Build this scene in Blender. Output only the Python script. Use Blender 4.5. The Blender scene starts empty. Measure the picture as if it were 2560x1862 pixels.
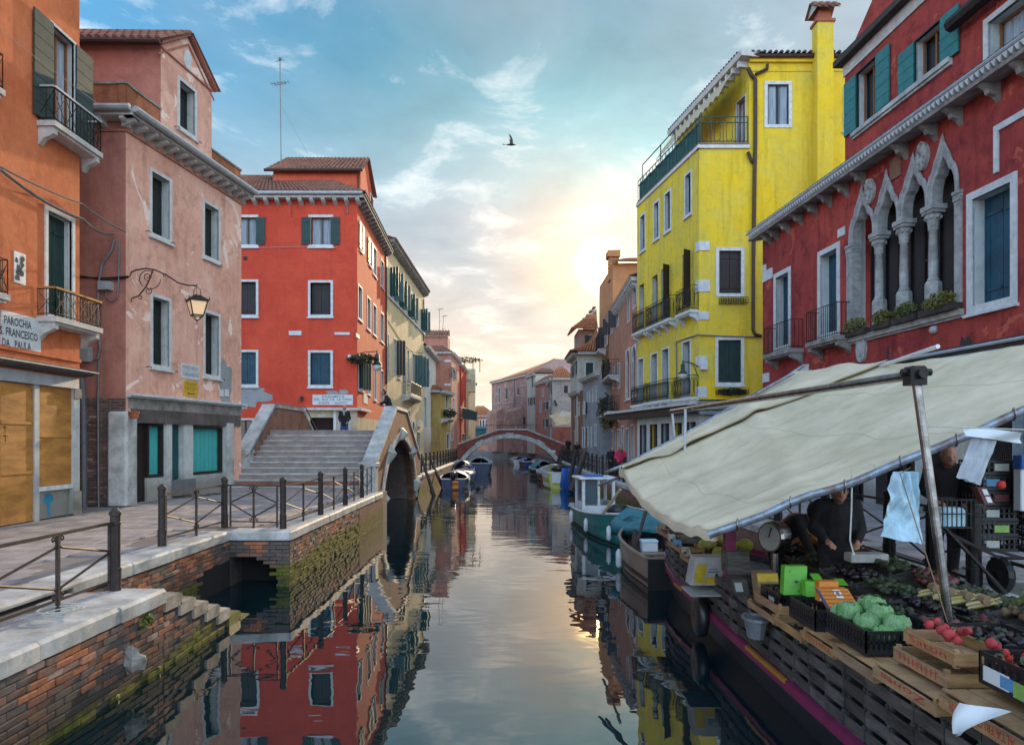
import bpy, math, random
from mathutils import Vector, Matrix, noise as mnoise
random.seed(7)
S = bpy.context.scene
COL = S.collection
R = math.radians
V3 = Vector
# ------------------------------------------------------------------ camera
F = 1750.0; CX = 1280.0; HY = 1100.0; EYE = 1.8
cd = bpy.data.cameras.new('camera'); cam = bpy.data.objects.new('camera', cd); COL.objects.link(cam)
cam.location = (0, 0, EYE); cam.rotation_euler = (R(90), 0, 0)
cd.sensor_width = 36; cd.lens = 36 * F / 2560; cd.shift_y = (HY - 931) / 2560
cd.clip_start = .05; cd.clip_end = 3000
S.camera = cam
# ------------------------------------------------------------------ sky, sun, exposure
SUN_AZ = math.atan((1500 - CX) / F); SUN_EL = math.atan((HY - 662) / F * math.cos(SUN_AZ))
SUNV = V3((math.sin(SUN_AZ) * math.cos(SUN_EL), math.cos(SUN_AZ) * math.cos(SUN_EL), math.sin(SUN_EL)))
world = bpy.data.worlds.new('World'); S.world = world; world.use_nodes = True
def build_world():
    nt = world.node_tree; N = nt.nodes; L = nt.links; N.clear()
    def nd(t, **k):
        n = N.new(t)
        for a, v in k.items(): setattr(n, a, v)
        return n
    def mth(op, a, b=None, c=None, clamp=False):
        n = nd('ShaderNodeMath', operation=op, use_clamp=clamp)
        for i, v in enumerate((a, b, c)):
            if v is None: continue
            if isinstance(v, (int, float)): n.inputs[i].default_value = v
            else: L.new(v, n.inputs[i])
        return n.outputs[0]
    def mix(f, a, b, bt='MIX'):
        n = nd('ShaderNodeMix', data_type='RGBA', blend_type=bt)
        for s_, v in ((n.inputs[0], f), (n.inputs[6], a), (n.inputs[7], b)):
            if isinstance(v, (int, float)): s_.default_value = v
            elif isinstance(v, tuple): s_.default_value = (*v, 1)
            else: L.new(v, s_)
        return n.outputs[2]
    sky = nd('ShaderNodeTexSky', sky_type='NISHITA', sun_disc=False, sun_elevation=SUN_EL, sun_rotation=SUN_AZ,
             altitude=0, air_density=1.0, dust_density=1.6, ozone_density=2.2)
    tc = nd('ShaderNodeTexCoord'); d = tc.outputs['Generated']
    sep = nd('ShaderNodeSeparateXYZ'); L.new(d, sep.inputs[0]); z = sep.outputs[2]
    dot = nd('ShaderNodeVectorMath', operation='DOT_PRODUCT'); L.new(d, dot.inputs[0]); dot.inputs[1].default_value = SUNV
    cs = dot.outputs['Value']
    zz = mth('MAXIMUM', z, 0.0); den = mth('ADD', zz, .16)
    pr = nd('ShaderNodeVectorMath', operation='DIVIDE'); L.new(d, pr.inputs[0])
    cmb = nd('ShaderNodeCombineXYZ'); [L.new(den, cmb.inputs[i]) for i in range(3)]; L.new(cmb.outputs[0], pr.inputs[1])
    mp = nd('ShaderNodeMapping'); L.new(pr.outputs[0], mp.inputs[0]); mp.inputs['Scale'].default_value = (1, 1.0, .0); mp.inputs['Location'].default_value = (3.1, 1.7, 0)
    n1 = nd('ShaderNodeTexNoise'); L.new(mp.outputs[0], n1.inputs['Vector']); n1.inputs['Scale'].default_value = 1.15; n1.inputs['Detail'].default_value = 5; n1.inputs['Roughness'].default_value = .5; n1.inputs['Distortion'].default_value = .3
    n2 = nd('ShaderNodeTexNoise'); L.new(mp.outputs[0], n2.inputs['Vector']); n2.inputs['Scale'].default_value = 3.2; n2.inputs['Detail'].default_value = 8; n2.inputs['Roughness'].default_value = .6; n2.inputs['Distortion'].default_value = .4
    # thin veil everywhere, thicker towards the sun side and low down
    veil = nd('ShaderNodeMapRange'); L.new(n1.outputs[0], veil.inputs[0]); veil.inputs[1].default_value = .42; veil.inputs[2].default_value = .64; veil.inputs[3].default_value = 0.0; veil.inputs[4].default_value = .45
    right = nd('ShaderNodeMapRange'); L.new(mth('ADD', sep.outputs[0], mth('MULTIPLY', n1.outputs[0], .3)), right.inputs[0]); right.inputs[1].default_value = .16; right.inputs[2].default_value = .5; right.inputs[3].default_value = 0; right.inputs[4].default_value = .85
    low = nd('ShaderNodeMapRange'); L.new(mth('SUBTRACT', z, mth('MULTIPLY', mth('SUBTRACT', n1.outputs[0], .5), .35)), low.inputs[0]); low.inputs[1].default_value = .49; low.inputs[2].default_value = .25; low.inputs[3].default_value = 0; low.inputs[4].default_value = .97
    cl = mth('MAXIMUM', mth('MAXIMUM', veil.outputs[0], right.outputs[0]), low.outputs[0], clamp=True)
    wis = nd('ShaderNodeMapRange'); L.new(n2.outputs[0], wis.inputs[0]); wis.inputs[1].default_value = .54; wis.inputs[2].default_value = .66; wis.inputs[3].default_value = 0; wis.inputs[4].default_value = 1
    # sun aureole (in units of the background before strength)
    h1 = mth('POWER', mth('MAXIMUM', cs, 0.0), 7000.0); h2 = mth('POWER', mth('MAXIMUM', cs, 0.0), 420.0); h3 = mth('POWER', mth('MAXIMUM', cs, 0.0), 90.0)
    shade = nd('ShaderNodeMapRange'); L.new(n2.outputs[0], shade.inputs[0]); shade.inputs[1].default_value = .3; shade.inputs[2].default_value = .7; shade.inputs[3].default_value = .86; shade.inputs[4].default_value = 1.14
    wl = nd('ShaderNodeMapRange'); L.new(z, wl.inputs[0]); wl.inputs[1].default_value = .29; wl.inputs[2].default_value = .10; wl.inputs[3].default_value = 0; wl.inputs[4].default_value = .85
    wf = nd('ShaderNodeMapRange'); L.new(cs, wf.inputs[0]); wf.inputs[1].default_value = .2; wf.inputs[2].default_value = .85
    warm = mth('MAXIMUM', h3, mth('MULTIPLY', wl.outputs[0], wf.outputs[0]), clamp=True)
    ccol = mix(warm, CLOUD_COOL, CLOUD_WARM)
    skyc = mix(1.0, sky.outputs[0], SKY_TINT, 'MULTIPLY')
    dmp = nd('ShaderNodeMapRange'); L.new(cs, dmp.inputs[0]); dmp.inputs[1].default_value = .70; dmp.inputs[2].default_value = .96; dmp.inputs[3].default_value = 1.0; dmp.inputs[4].default_value = .28
    dm_ = nd('ShaderNodeCombineXYZ'); [L.new(dmp.outputs[0], dm_.inputs[i]) for i in range(3)]
    skyc = mix(1.0, skyc, dm_.outputs[0], 'MULTIPLY')
    base = mix(cl, skyc, ccol)
    base = mix(mth('MULTIPLY', wis.outputs[0], .7), base, mix(warm, WISP_COOL, WISP_WARM))
    shv = nd('ShaderNodeCombineXYZ'); [L.new(shade.outputs[0], shv.inputs[i]) for i in range(3)]
    base = mix(1.0, base, shv.outputs[0], 'MULTIPLY')
    base = mix(1.0, base, mix(mth('MULTIPLY', h1, 1), (0, 0, 0), (320, 190, 60)), 'ADD')
    base = mix(1.0, base, mix(mth('MULTIPLY', h2, 1), (0, 0, 0), (3.2, 1.8, .4)), 'ADD')
    back = nd('ShaderNodeMapRange'); L.new(cs, back.inputs[0]); back.inputs[1].default_value = .66; back.inputs[2].default_value = -.5; back.inputs[3].default_value = 1.0; back.inputs[4].default_value = 3.3  # added brightness: sky raised away from the sun to light the facades
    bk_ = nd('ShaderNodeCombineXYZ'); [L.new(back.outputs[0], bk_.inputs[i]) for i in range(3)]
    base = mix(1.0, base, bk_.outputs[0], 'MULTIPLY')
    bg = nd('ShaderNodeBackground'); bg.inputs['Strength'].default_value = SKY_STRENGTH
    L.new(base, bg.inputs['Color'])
    out = nd('ShaderNodeOutputWorld'); L.new(bg.outputs[0], out.inputs['Surface'])
SKY_STRENGTH = .12
CLOUD_COOL = (2.75, 3.15, 3.5); CLOUD_WARM = (6.0, 4.6, 3.5)
WISP_COOL = (4.4, 4.7, 4.8); WISP_WARM = (8.0, 6.0, 4.2)
SKY_TINT = (.44, .98, 1.20)
build_world()
sd = bpy.data.lights.new('sun', 'SUN'); sun = bpy.data.objects.new('sun', sd); COL.objects.link(sun)
sd.energy = 2.4; sd.angle = R(.8); sd.color = (1, .72, .42)
sun.rotation_euler = (-SUNV).to_track_quat('-Z', 'Y').to_euler(); sun.location = (20, 60, 40)
S.view_settings.view_transform = 'Standard'; S.view_settings.look = 'None'; S.view_settings.exposure = .82; S.view_settings.gamma = 1
S.view_settings.use_curve_mapping = False
S.cycles.max_bounces = 8; S.cycles.diffuse_bounces = 2; S.cycles.sample_clamp_indirect = 24
# ------------------------------------------------------------------ materials
MATS = {}
def newmat(name):
    m = bpy.data.materials.new(name); m.use_nodes = True; nt = m.node_tree
    b = nt.nodes['Principled BSDF']; MATS[name] = m
    return m, nt, b
class NG:
    def __init__(s, nt): s.nt = nt; s.N = nt.nodes; s.L = nt.links
    def nd(s, t, **k):
        n = s.N.new(t)
        for a, v in k.items(): setattr(n, a, v)
        return n
    def set(s, i, v):
        if isinstance(v, (int, float)): i.default_value = v
        elif isinstance(v, tuple): i.default_value = (*v, 1) if len(v) == 3 and i.type == 'RGBA' else v
        else: s.L.new(v, i)
    def mix(s, f, a, b, bt='MIX'):
        n = s.nd('ShaderNodeMix', data_type='RGBA', blend_type=bt)
        s.set(n.inputs[0], f); s.set(n.inputs[6], a); s.set(n.inputs[7], b); return n.outputs[2]
    def math(s, op, a, b=0.0, clamp=False):
        n = s.nd('ShaderNodeMath', operation=op, use_clamp=clamp); s.set(n.inputs[0], a); s.set(n.inputs[1], b); return n.outputs[0]
    def ramp(s, v, a, b, c=0.0, d=1.0):
        n = s.nd('ShaderNodeMapRange'); s.set(n.inputs[0], v)
        for i, x in enumerate((a, b, c, d)): s.set(n.inputs[i + 1], x)
        return n.outputs[0]
    def pos(s, sc=(1, 1, 1)):
        g = s.nd('ShaderNodeNewGeometry'); m = s.nd('ShaderNodeMapping'); s.L.new(g.outputs['Position'], m.inputs[0]); m.inputs['Scale'].default_value = sc
        return m.outputs[0]
    def obj(s, sc=(1, 1, 1)):
        g = s.nd('ShaderNodeTexCoord'); m = s.nd('ShaderNodeMapping'); s.L.new(g.outputs['Object'], m.inputs[0]); m.inputs['Scale'].default_value = sc
        return m.outputs[0]
    def noise(s, vec, sc, det=4, rough=.55, dist=0.0):
        n = s.nd('ShaderNodeTexNoise'); s.L.new(vec, n.inputs['Vector']); s.set(n.inputs['Scale'], sc); s.set(n.inputs['Detail'], det); s.set(n.inputs['Roughness'], rough); s.set(n.inputs['Distortion'], dist)
        return n.outputs[0]
    def bump(s, h, st, dist, nrm=None):
        n = s.nd('ShaderNodeBump'); s.set(n.inputs['Height'], h); n.inputs['Strength'].default_value = st; n.inputs['Distance'].default_value = dist
        if nrm is not None: s.L.new(nrm, n.inputs['Normal'])
        return n.outputs[0]
    def z(s):
        g = s.nd('ShaderNodeNewGeometry'); x = s.nd('ShaderNodeSeparateXYZ'); s.L.new(g.outputs['Position'], x.inputs[0]); return x.outputs[2]
    def rnd(s): return s.nd('ShaderNodeObjectInfo').outputs['Random']
def mul(c, k): return tuple(min(1, x * k) for x in c)
def plaster(name, c, c2, stain=.45, streak=.5, rough=.85, damp=None, bump=.5, c3=None, patch=.0, sc=1.0, low=0.0, dampc=(.22, .2, .17)):
    m, nt, b = newmat(name); g = NG(nt); p = g.pos()
    n1 = g.noise(p, .55 * sc, 7, .62, .6); col = g.mix(g.ramp(n1, .38, .64), c, c2)
    n2 = g.noise(p, 2.3 * sc, 8, .68, .4)
    col = g.mix(g.math('MULTIPLY', g.ramp(n2, .5, .70), stain), col, mul(c2, .58))
    n8 = g.noise(p, .23 * sc, 4, .6, .8); col = g.mix(g.math('MULTIPLY', g.ramp(n8, .42, .66), .35), col, mul(c2, .72)); n9 = g.noise(g.pos((6, 6, .35)), 1.3, 7, .7); col = g.mix(g.math('MULTIPLY', g.ramp(n9, .56, .70), streak * .6), col, mul(c, .5))
    ps = g.pos((2.2, 2.2, .16)); n3 = g.noise(ps, 1.6, 6, .6)
    col = g.mix(g.math('MULTIPLY', g.ramp(n3, .52, .74), streak), col, mul(c, .42))
    n5 = g.noise(p, 5.5, 6, .6); col = g.mix(g.math('MULTIPLY', g.ramp(n5, .5, .75), .28), col, mul(c, 1.35))
    if c3:
        n6 = g.noise(p, .9, 6, .6, 1.0); col = g.mix(g.ramp(n6, .66 - patch, .68 - patch), col, c3)
    if damp:
        zt = g.z(); n7 = g.noise(p, 1.6, 6, .65)
        f = g.ramp(g.math('ADD', zt, g.math('MULTIPLY', n7, -damp)), low - damp * .1, low + damp * .45, 1, 0)
        col = g.mix(g.math('MULTIPLY', f, .75), col, dampc)
    g.L.new(col, b.inputs['Base Color']); b.inputs['Roughness'].default_value = rough; b.inputs['Specular IOR Level'].default_value = .2
    h = g.math('ADD', g.math('MULTIPLY', g.noise(p, 4, 5, .6), 1.0), g.math('MULTIPLY', g.noise(p, 45, 4, .7), .25))
    g.L.new(g.bump(h, bump, .03), b.inputs['Normal'])
    return m
def simple(name, c, rough=.6, metal=0.0, var=.25, sc=6.0, c2=None, bump=.2, bd=.01, spec=.5, rnd=0.0, stretch=(1, 1, 1), alpha=None, obj=False, trans=0.0, sheen=0.0):
    m, nt, b = newmat(name); g = NG(nt); p = g.obj(stretch) if obj else g.pos(stretch)
    n = g.noise(p, sc, 6, .62); c2 = c2 or mul(c, 1 - var)
    col = g.mix(g.ramp(n, .35, .68), c, c2)
    n2 = g.noise(p, sc * 4.3, 5, .65); col = g.mix(g.math('MULTIPLY', g.ramp(n2, .5, .72), .35 * min(1, var * 3)), col, mul(c2, .6))
    if rnd:
        hs = g.nd('ShaderNodeHueSaturation'); g.L.new(col, hs.inputs['Color']); r = g.rnd()
        g.L.new(g.ramp(r, 0, 1, 1 - rnd, 1 + rnd), hs.inputs['Value']); g.L.new(g.ramp(g.math('FRACT', g.math('MULTIPLY', r, 7.3)), 0, 1, .5 - rnd * .03, .5 + rnd * .03), hs.inputs['Hue'])
        g.L.new(g.ramp(g.math('FRACT', g.math('MULTIPLY', r, 3.7)), 0, 1, 1 - rnd * .7, 1 + rnd * .4), hs.inputs['Saturation'])
        col = hs.outputs[0]
    g.L.new(col, b.inputs['Base Color']); b.inputs['Roughness'].default_value = rough; b.inputs['Metallic'].default_value = metal; b.inputs['Specular IOR Level'].default_value = spec
    if bump: g.L.new(g.bump(g.noise(p, sc * 3, 6, .7), bump, bd), b.inputs['Normal'])
    if alpha is not None: b.inputs['Alpha'].default_value = alpha
    if trans: b.inputs['Transmission Weight'].default_value = trans
    if sheen: b.inputs['Sheen Weight'].default_value = sheen
    return m
# plasters
plaster('orange_plaster', (.72, .225, .095), (.60, .155, .06), streak=.35)
plaster('pink_plaster', (.88, .52, .40), (.74, .37, .27), streak=.45, stain=.7, c3=(.92, .70, .60), patch=.07)  # paler, warmer pink: the sunset glow on the canal face is in the colour
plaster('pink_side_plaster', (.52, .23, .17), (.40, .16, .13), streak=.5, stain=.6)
plaster('parapet_plaster', (.50, .19, .09), (.22, .09, .05), streak=.95, stain=.8)
plaster('red_plaster', (.68, .092, .048), (.58, .066, .038), streak=.22, stain=.3)
plaster('red_side_plaster', (.70, .15, .075), (.62, .11, .06), streak=.3, stain=.3)  # more orange copy of the red, low sunlight on the side painted in
plaster('yellow_plaster', (.86, .61, .045), (.68, .53, .10), streak=.5, stain=.5)
plaster('yellow_front_plaster', (.88, .575, .02), (.72, .56, .09), streak=.45, stain=.4)
plaster('crimson_plaster', (.46, .075, .055), (.26, .040, .045), streak=.8, stain=.9, c3=(.50, .11, .07), patch=.03)
plaster('cream_plaster', (.74, .60, .36), (.64, .50, .30), streak=.5)
plaster('white_plaster', (.68, .64, .56), (.55, .50, .44), streak=.4, damp=2.5, dampc=(.34, .2, .15))
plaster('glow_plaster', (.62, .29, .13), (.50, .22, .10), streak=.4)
plaster('peach_plaster', (.54, .26, .17), (.40, .18, .12), streak=.5, stain=.7)
plaster('salmon_plaster', (.56, .24, .17), (.42, .20, .15), streak=.5, stain=.7)
plaster('rust_plaster', (.55, .07, .035), (.42, .05, .03), streak=.4)
plaster('ochre_plaster', (.42, .30, .10), (.34, .22, .08), streak=.6)
plaster('old_pink_plaster', (.50, .29, .24), (.34, .20, .17), streak=.6, stain=.9, c3=(.5, .38, .32), patch=.06)
plaster('grey_plaster', (.40, .37, .33), (.30, .28, .26), streak=.6, stain=.8, damp=4.5, dampc=(.28, .07, .05))
plaster('pale_plaster', (.62, .58, .48), (.5, .46, .38), streak=.45, stain=.6)
plaster('brown_plaster', (.34, .16, .10), (.24, .13, .10), streak=.6, stain=.9)
plaster('beige_plaster', (.60, .50, .33), (.46, .38, .27), streak=.5, stain=.7)
plaster('bare_render', (.36, .37, .38), (.28, .30, .31), streak=.1, stain=.5)
plaster('shop_white', (.62, .64, .62), (.48, .50, .48), streak=.5, stain=.6, damp=.9)
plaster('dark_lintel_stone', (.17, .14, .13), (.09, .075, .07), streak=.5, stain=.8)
# stones
simple('istrian_stone', (.58, .58, .56), .7, c2=(.27, .27, .26), var=.6, sc=2.2, bump=.5, bd=.02, rnd=.08)
simple('step_stone', (.44, .38, .31), .75, c2=(.16, .15, .13), var=.6, sc=3.2, bump=.6, bd=.02, rnd=.15)
simple('white_stone', (.70, .71, .70), .7, c2=(.50, .52, .52), var=.3, sc=5, bump=.35)
simple('cornice_stone', (.62, .60, .57), .75, c2=(.42, .40, .37), var=.4, sc=4, bump=.4)
simple('dirty_stone', (.36, .34, .31), .8, c2=(.15, .14, .13), var=.5, sc=3, bump=.5, bd=.02)
simple('stair_stone', (.38, .32, .29), .8, c2=(.24, .20, .185), var=.4, sc=3, bump=.35)
simple('paving', (.38, .34, .33), .72, c2=(.20, .18, .18), var=.4, sc=2.5, bump=.4, bd=.012, rnd=.22)
simple('paving_joint', (.12, .11, .105), .9, bump=.3)
# brick pieces: colour per brick plus wear, damp and algae by height above the water
def brickmat(name, wet=True, rnd=.5, base=(.46, .17, .08), grey=(.12, .098, .09)):
    m, nt, b = newmat(name); g = NG(nt); p = g.pos(); r = g.rnd()
    f2 = g.math('FRACT', g.math('MULTIPLY', r, 13.7)); f3 = g.math('FRACT', g.math('MULTIPLY', r, 5.31))
    col = g.mix(g.ramp(f2, .0, 1), base, mul(base, .5)); col = g.mix(g.math('MULTIPLY', g.ramp(f3, .78, .95), .85), col, (.50, .38, .34)); pw = g.noise(p, 2.1, 6, .7); col = g.mix(g.math('MULTIPLY', g.ramp(pw, .58, .64), .8), col, (.48, .34, .30))
    n = g.noise(p, 1.1, 5, .6, .5); f = g.ramp(g.math('ADD', n, g.math('MULTIPLY', f2, .22)), .50, .66)
    col = g.mix(f, col, grey)
    n2 = g.noise(p, 14, 6, .7); col = g.mix(g.math('MULTIPLY', g.ramp(n2, .45, .7), .5), col, mul(grey, .5))
    if wet:
        zt = g.z(); nz = g.noise(p, 1.7, 5, .6)
        fz = g.ramp(g.math('ADD', zt, g.math('MULTIPLY', nz, .6)), -.62, -.2, .93, 0); col = g.mix(fz, col, (.05, .043, .038))
        n4 = g.noise(p, .8, 4, .6); n5 = g.noise(p, 5, 5, .65); gy_ = g.nd('ShaderNodeNewGeometry'); ys = g.nd('ShaderNodeSeparateXYZ'); g.L.new(gy_.outputs['Position'], ys.inputs[0])
        lift = g.math('ADD', g.math('MULTIPLY', g.ramp(ys.outputs[1], 8.6, 11.0), .30), g.math('MULTIPLY', g.ramp(ys.outputs[1], 13.9, 16.0), .14)); top_ = g.math('ADD', g.math('SUBTRACT', lift, 1.20), g.math('MULTIPLY', n4, .35))
        f4 = g.ramp(g.math('SUBTRACT', g.math('ADD', zt, g.math('MULTIPLY', n5, .16)), top_), .0, .14, .88, 0); col = g.mix(f4, col, g.mix(g.ramp(n5, .4, .65), (.135, .14, .010), (.05, .055, .012)))
    g.L.new(col, b.inputs['Base Color']); b.inputs['Roughness'].default_value = .8; b.inputs['Specular IOR Level'].default_value = .3
    g.L.new(g.bump(g.noise(p, 30, 6, .7), .6, .01), b.inputs['Normal'])
    return m
brickmat('quay_brick'); brickmat('house_brick', wet=False, base=(.26, .15, .12))
def brickwall(name, c1, c2, mortar, algae=False, sc=1.0, axis='YZ'):
    m, nt, b = newmat(name); g = NG(nt); gm = g.nd('ShaderNodeNewGeometry'); sp = g.nd('ShaderNodeSeparateXYZ'); g.L.new(gm.outputs['Position'], sp.inputs[0])
    cb = g.nd('ShaderNodeCombineXYZ'); g.L.new(sp.outputs[1 if axis == 'YZ' else 0], cb.inputs[0]); g.L.new(sp.outputs[2], cb.inputs[1])
    br = g.nd('ShaderNodeTexBrick'); g.L.new(cb.outputs[0], br.inputs['Vector']); br.inputs['Color1'].default_value = (*c1, 1); br.inputs['Color2'].default_value = (*c2, 1); br.inputs['Mortar'].default_value = (*mortar, 1)
    br.inputs['Scale'].default_value = 1; br.inputs['Brick Width'].default_value = .27 * sc; br.inputs['Row Height'].default_value = .08 * sc; br.inputs['Mortar Size'].default_value = .008; br.inputs['Bias'].default_value = 0
    p = g.pos(); n = g.noise(p, 1.2, 6, .65, .5); col = g.mix(g.math('MULTIPLY', g.ramp(n, .45, .68), .6), br.outputs[0], mul(c2, .45))
    n2 = g.noise(p, 2.6, 6, .65); col = g.mix(g.math('MULTIPLY', g.ramp(n2, .58, .7), .5), col, mul(mortar, 1.25))
    if algae:
        zt = g.z(); n4 = g.noise(p, 3.0, 6, .7); zz = g.math('ADD', zt, g.math('MULTIPLY', n4, .35))
        ag = g.noise(p, 6, 5, .7); col = g.mix(g.ramp(zz, -.52, -.22, .86, 0), col, g.mix(g.ramp(ag, .4, .62), (.125, .13, .010), (.045, .05, .012))); col = g.mix(g.ramp(zz, -1.0, -.85, .9, 0), col, (.03, .032, .012))
    g.L.new(col, b.inputs['Base Color']); b.inputs['Roughness'].default_value = .85; b.inputs['Specular IOR Level'].default_value = .25
    g.L.new(g.bump(g.math('ADD', br.outputs['Fac'], g.math('MULTIPLY', n2, -.6)), -.5, .015), b.inputs['Normal'])
    return m
brickwall('bridge_brick', (.30, .125, .075), (.22, .10, .07), (.30, .22, .17)); brickwall('bridge_brick_side', (.30, .125, .075), (.22, .10, .07), (.30, .22, .17), axis='XZ')
brickwall('far_bridge_brick', (.27, .07, .05), (.20, .055, .04), (.20, .12, .10), axis='XZ')
brickwall('algae_brick', (.27, .12, .09), (.18, .085, .07), (.24, .18, .15), algae=True)
brickwall('algae_brick_side', (.27, .12, .09), (.18, .085, .07), (.24, .18, .15), algae=True, axis='XZ')
brickwall('old_brick', (.15, .09, .075), (.10, .07, .06), (.2, .17, .15), axis='XZ')
brickwall('tower_brick', (.46, .25, .17), (.36, .20, .15), (.4, .3, .25), axis='XZ')
simple('mortar', (.09, .075, .068), .9, c2=(.03, .027, .025), var=.5, sc=2, bump=.6, bd=.03)
simple('dark_void', (.012, .011, .011), .9, bump=0)
simple('algae', (.13, .14, .012), .6, c2=(.05, .055, .01), var=.6, sc=6, bump=.8, bd=.03)
# metals, wood, cloth
simple('iron', (.035, .032, .032), .5, .6, c2=(.018, .016, .016), var=.4, sc=12, bump=.3)
simple('rusty_iron', (.06, .045, .040), .6, .4, c2=(.028, .024, .024), var=.5, sc=10, bump=.35)
simple('steel', (.34, .34, .35), .25, 1.0, c2=(.15, .14, .13), var=.4, sc=9, bump=.15)
simple('painted_pipe', (.30, .36, .42), .45, .6, c2=(.16, .10, .08), var=.5, sc=7, bump=.3)
simple('zinc', (.50, .54, .57), .5, .3, sc=4, bump=.15)
simple('copper_pipe', (.075, .042, .03), .5, .4, sc=5, bump=.15)
simple('grey_pipe', (.19, .20, .21), .55, .2, sc=5)
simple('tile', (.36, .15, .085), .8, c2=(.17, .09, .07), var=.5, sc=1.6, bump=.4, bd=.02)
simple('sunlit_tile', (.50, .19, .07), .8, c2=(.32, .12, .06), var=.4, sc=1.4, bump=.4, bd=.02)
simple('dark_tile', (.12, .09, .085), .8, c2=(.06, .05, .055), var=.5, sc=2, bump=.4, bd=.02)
simple('shutter_teal', (.006, .095, .11), .5, c2=(.006, .045, .058), var=.4, sc=2.2, bump=.2)
simple('shutter_blue', (.006, .075, .125), .5, c2=(.004, .03, .055), var=.4, sc=2.2, bump=.25)
simple('shutter_green', (.006, .045, .038), .5, c2=(.004, .022, .024), var=.4, sc=3, bump=.2)
simple('shutter_dark', (.008, .014, .015), .5, c2=(.004, .007, .008), var=.4, sc=3, bump=.2)
simple('shutter_brown', (.028, .016, .014), .55, c2=(.012, .008, .008), var=.4, sc=3, bump=.2)
simple('shutter_grey_green', (.035, .065, .058), .6, c2=(.018, .035, .033), var=.4, sc=3, bump=.2)
simple('shutter_jade', (.015, .20, .19), .5, c2=(.012, .13, .13), var=.3, sc=3, bump=.2)
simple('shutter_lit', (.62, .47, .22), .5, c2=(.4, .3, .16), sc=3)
simple('plywood', (.56, .26, .055), .7, c2=(.30, .12, .025), var=.5, sc=1.1, bump=.2, stretch=(1, 1, 3.5))
simple('teal_blind', (.06, .44, .42), .6, c2=(.05, .36, .36), var=.2, sc=1.5, bump=.1)
simple('window_wood', (.30, .12, .05), .6)
simple('white_paint', (.72, .74, .74), .5, c2=(.5, .52, .52), sc=6)
simple('curtain', (.45, .50, .56), .9, c2=(.22, .27, .32), var=.5, sc=5, stretch=(6, 6, .3), bump=.4, bd=.03)
simple('interior', (.05, .042, .04), .9, bump=0)
simple('yellow_sign', (.66, .40, .02), .5, var=.15)
simple('sign_white', (.66, .69, .70), .55, c2=(.55, .58, .60), var=.15, sc=3)
simple('ink', (.05, .055, .06), .8, bump=0); simple('red_ink', (.5, .03, .02), .8, bump=0); simple('green_ink', (.05, .28, .08), .8, bump=0); simple('faded_ink', (.20, .22, .24), .8, bump=0)
simple('graffiti_blue', (.03, .30, .50), .8, bump=0)
simple('terracotta', (.42, .12, .06), .8)
simple('canvas', (.68, .585, .42), .85, c2=(.50, .44, .30), var=.25, sc=1.1, bump=.3, bd=.008, spec=.2)
simple('canvas_shade', (.50, .40, .26), .85, c2=(.42, .35, .24), var=.2, sc=2.2, bump=.25, bd=.01, spec=.2)
simple('gothic_stone', (.46, .45, .43), .75, c2=(.24, .23, .22), var=.5, sc=4, bump=.6, bd=.02)
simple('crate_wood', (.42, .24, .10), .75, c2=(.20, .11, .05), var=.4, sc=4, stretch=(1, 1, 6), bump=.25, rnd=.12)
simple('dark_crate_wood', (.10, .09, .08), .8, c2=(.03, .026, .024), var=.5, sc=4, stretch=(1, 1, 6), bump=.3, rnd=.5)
simple('dark_wood', (.06, .045, .038), .75, c2=(.025, .02, .018), var=.5, sc=3, stretch=(1, 1, .3), bump=.6, bd=.02)
simple('black_plastic', (.018, .018, .02), .35, bump=.1)
simple('hull_black', (.022, .022, .024), .4, bump=.15)
simple('hull_magenta', (.22, .018, .085), .5, c2=(.13, .012, .05), bump=.2)
simple('hull_yellow', (.42, .20, .02), .5)
simple('hull_teal', (.012, .20, .18), .4, c2=(.010, .13, .125), var=.4, sc=1.5, bump=.15)
simple('hull_white', (.66, .66, .64), .35, c2=(.5, .5, .5), bump=.1)
simple('hull_lemon', (.50, .50, .10), .35, bump=.1)
simple('hull_blue', (.02, .04, .12), .35, bump=.1)
simple('hull_wood', (.30, .22, .17), .4, c2=(.20, .15, .12), var=.4, sc=2, bump=.15)
simple('hull_dark_red', (.12, .03, .03), .45)
simple('tarp_blue', (.015, .11, .42), .5, c2=(.01, .07, .28), var=.3, sc=4, bump=.6, bd=.04)
simple('tarp_teal', (.04, .20, .24), .55, c2=(.03, .13, .17), var=.3, sc=4, bump=.6, bd=.04)
simple('tarp_grey', (.30, .36, .38), .6, c2=(.2, .25, .27), var=.3, sc=4, bump=.6, bd=.04)
simple('net_green', (.02, .13, .11), .7, c2=(.01, .08, .07), var=.4, sc=9, bump=.9, bd=.05)
simple('plastic_bag', (.50, .68, .76), .4, c2=(.38, .56, .66), var=.2, sc=5, bump=.7, bd=.03)
simple('clear_bag', (.55, .58, .62), .3, c2=(.4, .44, .5), var=.2, sc=5, bump=.6, bd=.02, alpha=.7)
simple('rope', (.55, .55, .48), .8, sc=60, var=.4)
simple('leaf', (.075, .115, .018), .6, c2=(.14, .13, .02), var=.4, sc=9, bump=.3, rnd=.2)
simple('leaf_gold', (.20, .17, .02), .6, c2=(.09, .10, .02), var=.4, sc=9, bump=.3, rnd=.2)
simple('leaf_dark', (.03, .055, .02), .6, c2=(.05, .05, .02), var=.4, sc=9, bump=.3, rnd=.2)
simple('cabbage', (.10, .27, .06), .38, c2=(.26, .44, .20), var=.3, sc=9, bump=.8, bd=.03, rnd=.15)
simple('lime_card', (.10, .36, .02), .5, bump=.05); simple('orange_card', (.58, .17, .01), .5, bump=.05); simple('navy', (.02, .02, .10), .6)
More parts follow.
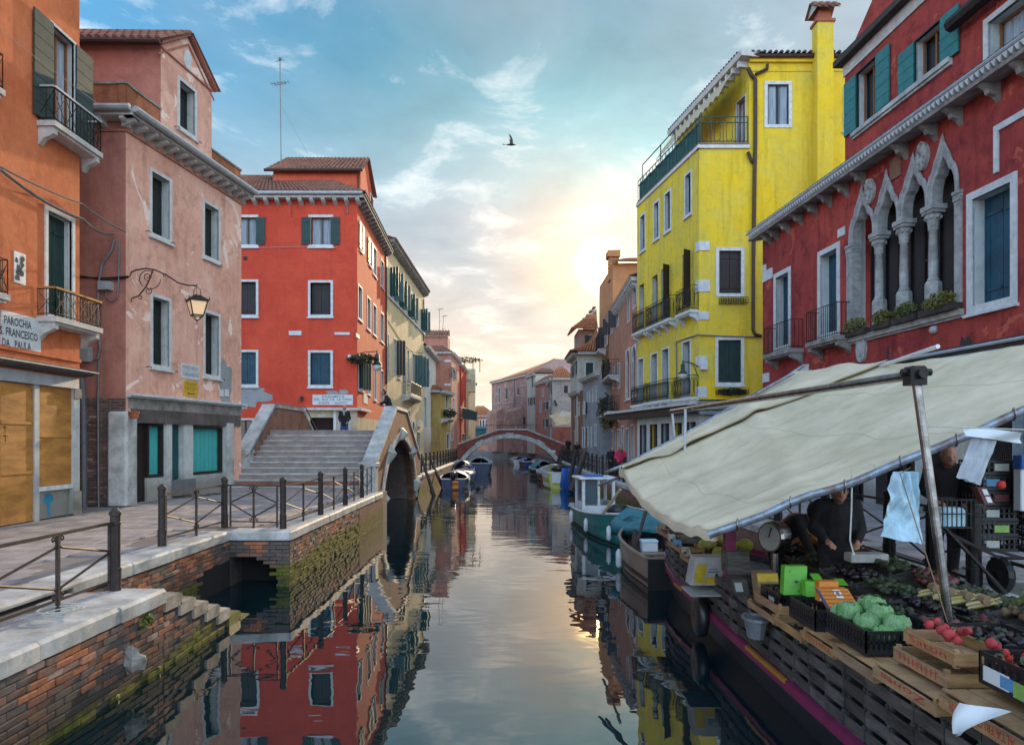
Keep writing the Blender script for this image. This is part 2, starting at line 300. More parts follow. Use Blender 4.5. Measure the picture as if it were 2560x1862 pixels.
simple('tomato', (.50, .010, .003), .6, spec=.05, rnd=.2, bump=.05); simple('orange_fruit', (.65, .20, .01), .5, rnd=.12); simple('melon', (.32, .32, .05), .6, rnd=.2); simple('aubergine', (.018, .010, .016), .3, rnd=.2)
simple('asparagus', (.55, .42, .16), .6, rnd=.2)
simple('card_white', (.42, .42, .40), .7); simple('card_yellow', (.55, .36, .02), .7); simple('card_brown', (.26, .17, .09), .8); simple('label_green', (.25, .45, .10), .6); simple('label_blue', (.10, .28, .50), .6)
simple('skin', (.40, .19, .13), .5, var=.1, bump=.05); simple('hair_dark', (.03, .02, .016), .6, bump=.5, sc=60); simple('hair_grey', (.20, .17, .15), .6, bump=.5, sc=60); simple('hair_brown', (.16, .075, .03), .6, bump=.5, sc=60)
simple('cloth_black', (.014, .014, .017), .85, bump=.4, sc=12, bd=.02); simple('cloth_jeans', (.03, .07, .22), .85, sc=12, bump=.4, bd=.02); simple('cloth_pink', (.62, .02, .10), .8, sc=12, bump=.4, bd=.02); simple('cloth_red', (.30, .02, .03), .8); simple('cloth_blue', (.01, .16, .62), .8); simple('shoe', (.03, .025, .02), .6)
simple('asphalt_ground', (.20, .185, .18), .85, c2=(.14, .13, .13), sc=.8, bump=.3)
def lampmat(name, c, e):
    m, nt, b = newmat(name); b.inputs['Base Color'].default_value = (*c, 1); b.inputs['Emission Color'].default_value = (*c, 1); b.inputs['Emission Strength'].default_value = e; b.inputs['Roughness'].default_value = .3
lampmat('lamp_glow', (.9, .60, .34), .2)
def glassmat():
    m, nt, b = newmat('window_glass'); b.inputs['Base Color'].default_value = (.018, .022, .026, 1); b.inputs['Roughness'].default_value = .08; b.inputs['Specular IOR Level'].default_value = .7
    m, nt, b = newmat('pale_glass'); b.inputs['Base Color'].default_value = (.09, .12, .14, 1); b.inputs['Roughness'].default_value = .12
    m, nt, b = newmat('film'); b.inputs['Base Color'].default_value = (.6, .75, .72, 1); b.inputs['Roughness'].default_value = .15; b.inputs['Alpha'].default_value = .35
glassmat()
def watermat():
    m, nt, b = newmat('canal_water'); g = NG(nt)
    b.inputs['Base Color'].default_value = (.003, .014, .018, 1); b.inputs['Roughness'].default_value = .0; b.inputs['IOR'].default_value = 2.1
    b.inputs['Specular IOR Level'].default_value = .5
    gm = g.nd('ShaderNodeNewGeometry'); sp = g.nd('ShaderNodeSeparateXYZ'); g.L.new(gm.outputs['Position'], sp.inputs[0])
    far = g.ramp(sp.outputs[1], 12, 40, .12, 1.0)
    a = g.noise(g.pos((.55, 1.0, 1)), 1.5, 2, .5, .4); c = g.noise(g.pos((.25, 1.6, 1)), 3.4, 3, .55, .2); e = g.noise(g.pos((1, 1, 1)), .35, 2, .5)
    gust = g.ramp(g.noise(g.pos((.35, .22, 1)), .8, 3, .5), .42, .62, .15, 1.0)
    h = g.math('ADD', g.math('MULTIPLY', a, g.ramp(sp.outputs[1], 8, 30, .55, 1.0)), g.math('MULTIPLY', g.math('MULTIPLY', c, far), g.math('MULTIPLY', gust, .75)))
    h = g.math('ADD', h, g.math('MULTIPLY', e, 1.2))
    g.L.new(g.bump(h, .55, .015), b.inputs['Normal'])
watermat()
def M(n): return MATS[n]
# ------------------------------------------------------------------ mesh builder
class MB:
    def __init__(s): s.v = []; s.f = []; s.m = []; s.mats = []; s.cur = 0
    def use(s, mat):
        if mat not in s.mats: s.mats.append(mat)
        s.cur = s.mats.index(mat); return s
    def add(s, vs, fs):
        o = len(s.v); s.v += [tuple(x) for x in vs]
        s.f += [tuple(i + o for i in f) for f in fs]; s.m += [s.cur] * len(fs); return s
    def quad(s, a, b, c, d): return s.add([a, b, c, d], [(0, 1, 2, 3)])
    def hexa(s, p):  # 8 points: bottom 4, top 4
        return s.add(p, [(0, 3, 2, 1), (4, 5, 6, 7), (0, 1, 5, 4), (1, 2, 6, 5), (2, 3, 7, 6), (3, 0, 4, 7)])
    def box(s, x0, x1, y0, y1, z0, z1, bev=0.0):
        if bev <= 0: return s.hexa([(x0, y0, z0), (x1, y0, z0), (x1, y1, z0), (x0, y1, z0), (x0, y0, z1), (x1, y0, z1), (x1, y1, z1), (x0, y1, z1)])
        b = bev
        r = [(x0 + b, y0), (x1 - b, y0), (x1, y0 + b), (x1, y1 - b), (x1 - b, y1), (x0 + b, y1), (x0, y1 - b), (x0, y0 + b)]
        i = [(x0 + b, y0 + b), (x1 - b, y0 + b), (x1 - b, y0 + b), (x1 - b, y1 - b), (x1 - b, y1 - b), (x0 + b, y1 - b), (x0 + b, y1 - b), (x0 + b, y0 + b)]
        vs = [(x, y, z0) for x, y in r] + [(x, y, z1 - b) for x, y in r] + [(x, y, z1) for x, y in i]
        fs = [tuple(range(7, -1, -1)), tuple(range(16, 24))]
        for k in range(8):
            j = (k + 1) % 8; fs += [(k, j, 8 + j, 8 + k), (8 + k, 8 + j, 16 + j, 16 + k)]
        return s.add(vs, fs)
    def prism(s, poly, z0, z1):
        n = len(poly); vs = [(x, y, z0) for x, y in poly] + [(x, y, z1) for x, y in poly]
        return s.add(vs, [tuple(range(n - 1, -1, -1)), tuple(range(n, 2 * n))] + [(i, (i + 1) % n, n + (i + 1) % n, n + i) for i in range(n)])
    def extr(s, poly, d):  # planar 3-D polygon extruded by vector d
        n = len(poly); d = V3(d); vs = [V3(p) for p in poly] + [V3(p) + d for p in poly]
        return s.add(vs, [tuple(range(n - 1, -1, -1)), tuple(range(n, 2 * n))] + [(i, (i + 1) % n, n + (i + 1) % n, n + i) for i in range(n)])
    def tube(s, pts, r, n=6, cap=True):
        pts = [V3(p) for p in pts]; rs = r if isinstance(r, (list, tuple)) else [r] * len(pts); vs = []; up = None
        for i, p in enumerate(pts):
            t = (pts[min(i + 1, len(pts) - 1)] - pts[max(i - 1, 0)]).normalized()
            if up is None: up = V3((0, 0, 1)) if abs(t.z) < .9 else V3((1, 0, 0))
            a = t.cross(up).normalized(); b = a.cross(t).normalized(); up = b
            vs += [p + (a * math.cos(2 * math.pi * k / n) + b * math.sin(2 * math.pi * k / n)) * rs[i] for k in range(n)]
        fs = [(i * n + k, i * n + (k + 1) % n, (i + 1) * n + (k + 1) % n, (i + 1) * n + k) for i in range(len(pts) - 1) for k in range(n)]
        if cap: fs += [tuple(range(n - 1, -1, -1)), tuple(range((len(pts) - 1) * n, len(pts) * n))]
        return s.add(vs, fs)
    def bar(s, a, b, w, h=None):
        h = h or w; a = V3(a); b = V3(b); t = (b - a).normalized(); up = V3((0, 0, 1)) if abs(t.z) < .95 else V3((0, 1, 0))
        x = t.cross(up).normalized() * w / 2; y = x.cross(t).normalized() * h / 2
        return s.hexa([a - x - y, a + x - y, b + x - y, b - x - y, a - x + y, a + x + y, b + x + y, b - x + y])
    def lathe(s, prof, c=(0, 0, 0), n=12, axis='z', sx=1.0, sy=1.0):
        vs = []; c = V3(c)
        for r, z in prof:
            for k in range(n):
                a = 2 * math.pi * k / n; p = (r * math.cos(a) * sx, r * math.sin(a) * sy, z)
                if axis == 'x': p = (z, p[0], p[1])
                if axis == 'y': p = (p[0], z, p[1])
                vs.append(c + V3(p))
        m = len(prof)
        return s.add(vs, [(i * n + k, i * n + (k + 1) % n, (i + 1) * n + (k + 1) % n, (i + 1) * n + k) for i in range(m - 1) for k in range(n)] + [tuple(range(n - 1, -1, -1)), tuple(range((m - 1) * n, m * n))])
    def ball(s, c, r, n=10, m=6, sz=(1, 1, 1), rough=0.0, seed=0):
        c = V3(c); vs = []
        for j in range(m + 1):
            th = math.pi * j / m
            for k in range(n):
                ph = 2 * math.pi * k / n; d = V3((math.sin(th) * math.cos(ph), math.sin(th) * math.sin(ph), math.cos(th)))
                rr = r * (1 + rough * mnoise.noise(d * 2.2 + V3((seed, seed * 1.7, 3)))) if rough else r
                vs.append(c + V3((d.x * sz[0], d.y * sz[1], d.z * sz[2])) * rr)
        return s.add(vs, [(j * n + k, (j + 1) * n + k, (j + 1) * n + (k + 1) % n, j * n + (k + 1) % n) for j in range(m) for k in range(n)])
    def grid(s, fn, nu, nv):
        vs = [fn(i / nu, j / nv) for j in range(nv + 1) for i in range(nu + 1)]
        return s.add(vs, [(j * (nu + 1) + i, j * (nu + 1) + i + 1, (j + 1) * (nu + 1) + i + 1, (j + 1) * (nu + 1) + i) for j in range(nv) for i in range(nu)])
    def mesh(s, name, mat=None, smooth=False):
        me = bpy.data.meshes.new(name); me.from_pydata(s.v, [], s.f)
        if s.mats:
            for x in s.mats: me.materials.append(M(x))
            me.polygons.foreach_set('material_index', s.m)
        elif mat: me.materials.append(M(mat))
        if smooth: me.polygons.foreach_set('use_smooth', [True] * len(me.polygons))
        me.update(); return me
    def build(s, name, mat=None, parent=None, smooth=False, kind=None, label=None, world=True):
        return link(s.mesh(name, mat, smooth), name, parent, kind, label, world)
def wloc(o):
    v = V3((0, 0, 0))
    while o is not None: v = v + V3(o.location); o = o.parent
    return v
def link(me, name, parent=None, kind=None, label=None, world=True):
    o = bpy.data.objects.new(name, me); COL.objects.link(o)
    if parent is not None:
        o.parent = parent
        if world: o.location = -wloc(parent)
    if kind: o['kind'] = kind
    if label: o['label'] = label
    return o
def thing(name, label, cat, loc=(0, 0, 0), rz=0, group=None):
    o = bpy.data.objects.new(name, None); COL.objects.link(o); o.location = loc; o.rotation_euler = (0, 0, rz); o.empty_display_size = .2
    o['label'] = label; o['category'] = cat
    if group: o['group'] = group
    return o
def tag(o, label, cat, group=None):
    o['label'] = label; o['category'] = cat
    if group: o['group'] = group
    return o
def recentre(o, loc):
    """put a world-built single mesh thing's origin at its base"""
    loc = V3(loc); o.data.transform(Matrix.Translation(-loc)); o.location = loc; return o
def copy_tree(o, parent=None):
    c = o.copy(); COL.objects.link(c); c.parent = parent
    for ch in list(o.children): copy_tree(ch, c)
    return c
def text(body, size, mat, parent, fn, name='lettering', width=None, bold=0.0):
    """flat lettering mapped through fn(u, v) -> world point; u,v in metres from the text's centre"""
    if body[0] == '~':   # print too small or worn to read: letter-sized strokes, one digit per word
        mb = MB(); x = 0; rr = random.Random(len(body) + int(body[1]))
        for ch in body[1:]:
            for q in range(int(ch)):
                w = .5; h = size * .36; s_ = w * rr.choice((.12, .35, .35)); mb.add([(x, -h, 0), (x + .1, -h, 0), (x + .1, h, 0), (x, h, 0)], [(0, 1, 2, 3)]); zz = rr.uniform(-h, h * .7); mb.add([(x + .1, zz, .0), (x + .1 + s_, zz, 0), (x + .1 + s_, zz + h * .3, 0), (x + .1, zz + h * .3, 0)], [(0, 1, 2, 3)]); x += w
            x += .35
        x -= .6; k = (width or x) / x; mb.v = [tuple(fn((p[0] - x / 2) * k, p[1])) for p in mb.v]
        return mb.build(name, mat, parent)
    cu = bpy.data.curves.new('txt', 'FONT'); cu.body = body; cu.size = size; cu.align_x = 'CENTER'; cu.align_y = 'CENTER'; cu.resolution_u = 2; cu.offset = bold
    o = bpy.data.objects.new('txt', cu); COL.objects.link(o)
    me = bpy.data.meshes.new_from_object(o.evaluated_get(bpy.context.evaluated_depsgraph_get()))
    bpy.data.objects.remove(o); bpy.data.curves.remove(cu)
    xs = [v.co.x for v in me.vertices]
    k = 1.0
    if width and xs: k = width / (max(xs) - min(xs))
    for v in me.vertices: v.co = fn(v.co.x * k, v.co.y)
    me.materials.clear(); me.materials.append(M(mat))
    return link(me, name, parent)
# ------------------------------------------------------------------ facades: a vertical plane, located by two ground points
VIEWS = {'P': (0, 0, 1), 'A': (0, 0, 2.358), 'B': (0, 600, 2.292), 'Z': (0, 1200, 2.493), 'C': (540, 360, 2.75), 'D': (540, 900, 2.75), 'E': (940, 560, 2.662), 'F': (1180, 740, 3.3), 'G': (1540, 0, 2.577), 'H': (1560, 600, 3.3), 'I': (1860, 0, 3.24), 'J': (1860, 400, 2.946), 'K': (1500, 860, 2.14), 'N': (1980, 1040, 3.586), 'O': (1400, 1140, 2.285), 'Q': (1860, 1380, 3.24), 'T': (2260, 950, 3.0), 'U': (1150, 1040, 6.346)}
def px(v, x, y): a, b, s = VIEWS[v]; return a + x / s, b + y / s
def at(v, x, y, Y):
    x, y = px(v, x, y); return V3(((x - CX) / F * Y, Y, EYE + (HY - y) / F * Y))
class Fac:
    def __init__(s, p0, p1):
        s.o = V3((p0[0], p0[1], 0)); s.u = V3((p1[0] - p0[0], p1[1] - p0[1], 0)); s.len = s.u.length; s.u.normalize()
        n = V3((s.u.y, -s.u.x, 0)); s.n = n if n.dot(V3((0, 0, 0)) - s.o) > 0 else -n
    def uz(s, v, x, y, d=0.0):
        x, y = px(v, x, y); k = (x - CX) / F; ox, oy = (s.o + s.n * d).x, (s.o + s.n * d).y
        # (k t, t) = o + u a
        a = (k * oy - ox) / (s.u.x - k * s.u.y); t = oy + s.u.y * a
        return a, EYE + (HY - y) / F * t
    def pt(s, u, z, d=0.0): return s.o + s.u * u + s.n * d + V3((0, 0, z))
    def rect(s, v, x0, yt, x1, yb):
        u0, z1 = s.uz(v, x0, yt); u0, z0 = s.uz(v, x0, yb); u1, _ = s.uz(v, x1, yb)
        return min(u0, u1), max(u0, u1), z0, z1
    def box(s, mb, u0, u1, z0, z1, d0, d1):
        p = [s.pt(u0, z0, d0), s.pt(u1, z0, d0), s.pt(u1, z0, d1), s.pt(u0, z0, d1), s.pt(u0, z1, d0), s.pt(u1, z1, d0), s.pt(u1, z1, d1), s.pt(u0, z1, d1)]
        return mb.hexa(p)
def wall_grid(mb, f, u0, u1, z0, z1, holes, depth=.22, mat=None, reveal=None):
    """wall face with real rectangular openings and their reveals"""
    if mat: mb.use(mat)
    us = sorted({u0, u1, *[h[0] for h in holes], *[h[1] for h in holes]}); zs = sorted({z0, z1, *[h[2] for h in holes], *[h[3] for h in holes]})
    us = [u for u in us if u0 - 1e-6 <= u <= u1 + 1e-6]; zs = [z for z in zs if z0 - 1e-6 <= z <= z1 + 1e-6]
    for i in range(len(us) - 1):
        for j in range(len(zs) - 1):
            cu, cz = (us[i] + us[i + 1]) / 2, (zs[j] + zs[j + 1]) / 2
            if any(h[0] < cu < h[1] and h[2] < cz < h[3] for h in holes): continue
            mb.quad(f.pt(us[i], zs[j]), f.pt(us[i + 1], zs[j]), f.pt(us[i + 1], zs[j + 1]), f.pt(us[i], zs[j + 1]))
    if reveal: mb.use(reveal)
    for h in holes:
        a, b, c, e = h[:4]; dd = h[4] if len(h) > 4 else depth
        for (p, q) in (((a, c), (a, e)), ((b, e), (b, c)), ((a, e), (b, e)), ((b, c), (a, c))):
            mb.quad(f.pt(*p), f.pt(*q), f.pt(q[0], q[1], -dd), f.pt(p[0], p[1], -dd))
    return mb
def leaf(f, u0, u1, z0, z1, d, mat, parent, horiz=False, planks=3, t=.04, name='shutter'):
    """a shutter leaf of separate planks in the facade frame"""
    mb = MB()
    if horiz:
        n = max(3, int((z1 - z0) / .28))
        for k in range(n):
            a = z0 + (z1 - z0) * k / n; b = z0 + (z1 - z0) * (k + 1) / n; f.box(mb, u0, u1, a + .006, b - .006, d, d + t)
        f.box(mb, u0 + .01, u1 - .01, z0 + .01, z1 - .01, d + .004, d + t - .012)
    else:
        for k in range(planks):
            a = u0 + (u1 - u0) * k / planks; b = u0 + (u1 - u0) * (k + 1) / planks; f.box(mb, a + .004, b - .004, z0, z1, d, d + t - .003 * (k % 2))
        f.box(mb, u0 + .01, u1 - .01, z0 + .005, z1 - .005, d + .004, d + t - .014)
        for zz in (z0 + (z1 - z0) * .14, z0 + (z1 - z0) * .84): f.box(mb, u0 + .03, u1 - .03, zz - .035, zz + .035, d + t + .001, d + t + .018)
    return mb.build(name, mat, parent)
def window(f, r, parent, kind='glass', fw=.1, frame='white_stone', sh='shutter_dark', depth=.2, sill=True, name='window', leaves=(1, 1), lw=None, arch=False, horiz=False, curtain=False, fd=.03, top=True, sash='window_wood'):
    """r = outer rect of the stone surround (u0,u1,z0,z1). returns hole rect"""
    u0, u1, z0, z1 = r; a, b, c, e = u0 + fw, u1 - fw, z0 + fw, z1 - fw
    if kind == 'open_outside': pass
    mb = MB()
    g = .002
    f.box(mb, u0, a, z0, z1, g - .05, fd); f.box(mb, b, u1, z0, z1, g - .05, fd); f.box(mb, a, b, e, z1, g - .05, fd); f.box(mb, a, b, z0, c, g - .05, fd)
    if arch:
        n = 8; R_ = (b - a) / 2; cu = (a + b) / 2; zc = e - R_
        for sgn in (-1, 1):
            for k in range(n):
                t0 = math.pi / 2 * k / n; t1 = math.pi / 2 * (k + 1) / n
                x0 = cu + sgn * R_ * math.cos(t0); y0 = zc + R_ * math.sin(t0); x1 = cu + sgn * R_ * math.cos(t1); y1 = zc + R_ * math.sin(t1)
                mb.extr([f.pt(x0, y0, fd - .004), f.pt(x1, y1, fd - .004), f.pt(x1, e, fd - .004), f.pt(x0, e, fd - .004)], -f.n * .12)
    w = mb.build(name, frame, parent)
    if sill:
        s = MB(); f.box(s, u0 - .05, u1 + .05, z0 - .07, z0 - .001, -.04, .09); s.build('sill', frame, w)
    m = (a + b) / 2; dd = -depth
    if kind in ('closed', 'ajar'):
        leaf(f, a, m - .004, c, e, dd, sh, w, horiz); leaf(f, m + .004, b, c, e, dd, sh, w, horiz)
        q = MB(); q.quad(f.pt(a, c, dd - .01), f.pt(b, c, dd - .01), f.pt(b, e, dd - .01), f.pt(a, e, dd - .01)); q.build('back_panel', 'interior', w)
    else:
        q = MB(); q.quad(f.pt(a, c, dd), f.pt(b, c, dd), f.pt(b, e, dd), f.pt(a, e, dd)); q.build('pane', 'window_glass' if not curtain else 'pale_glass', w)
        if curtain:
            q = MB(); L_ = b - a
            for (x0, x1) in ((a + .02, a + L_ * .44), (b - L_ * .38, b - .02)):
                nn = 8
                for k in range(nn):
                    xa = x0 + (x1 - x0) * k / nn; xb = x0 + (x1 - x0) * (k + 1) / nn
                    q.quad(f.pt(xa, c, dd + .01 + .03 * (k % 2)), f.pt(xb, c, dd + .01 + .03 * ((k + 1) % 2)), f.pt(xb, e, dd + .01 + .03 * ((k + 1) % 2)), f.pt(xa, e, dd + .01 + .03 * (k % 2)))
            q.build('curtain', 'curtain', w)
        q = MB(); t = .05
        f.box(q, a, a + t, c, e, dd + .045, dd + .09); f.box(q, b - t, b, c, e, dd + .045, dd + .09); f.box(q, m - t / 2, m + t / 2, c, e, dd + .045, dd + .09)
        f.box(q, a + t, m - t / 2, e - t, e, dd + .05, dd + .085); f.box(q, m + t / 2, b - t, e - t, e, dd + .05, dd + .085)
        if kind == 'barred':
            for k in (1, 2): f.box(q, a + t, b - t, c + (e - c) * k / 3 - .015, c + (e - c) * k / 3 + .015, dd + .052, dd + .08)
        q.build('sash', sash, w)
    if kind in ('open', 'open_outside'):
        l = lw or (b - a) / 2
        if leaves[0]: leaf(f, a - l - .01, a - .01, c, e, fd + .004, sh, w, horiz)
        if leaves[1]: leaf(f, b + .01, b + l + .01, c, e, fd + .004, sh, w, horiz)
    if kind == 'stick':   # leaves standing out square to the wall
        l = lw or (b - a) / 2
        for k, uu in enumerate((a, b)):
            if not leaves[k]: continue
            mb = MB(); nrm = V3((f.n.x, f.n.y, 0)); ang = R(25 if k else -25)
            dx = f.u * math.sin(ang) * l + f.n * math.cos(ang) * l
            for j in range(3):
                p0 = f.pt(uu, 0, fd) + dx * (j / 3 + .01); p1 = f.pt(uu, 0, fd) + dx * ((j + 1) / 3 - .01)
                mb.extr([p0 + V3((0, 0, c)), p1 + V3((0, 0, c)), p1 + V3((0, 0, e)), p0 + V3((0, 0, e))], f.u * .035)
            mb.build('shutter', sh, w)
    return (a, b, c, e, depth)
def balcony(f, u0, u1, z, parent, out=.5, h=1.0, slab='cornice_stone', rail='iron', style='bars', t=.12, toprail=None, brackets=2):
    mb = MB(); f.box(mb, u0, u1, z - t, z, .002, out); f.box(mb, u0 + .05, u1 - .05, z - t - .06, z - t - .001, .002, out - .06)
    b = mb.build('balcony', slab, parent)
    for k in range(brackets):
        uu = u0 + .12 + (u1 - u0 - .24) * (k / max(1, brackets - 1)); m2 = MB()
        prof = [(0, 0), (out * .85, 0), (out * .85, -.09), (out * .55, -.16), (out * .3, -.2), (.02, -.34), (0, -.34)]
        m2.extr([f.pt(uu - .07, z - t - .06 + q, .002 + p) for p, q in prof], f.u * .14); m2.build('bracket', slab, b)
    m3 = MB(); o = out - .04
    path = [f.pt(u0 + .03, 0, .02), f.pt(u0 + .03, 0, o), f.pt(u1 - .03, 0, o), f.pt(u1 - .03, 0, .02)]
    for zz in (z + .06, z + h): m3.tube([p + V3((0, 0, zz)) for p in path], .014, 5)
    for i in range(3):
        p, q = path[i], path[i + 1]; L_ = (q - p).length; n = max(2, int(L_ / .13))
        for k in range(n + 1):
            a = p.lerp(q, k / n); m3.bar(a + V3((0, 0, z + .001)), a + V3((0, 0, z + h)), .014)
            if style == 'scroll' and k < n:
                a2 = p.lerp(q, (k + .5) / n); d = (q - p).normalized()
                m3.tube([a2 + d * (L_ / n * .42 * math.sin(t_)) + V3((0, 0, z + h * .5 + h * .4 * math.cos(t_))) for t_ in [2 * math.pi * j / 8 for j in range(9)]], .008, 4)
            if style == 'cross' and k < n and k % 3 == 0:
                c2 = p.lerp(q, min(1, (k + 3) / n)); m3.bar(a + V3((0, 0, z + .1)), c2 + V3((0, 0, z + h - .05)), .012); m3.bar(c2 + V3((0, 0, z + .1)), a + V3((0, 0, z + h - .05)), .012)
    m3.build('railing', rail, b)
    if toprail:
        m4 = MB()
        for i in range(3): m4.bar(path[i] + V3((0, 0, z + h + .03)), path[i + 1] + V3((0, 0, z + h + .03)), .07, .045)
        m4.build('handrail', toprail, b)
    return b
def tiles(a, b, c, d, parent, mat='tile', w=.24, l=.42, r=None, name='roof_tiles', trim=True):
    """barrel tiles over the quad a-b (eave) c-d (ridge, c above b)"""
    a, b, c, d = map(V3, (a, b, c, d)); nr = (b - a).cross(d - a).normalized()
    if nr.z < 0: nr = -nr
    W_ = max((b - a).length, (c - d).length); Hh = ((d - a).length + (c - b).length) / 2; nc = max(2, int(W_ / w)); nl = max(1, int(Hh / l))
    mb = MB(); r = r or w * .36
    def P_(u, v): return a.lerp(b, u).lerp(d.lerp(c, u), v)
    mb.quad(P_(0, 0) - nr * .02, P_(1, 0) - nr * .02, P_(1, 1) - nr * .02, P_(0, 1) - nr * .02)
    k5 = [(-1, 0), (-.7, .7), (0, 1), (.7, .7), (1, 0)]
    for i in range(nc):
        for j in range(nl):
            u = (i + .5) / nc; v0 = j / nl; v1 = (j + 1.12) / nl; jit = random.uniform(-.12, .12) * w
            p0 = P_(u, v0) + (b - a).normalized() * jit * .3; p1 = P_(u, min(v1, 1.0)) + (b - a).normalized() * jit * .3
            ax = (P_(min(1, u + .01), v0) - P_(max(0, u - .01), v0)); ax.normalize()
            if (P_(1, v0) - P_(0, v0)).length / nc < r * 1.2: continue
            vs = [p0 + ax * (x * r) + nr * (y * r + .012 + .015) for x, y in k5] + [p1 + ax * (x * r * .85) + nr * (y * r * .85) for x, y in k5]
            mb.add(vs, [(k, k + 1, k + 6, k + 5) for k in range(4)] + [(0, 1, 2, 3, 4)])
    return mb.build(name, mat, parent, kind='stuff')
def flue(parent, x, y, z0, z1, w=.5, mat='brown_plaster'):
    mb = MB(); mb.box(x - w / 2, x + w / 2, y - w / 2, y + w / 2, z0, z1); mb.box(x - w * .65, x + w * .65, y - w * .65, y + w * .65, z1, z1 + .12)
    return mb.build('chimney', mat, parent)
def cornice(f, u0, u1, z, parent, out=.4, mat='cornice_stone', n=0, bs=.16, bh=.25, t=.16, gutter=None, bmat=None):
    mb = MB(); f.box(mb, u0, u1, z - t, z, .002, out); f.box(mb, u0, u1, z, z + .06, .002, out + .06)
    c = mb.build('cornice', mat, parent)
    for k in range(n):
        uu = u0 + (u1 - u0) * (k + .5) / n; m2 = MB(); prof = [(0, 0), (out * .9, 0), (out * .92, -.08), (out * .7, -bh * .55), (out * .3, -bh * .8), (0, -bh)]
        m2.extr([f.pt(uu - bs / 2, z - t - .001 + q, .002 + p) for p, q in prof], f.u * bs); m2.build('bracket', bmat or mat, c)
    if gutter:
        g = MB(); g.tube([f.pt(u0, z + .05, out + .12), f.pt(u1, z + .05, out + .12)], .09, 8); g.build('gutter', gutter, c)
    return c
def plaque(f, r, parent, mat='white_stone', t=.03, name='plaque', d=.002):
    mb = MB(); f.box(mb, r[0], r[1], r[2], r[3], d, d + t); return mb.build(name, mat, parent)
# ------------------------------------------------------------------ setting: ground, water, quays
WZ = -1.1
def kindof(o, k): o['kind'] = k; return o
mb = MB(); mb.quad((-900, -200, -2.6), (900, -200, -2.6), (900, 1600, -2.6), (-900, 1600, -2.6)); kindof(mb.build('canal_bed', 'dark_void'), 'structure')
mb = MB(); mb.quad((-60, -30, WZ), (30, -30, WZ), (30, 160, WZ), (-60, 160, WZ)); kindof(mb.build('canal_water', 'canal_water'), 'structure')
LAND = 'asphalt_ground'
def ground(name, poly, z1=-.03):
    mb = MB(); mb.prism(poly, -2.6, z1); return kindof(mb.build(name, LAND), 'structure')
near_land = ground('quay_ground', [(-80, -20), (-5.72, -20), (-5.72, 14.6), (-4.52, 14.6), (-4.52, 25.3), (-12, 25.3), (-80, 27)])
mb = MB(); mb.prism([(-5.72, -20), (-4.52, -20), (-4.52, 8.9), (-5.72, 8.9)], -2.6, -.13); kindof(mb.build('landing_ground', LAND), 'structure')
ground('far_quay_ground', [(-80, 36), (-12, 35), (-4.75, 35), (-4.7, 45), (-4.75, 70), (-9, 100), (-16, 132), (-700, 132)])
def rq(y): return 5.35 if y < 14 else max(4.25, 5.35 - (y - 14) * .05) if y < 36 else 4.25
right_land = ground('market_quay_ground', [(5.35, -20), (5.35, 14), (4.25, 36), (4.25, 72), (3.0, 95), (-3.4, 114), (-9, 132), (700, 132), (700, -20)])
ground('far_ground', [(-900, 132), (900, 132), (900, 1600), (-900, 1600)])
# paving
def pave(parent, xr, yr, inside, limit, course=.40, z=0.0, name='paving_stone', mat='paving', far_y=24):
    st = []; y = yr[0]; k = 0
    while y < yr[1]:
        x = xr[0] + random.uniform(0, .5)
        while x < xr[1]:
            L_ = random.uniform(.55, 1.0); a, b = x, min(x + L_, xr[1])
            if b - a > .15 and inside((a + b) / 2, y + course / 2, (b - a) / 2): st.append((a, b, y, y + course))
            x += L_
        y += course
    st.sort(key=lambda s_: s_[2])
    rest = MB()
    for i, (a, b, c, d) in enumerate(st):
        j = random.uniform(-.003, .003)
        m = rest if i >= limit else MB()
        m.box(a + .006, b - .006, c + .006, d - .006, z - .06, z + j, .008)
        if i < limit: m.build(name, mat, parent)
    if rest.v: rest.build('far_paving', mat, parent, kind='stuff')
pave(near_land, (-10.6, -5.3), (8.2, 24.4), lambda x, y, h: (x + h < -6.18 if y < 14.5 else True) and not (y > 19 and x < -9.6 + (24.4 - y) * -.2), 290)
pave(bpy.data.objects['landing_ground'], (-5.6, -5.06), (5.0, 8.9), lambda x, y, h: True, 60, z=-.08, course=.6)
pave(bpy.data.objects['far_quay_ground'], (-8.4, -5.3), (37, 48), lambda x, y, h: True, 0, course=.6)
pave(right_land, (5.95, 10.2), (9.0, 22), lambda x, y, h: True, 160, course=.5)
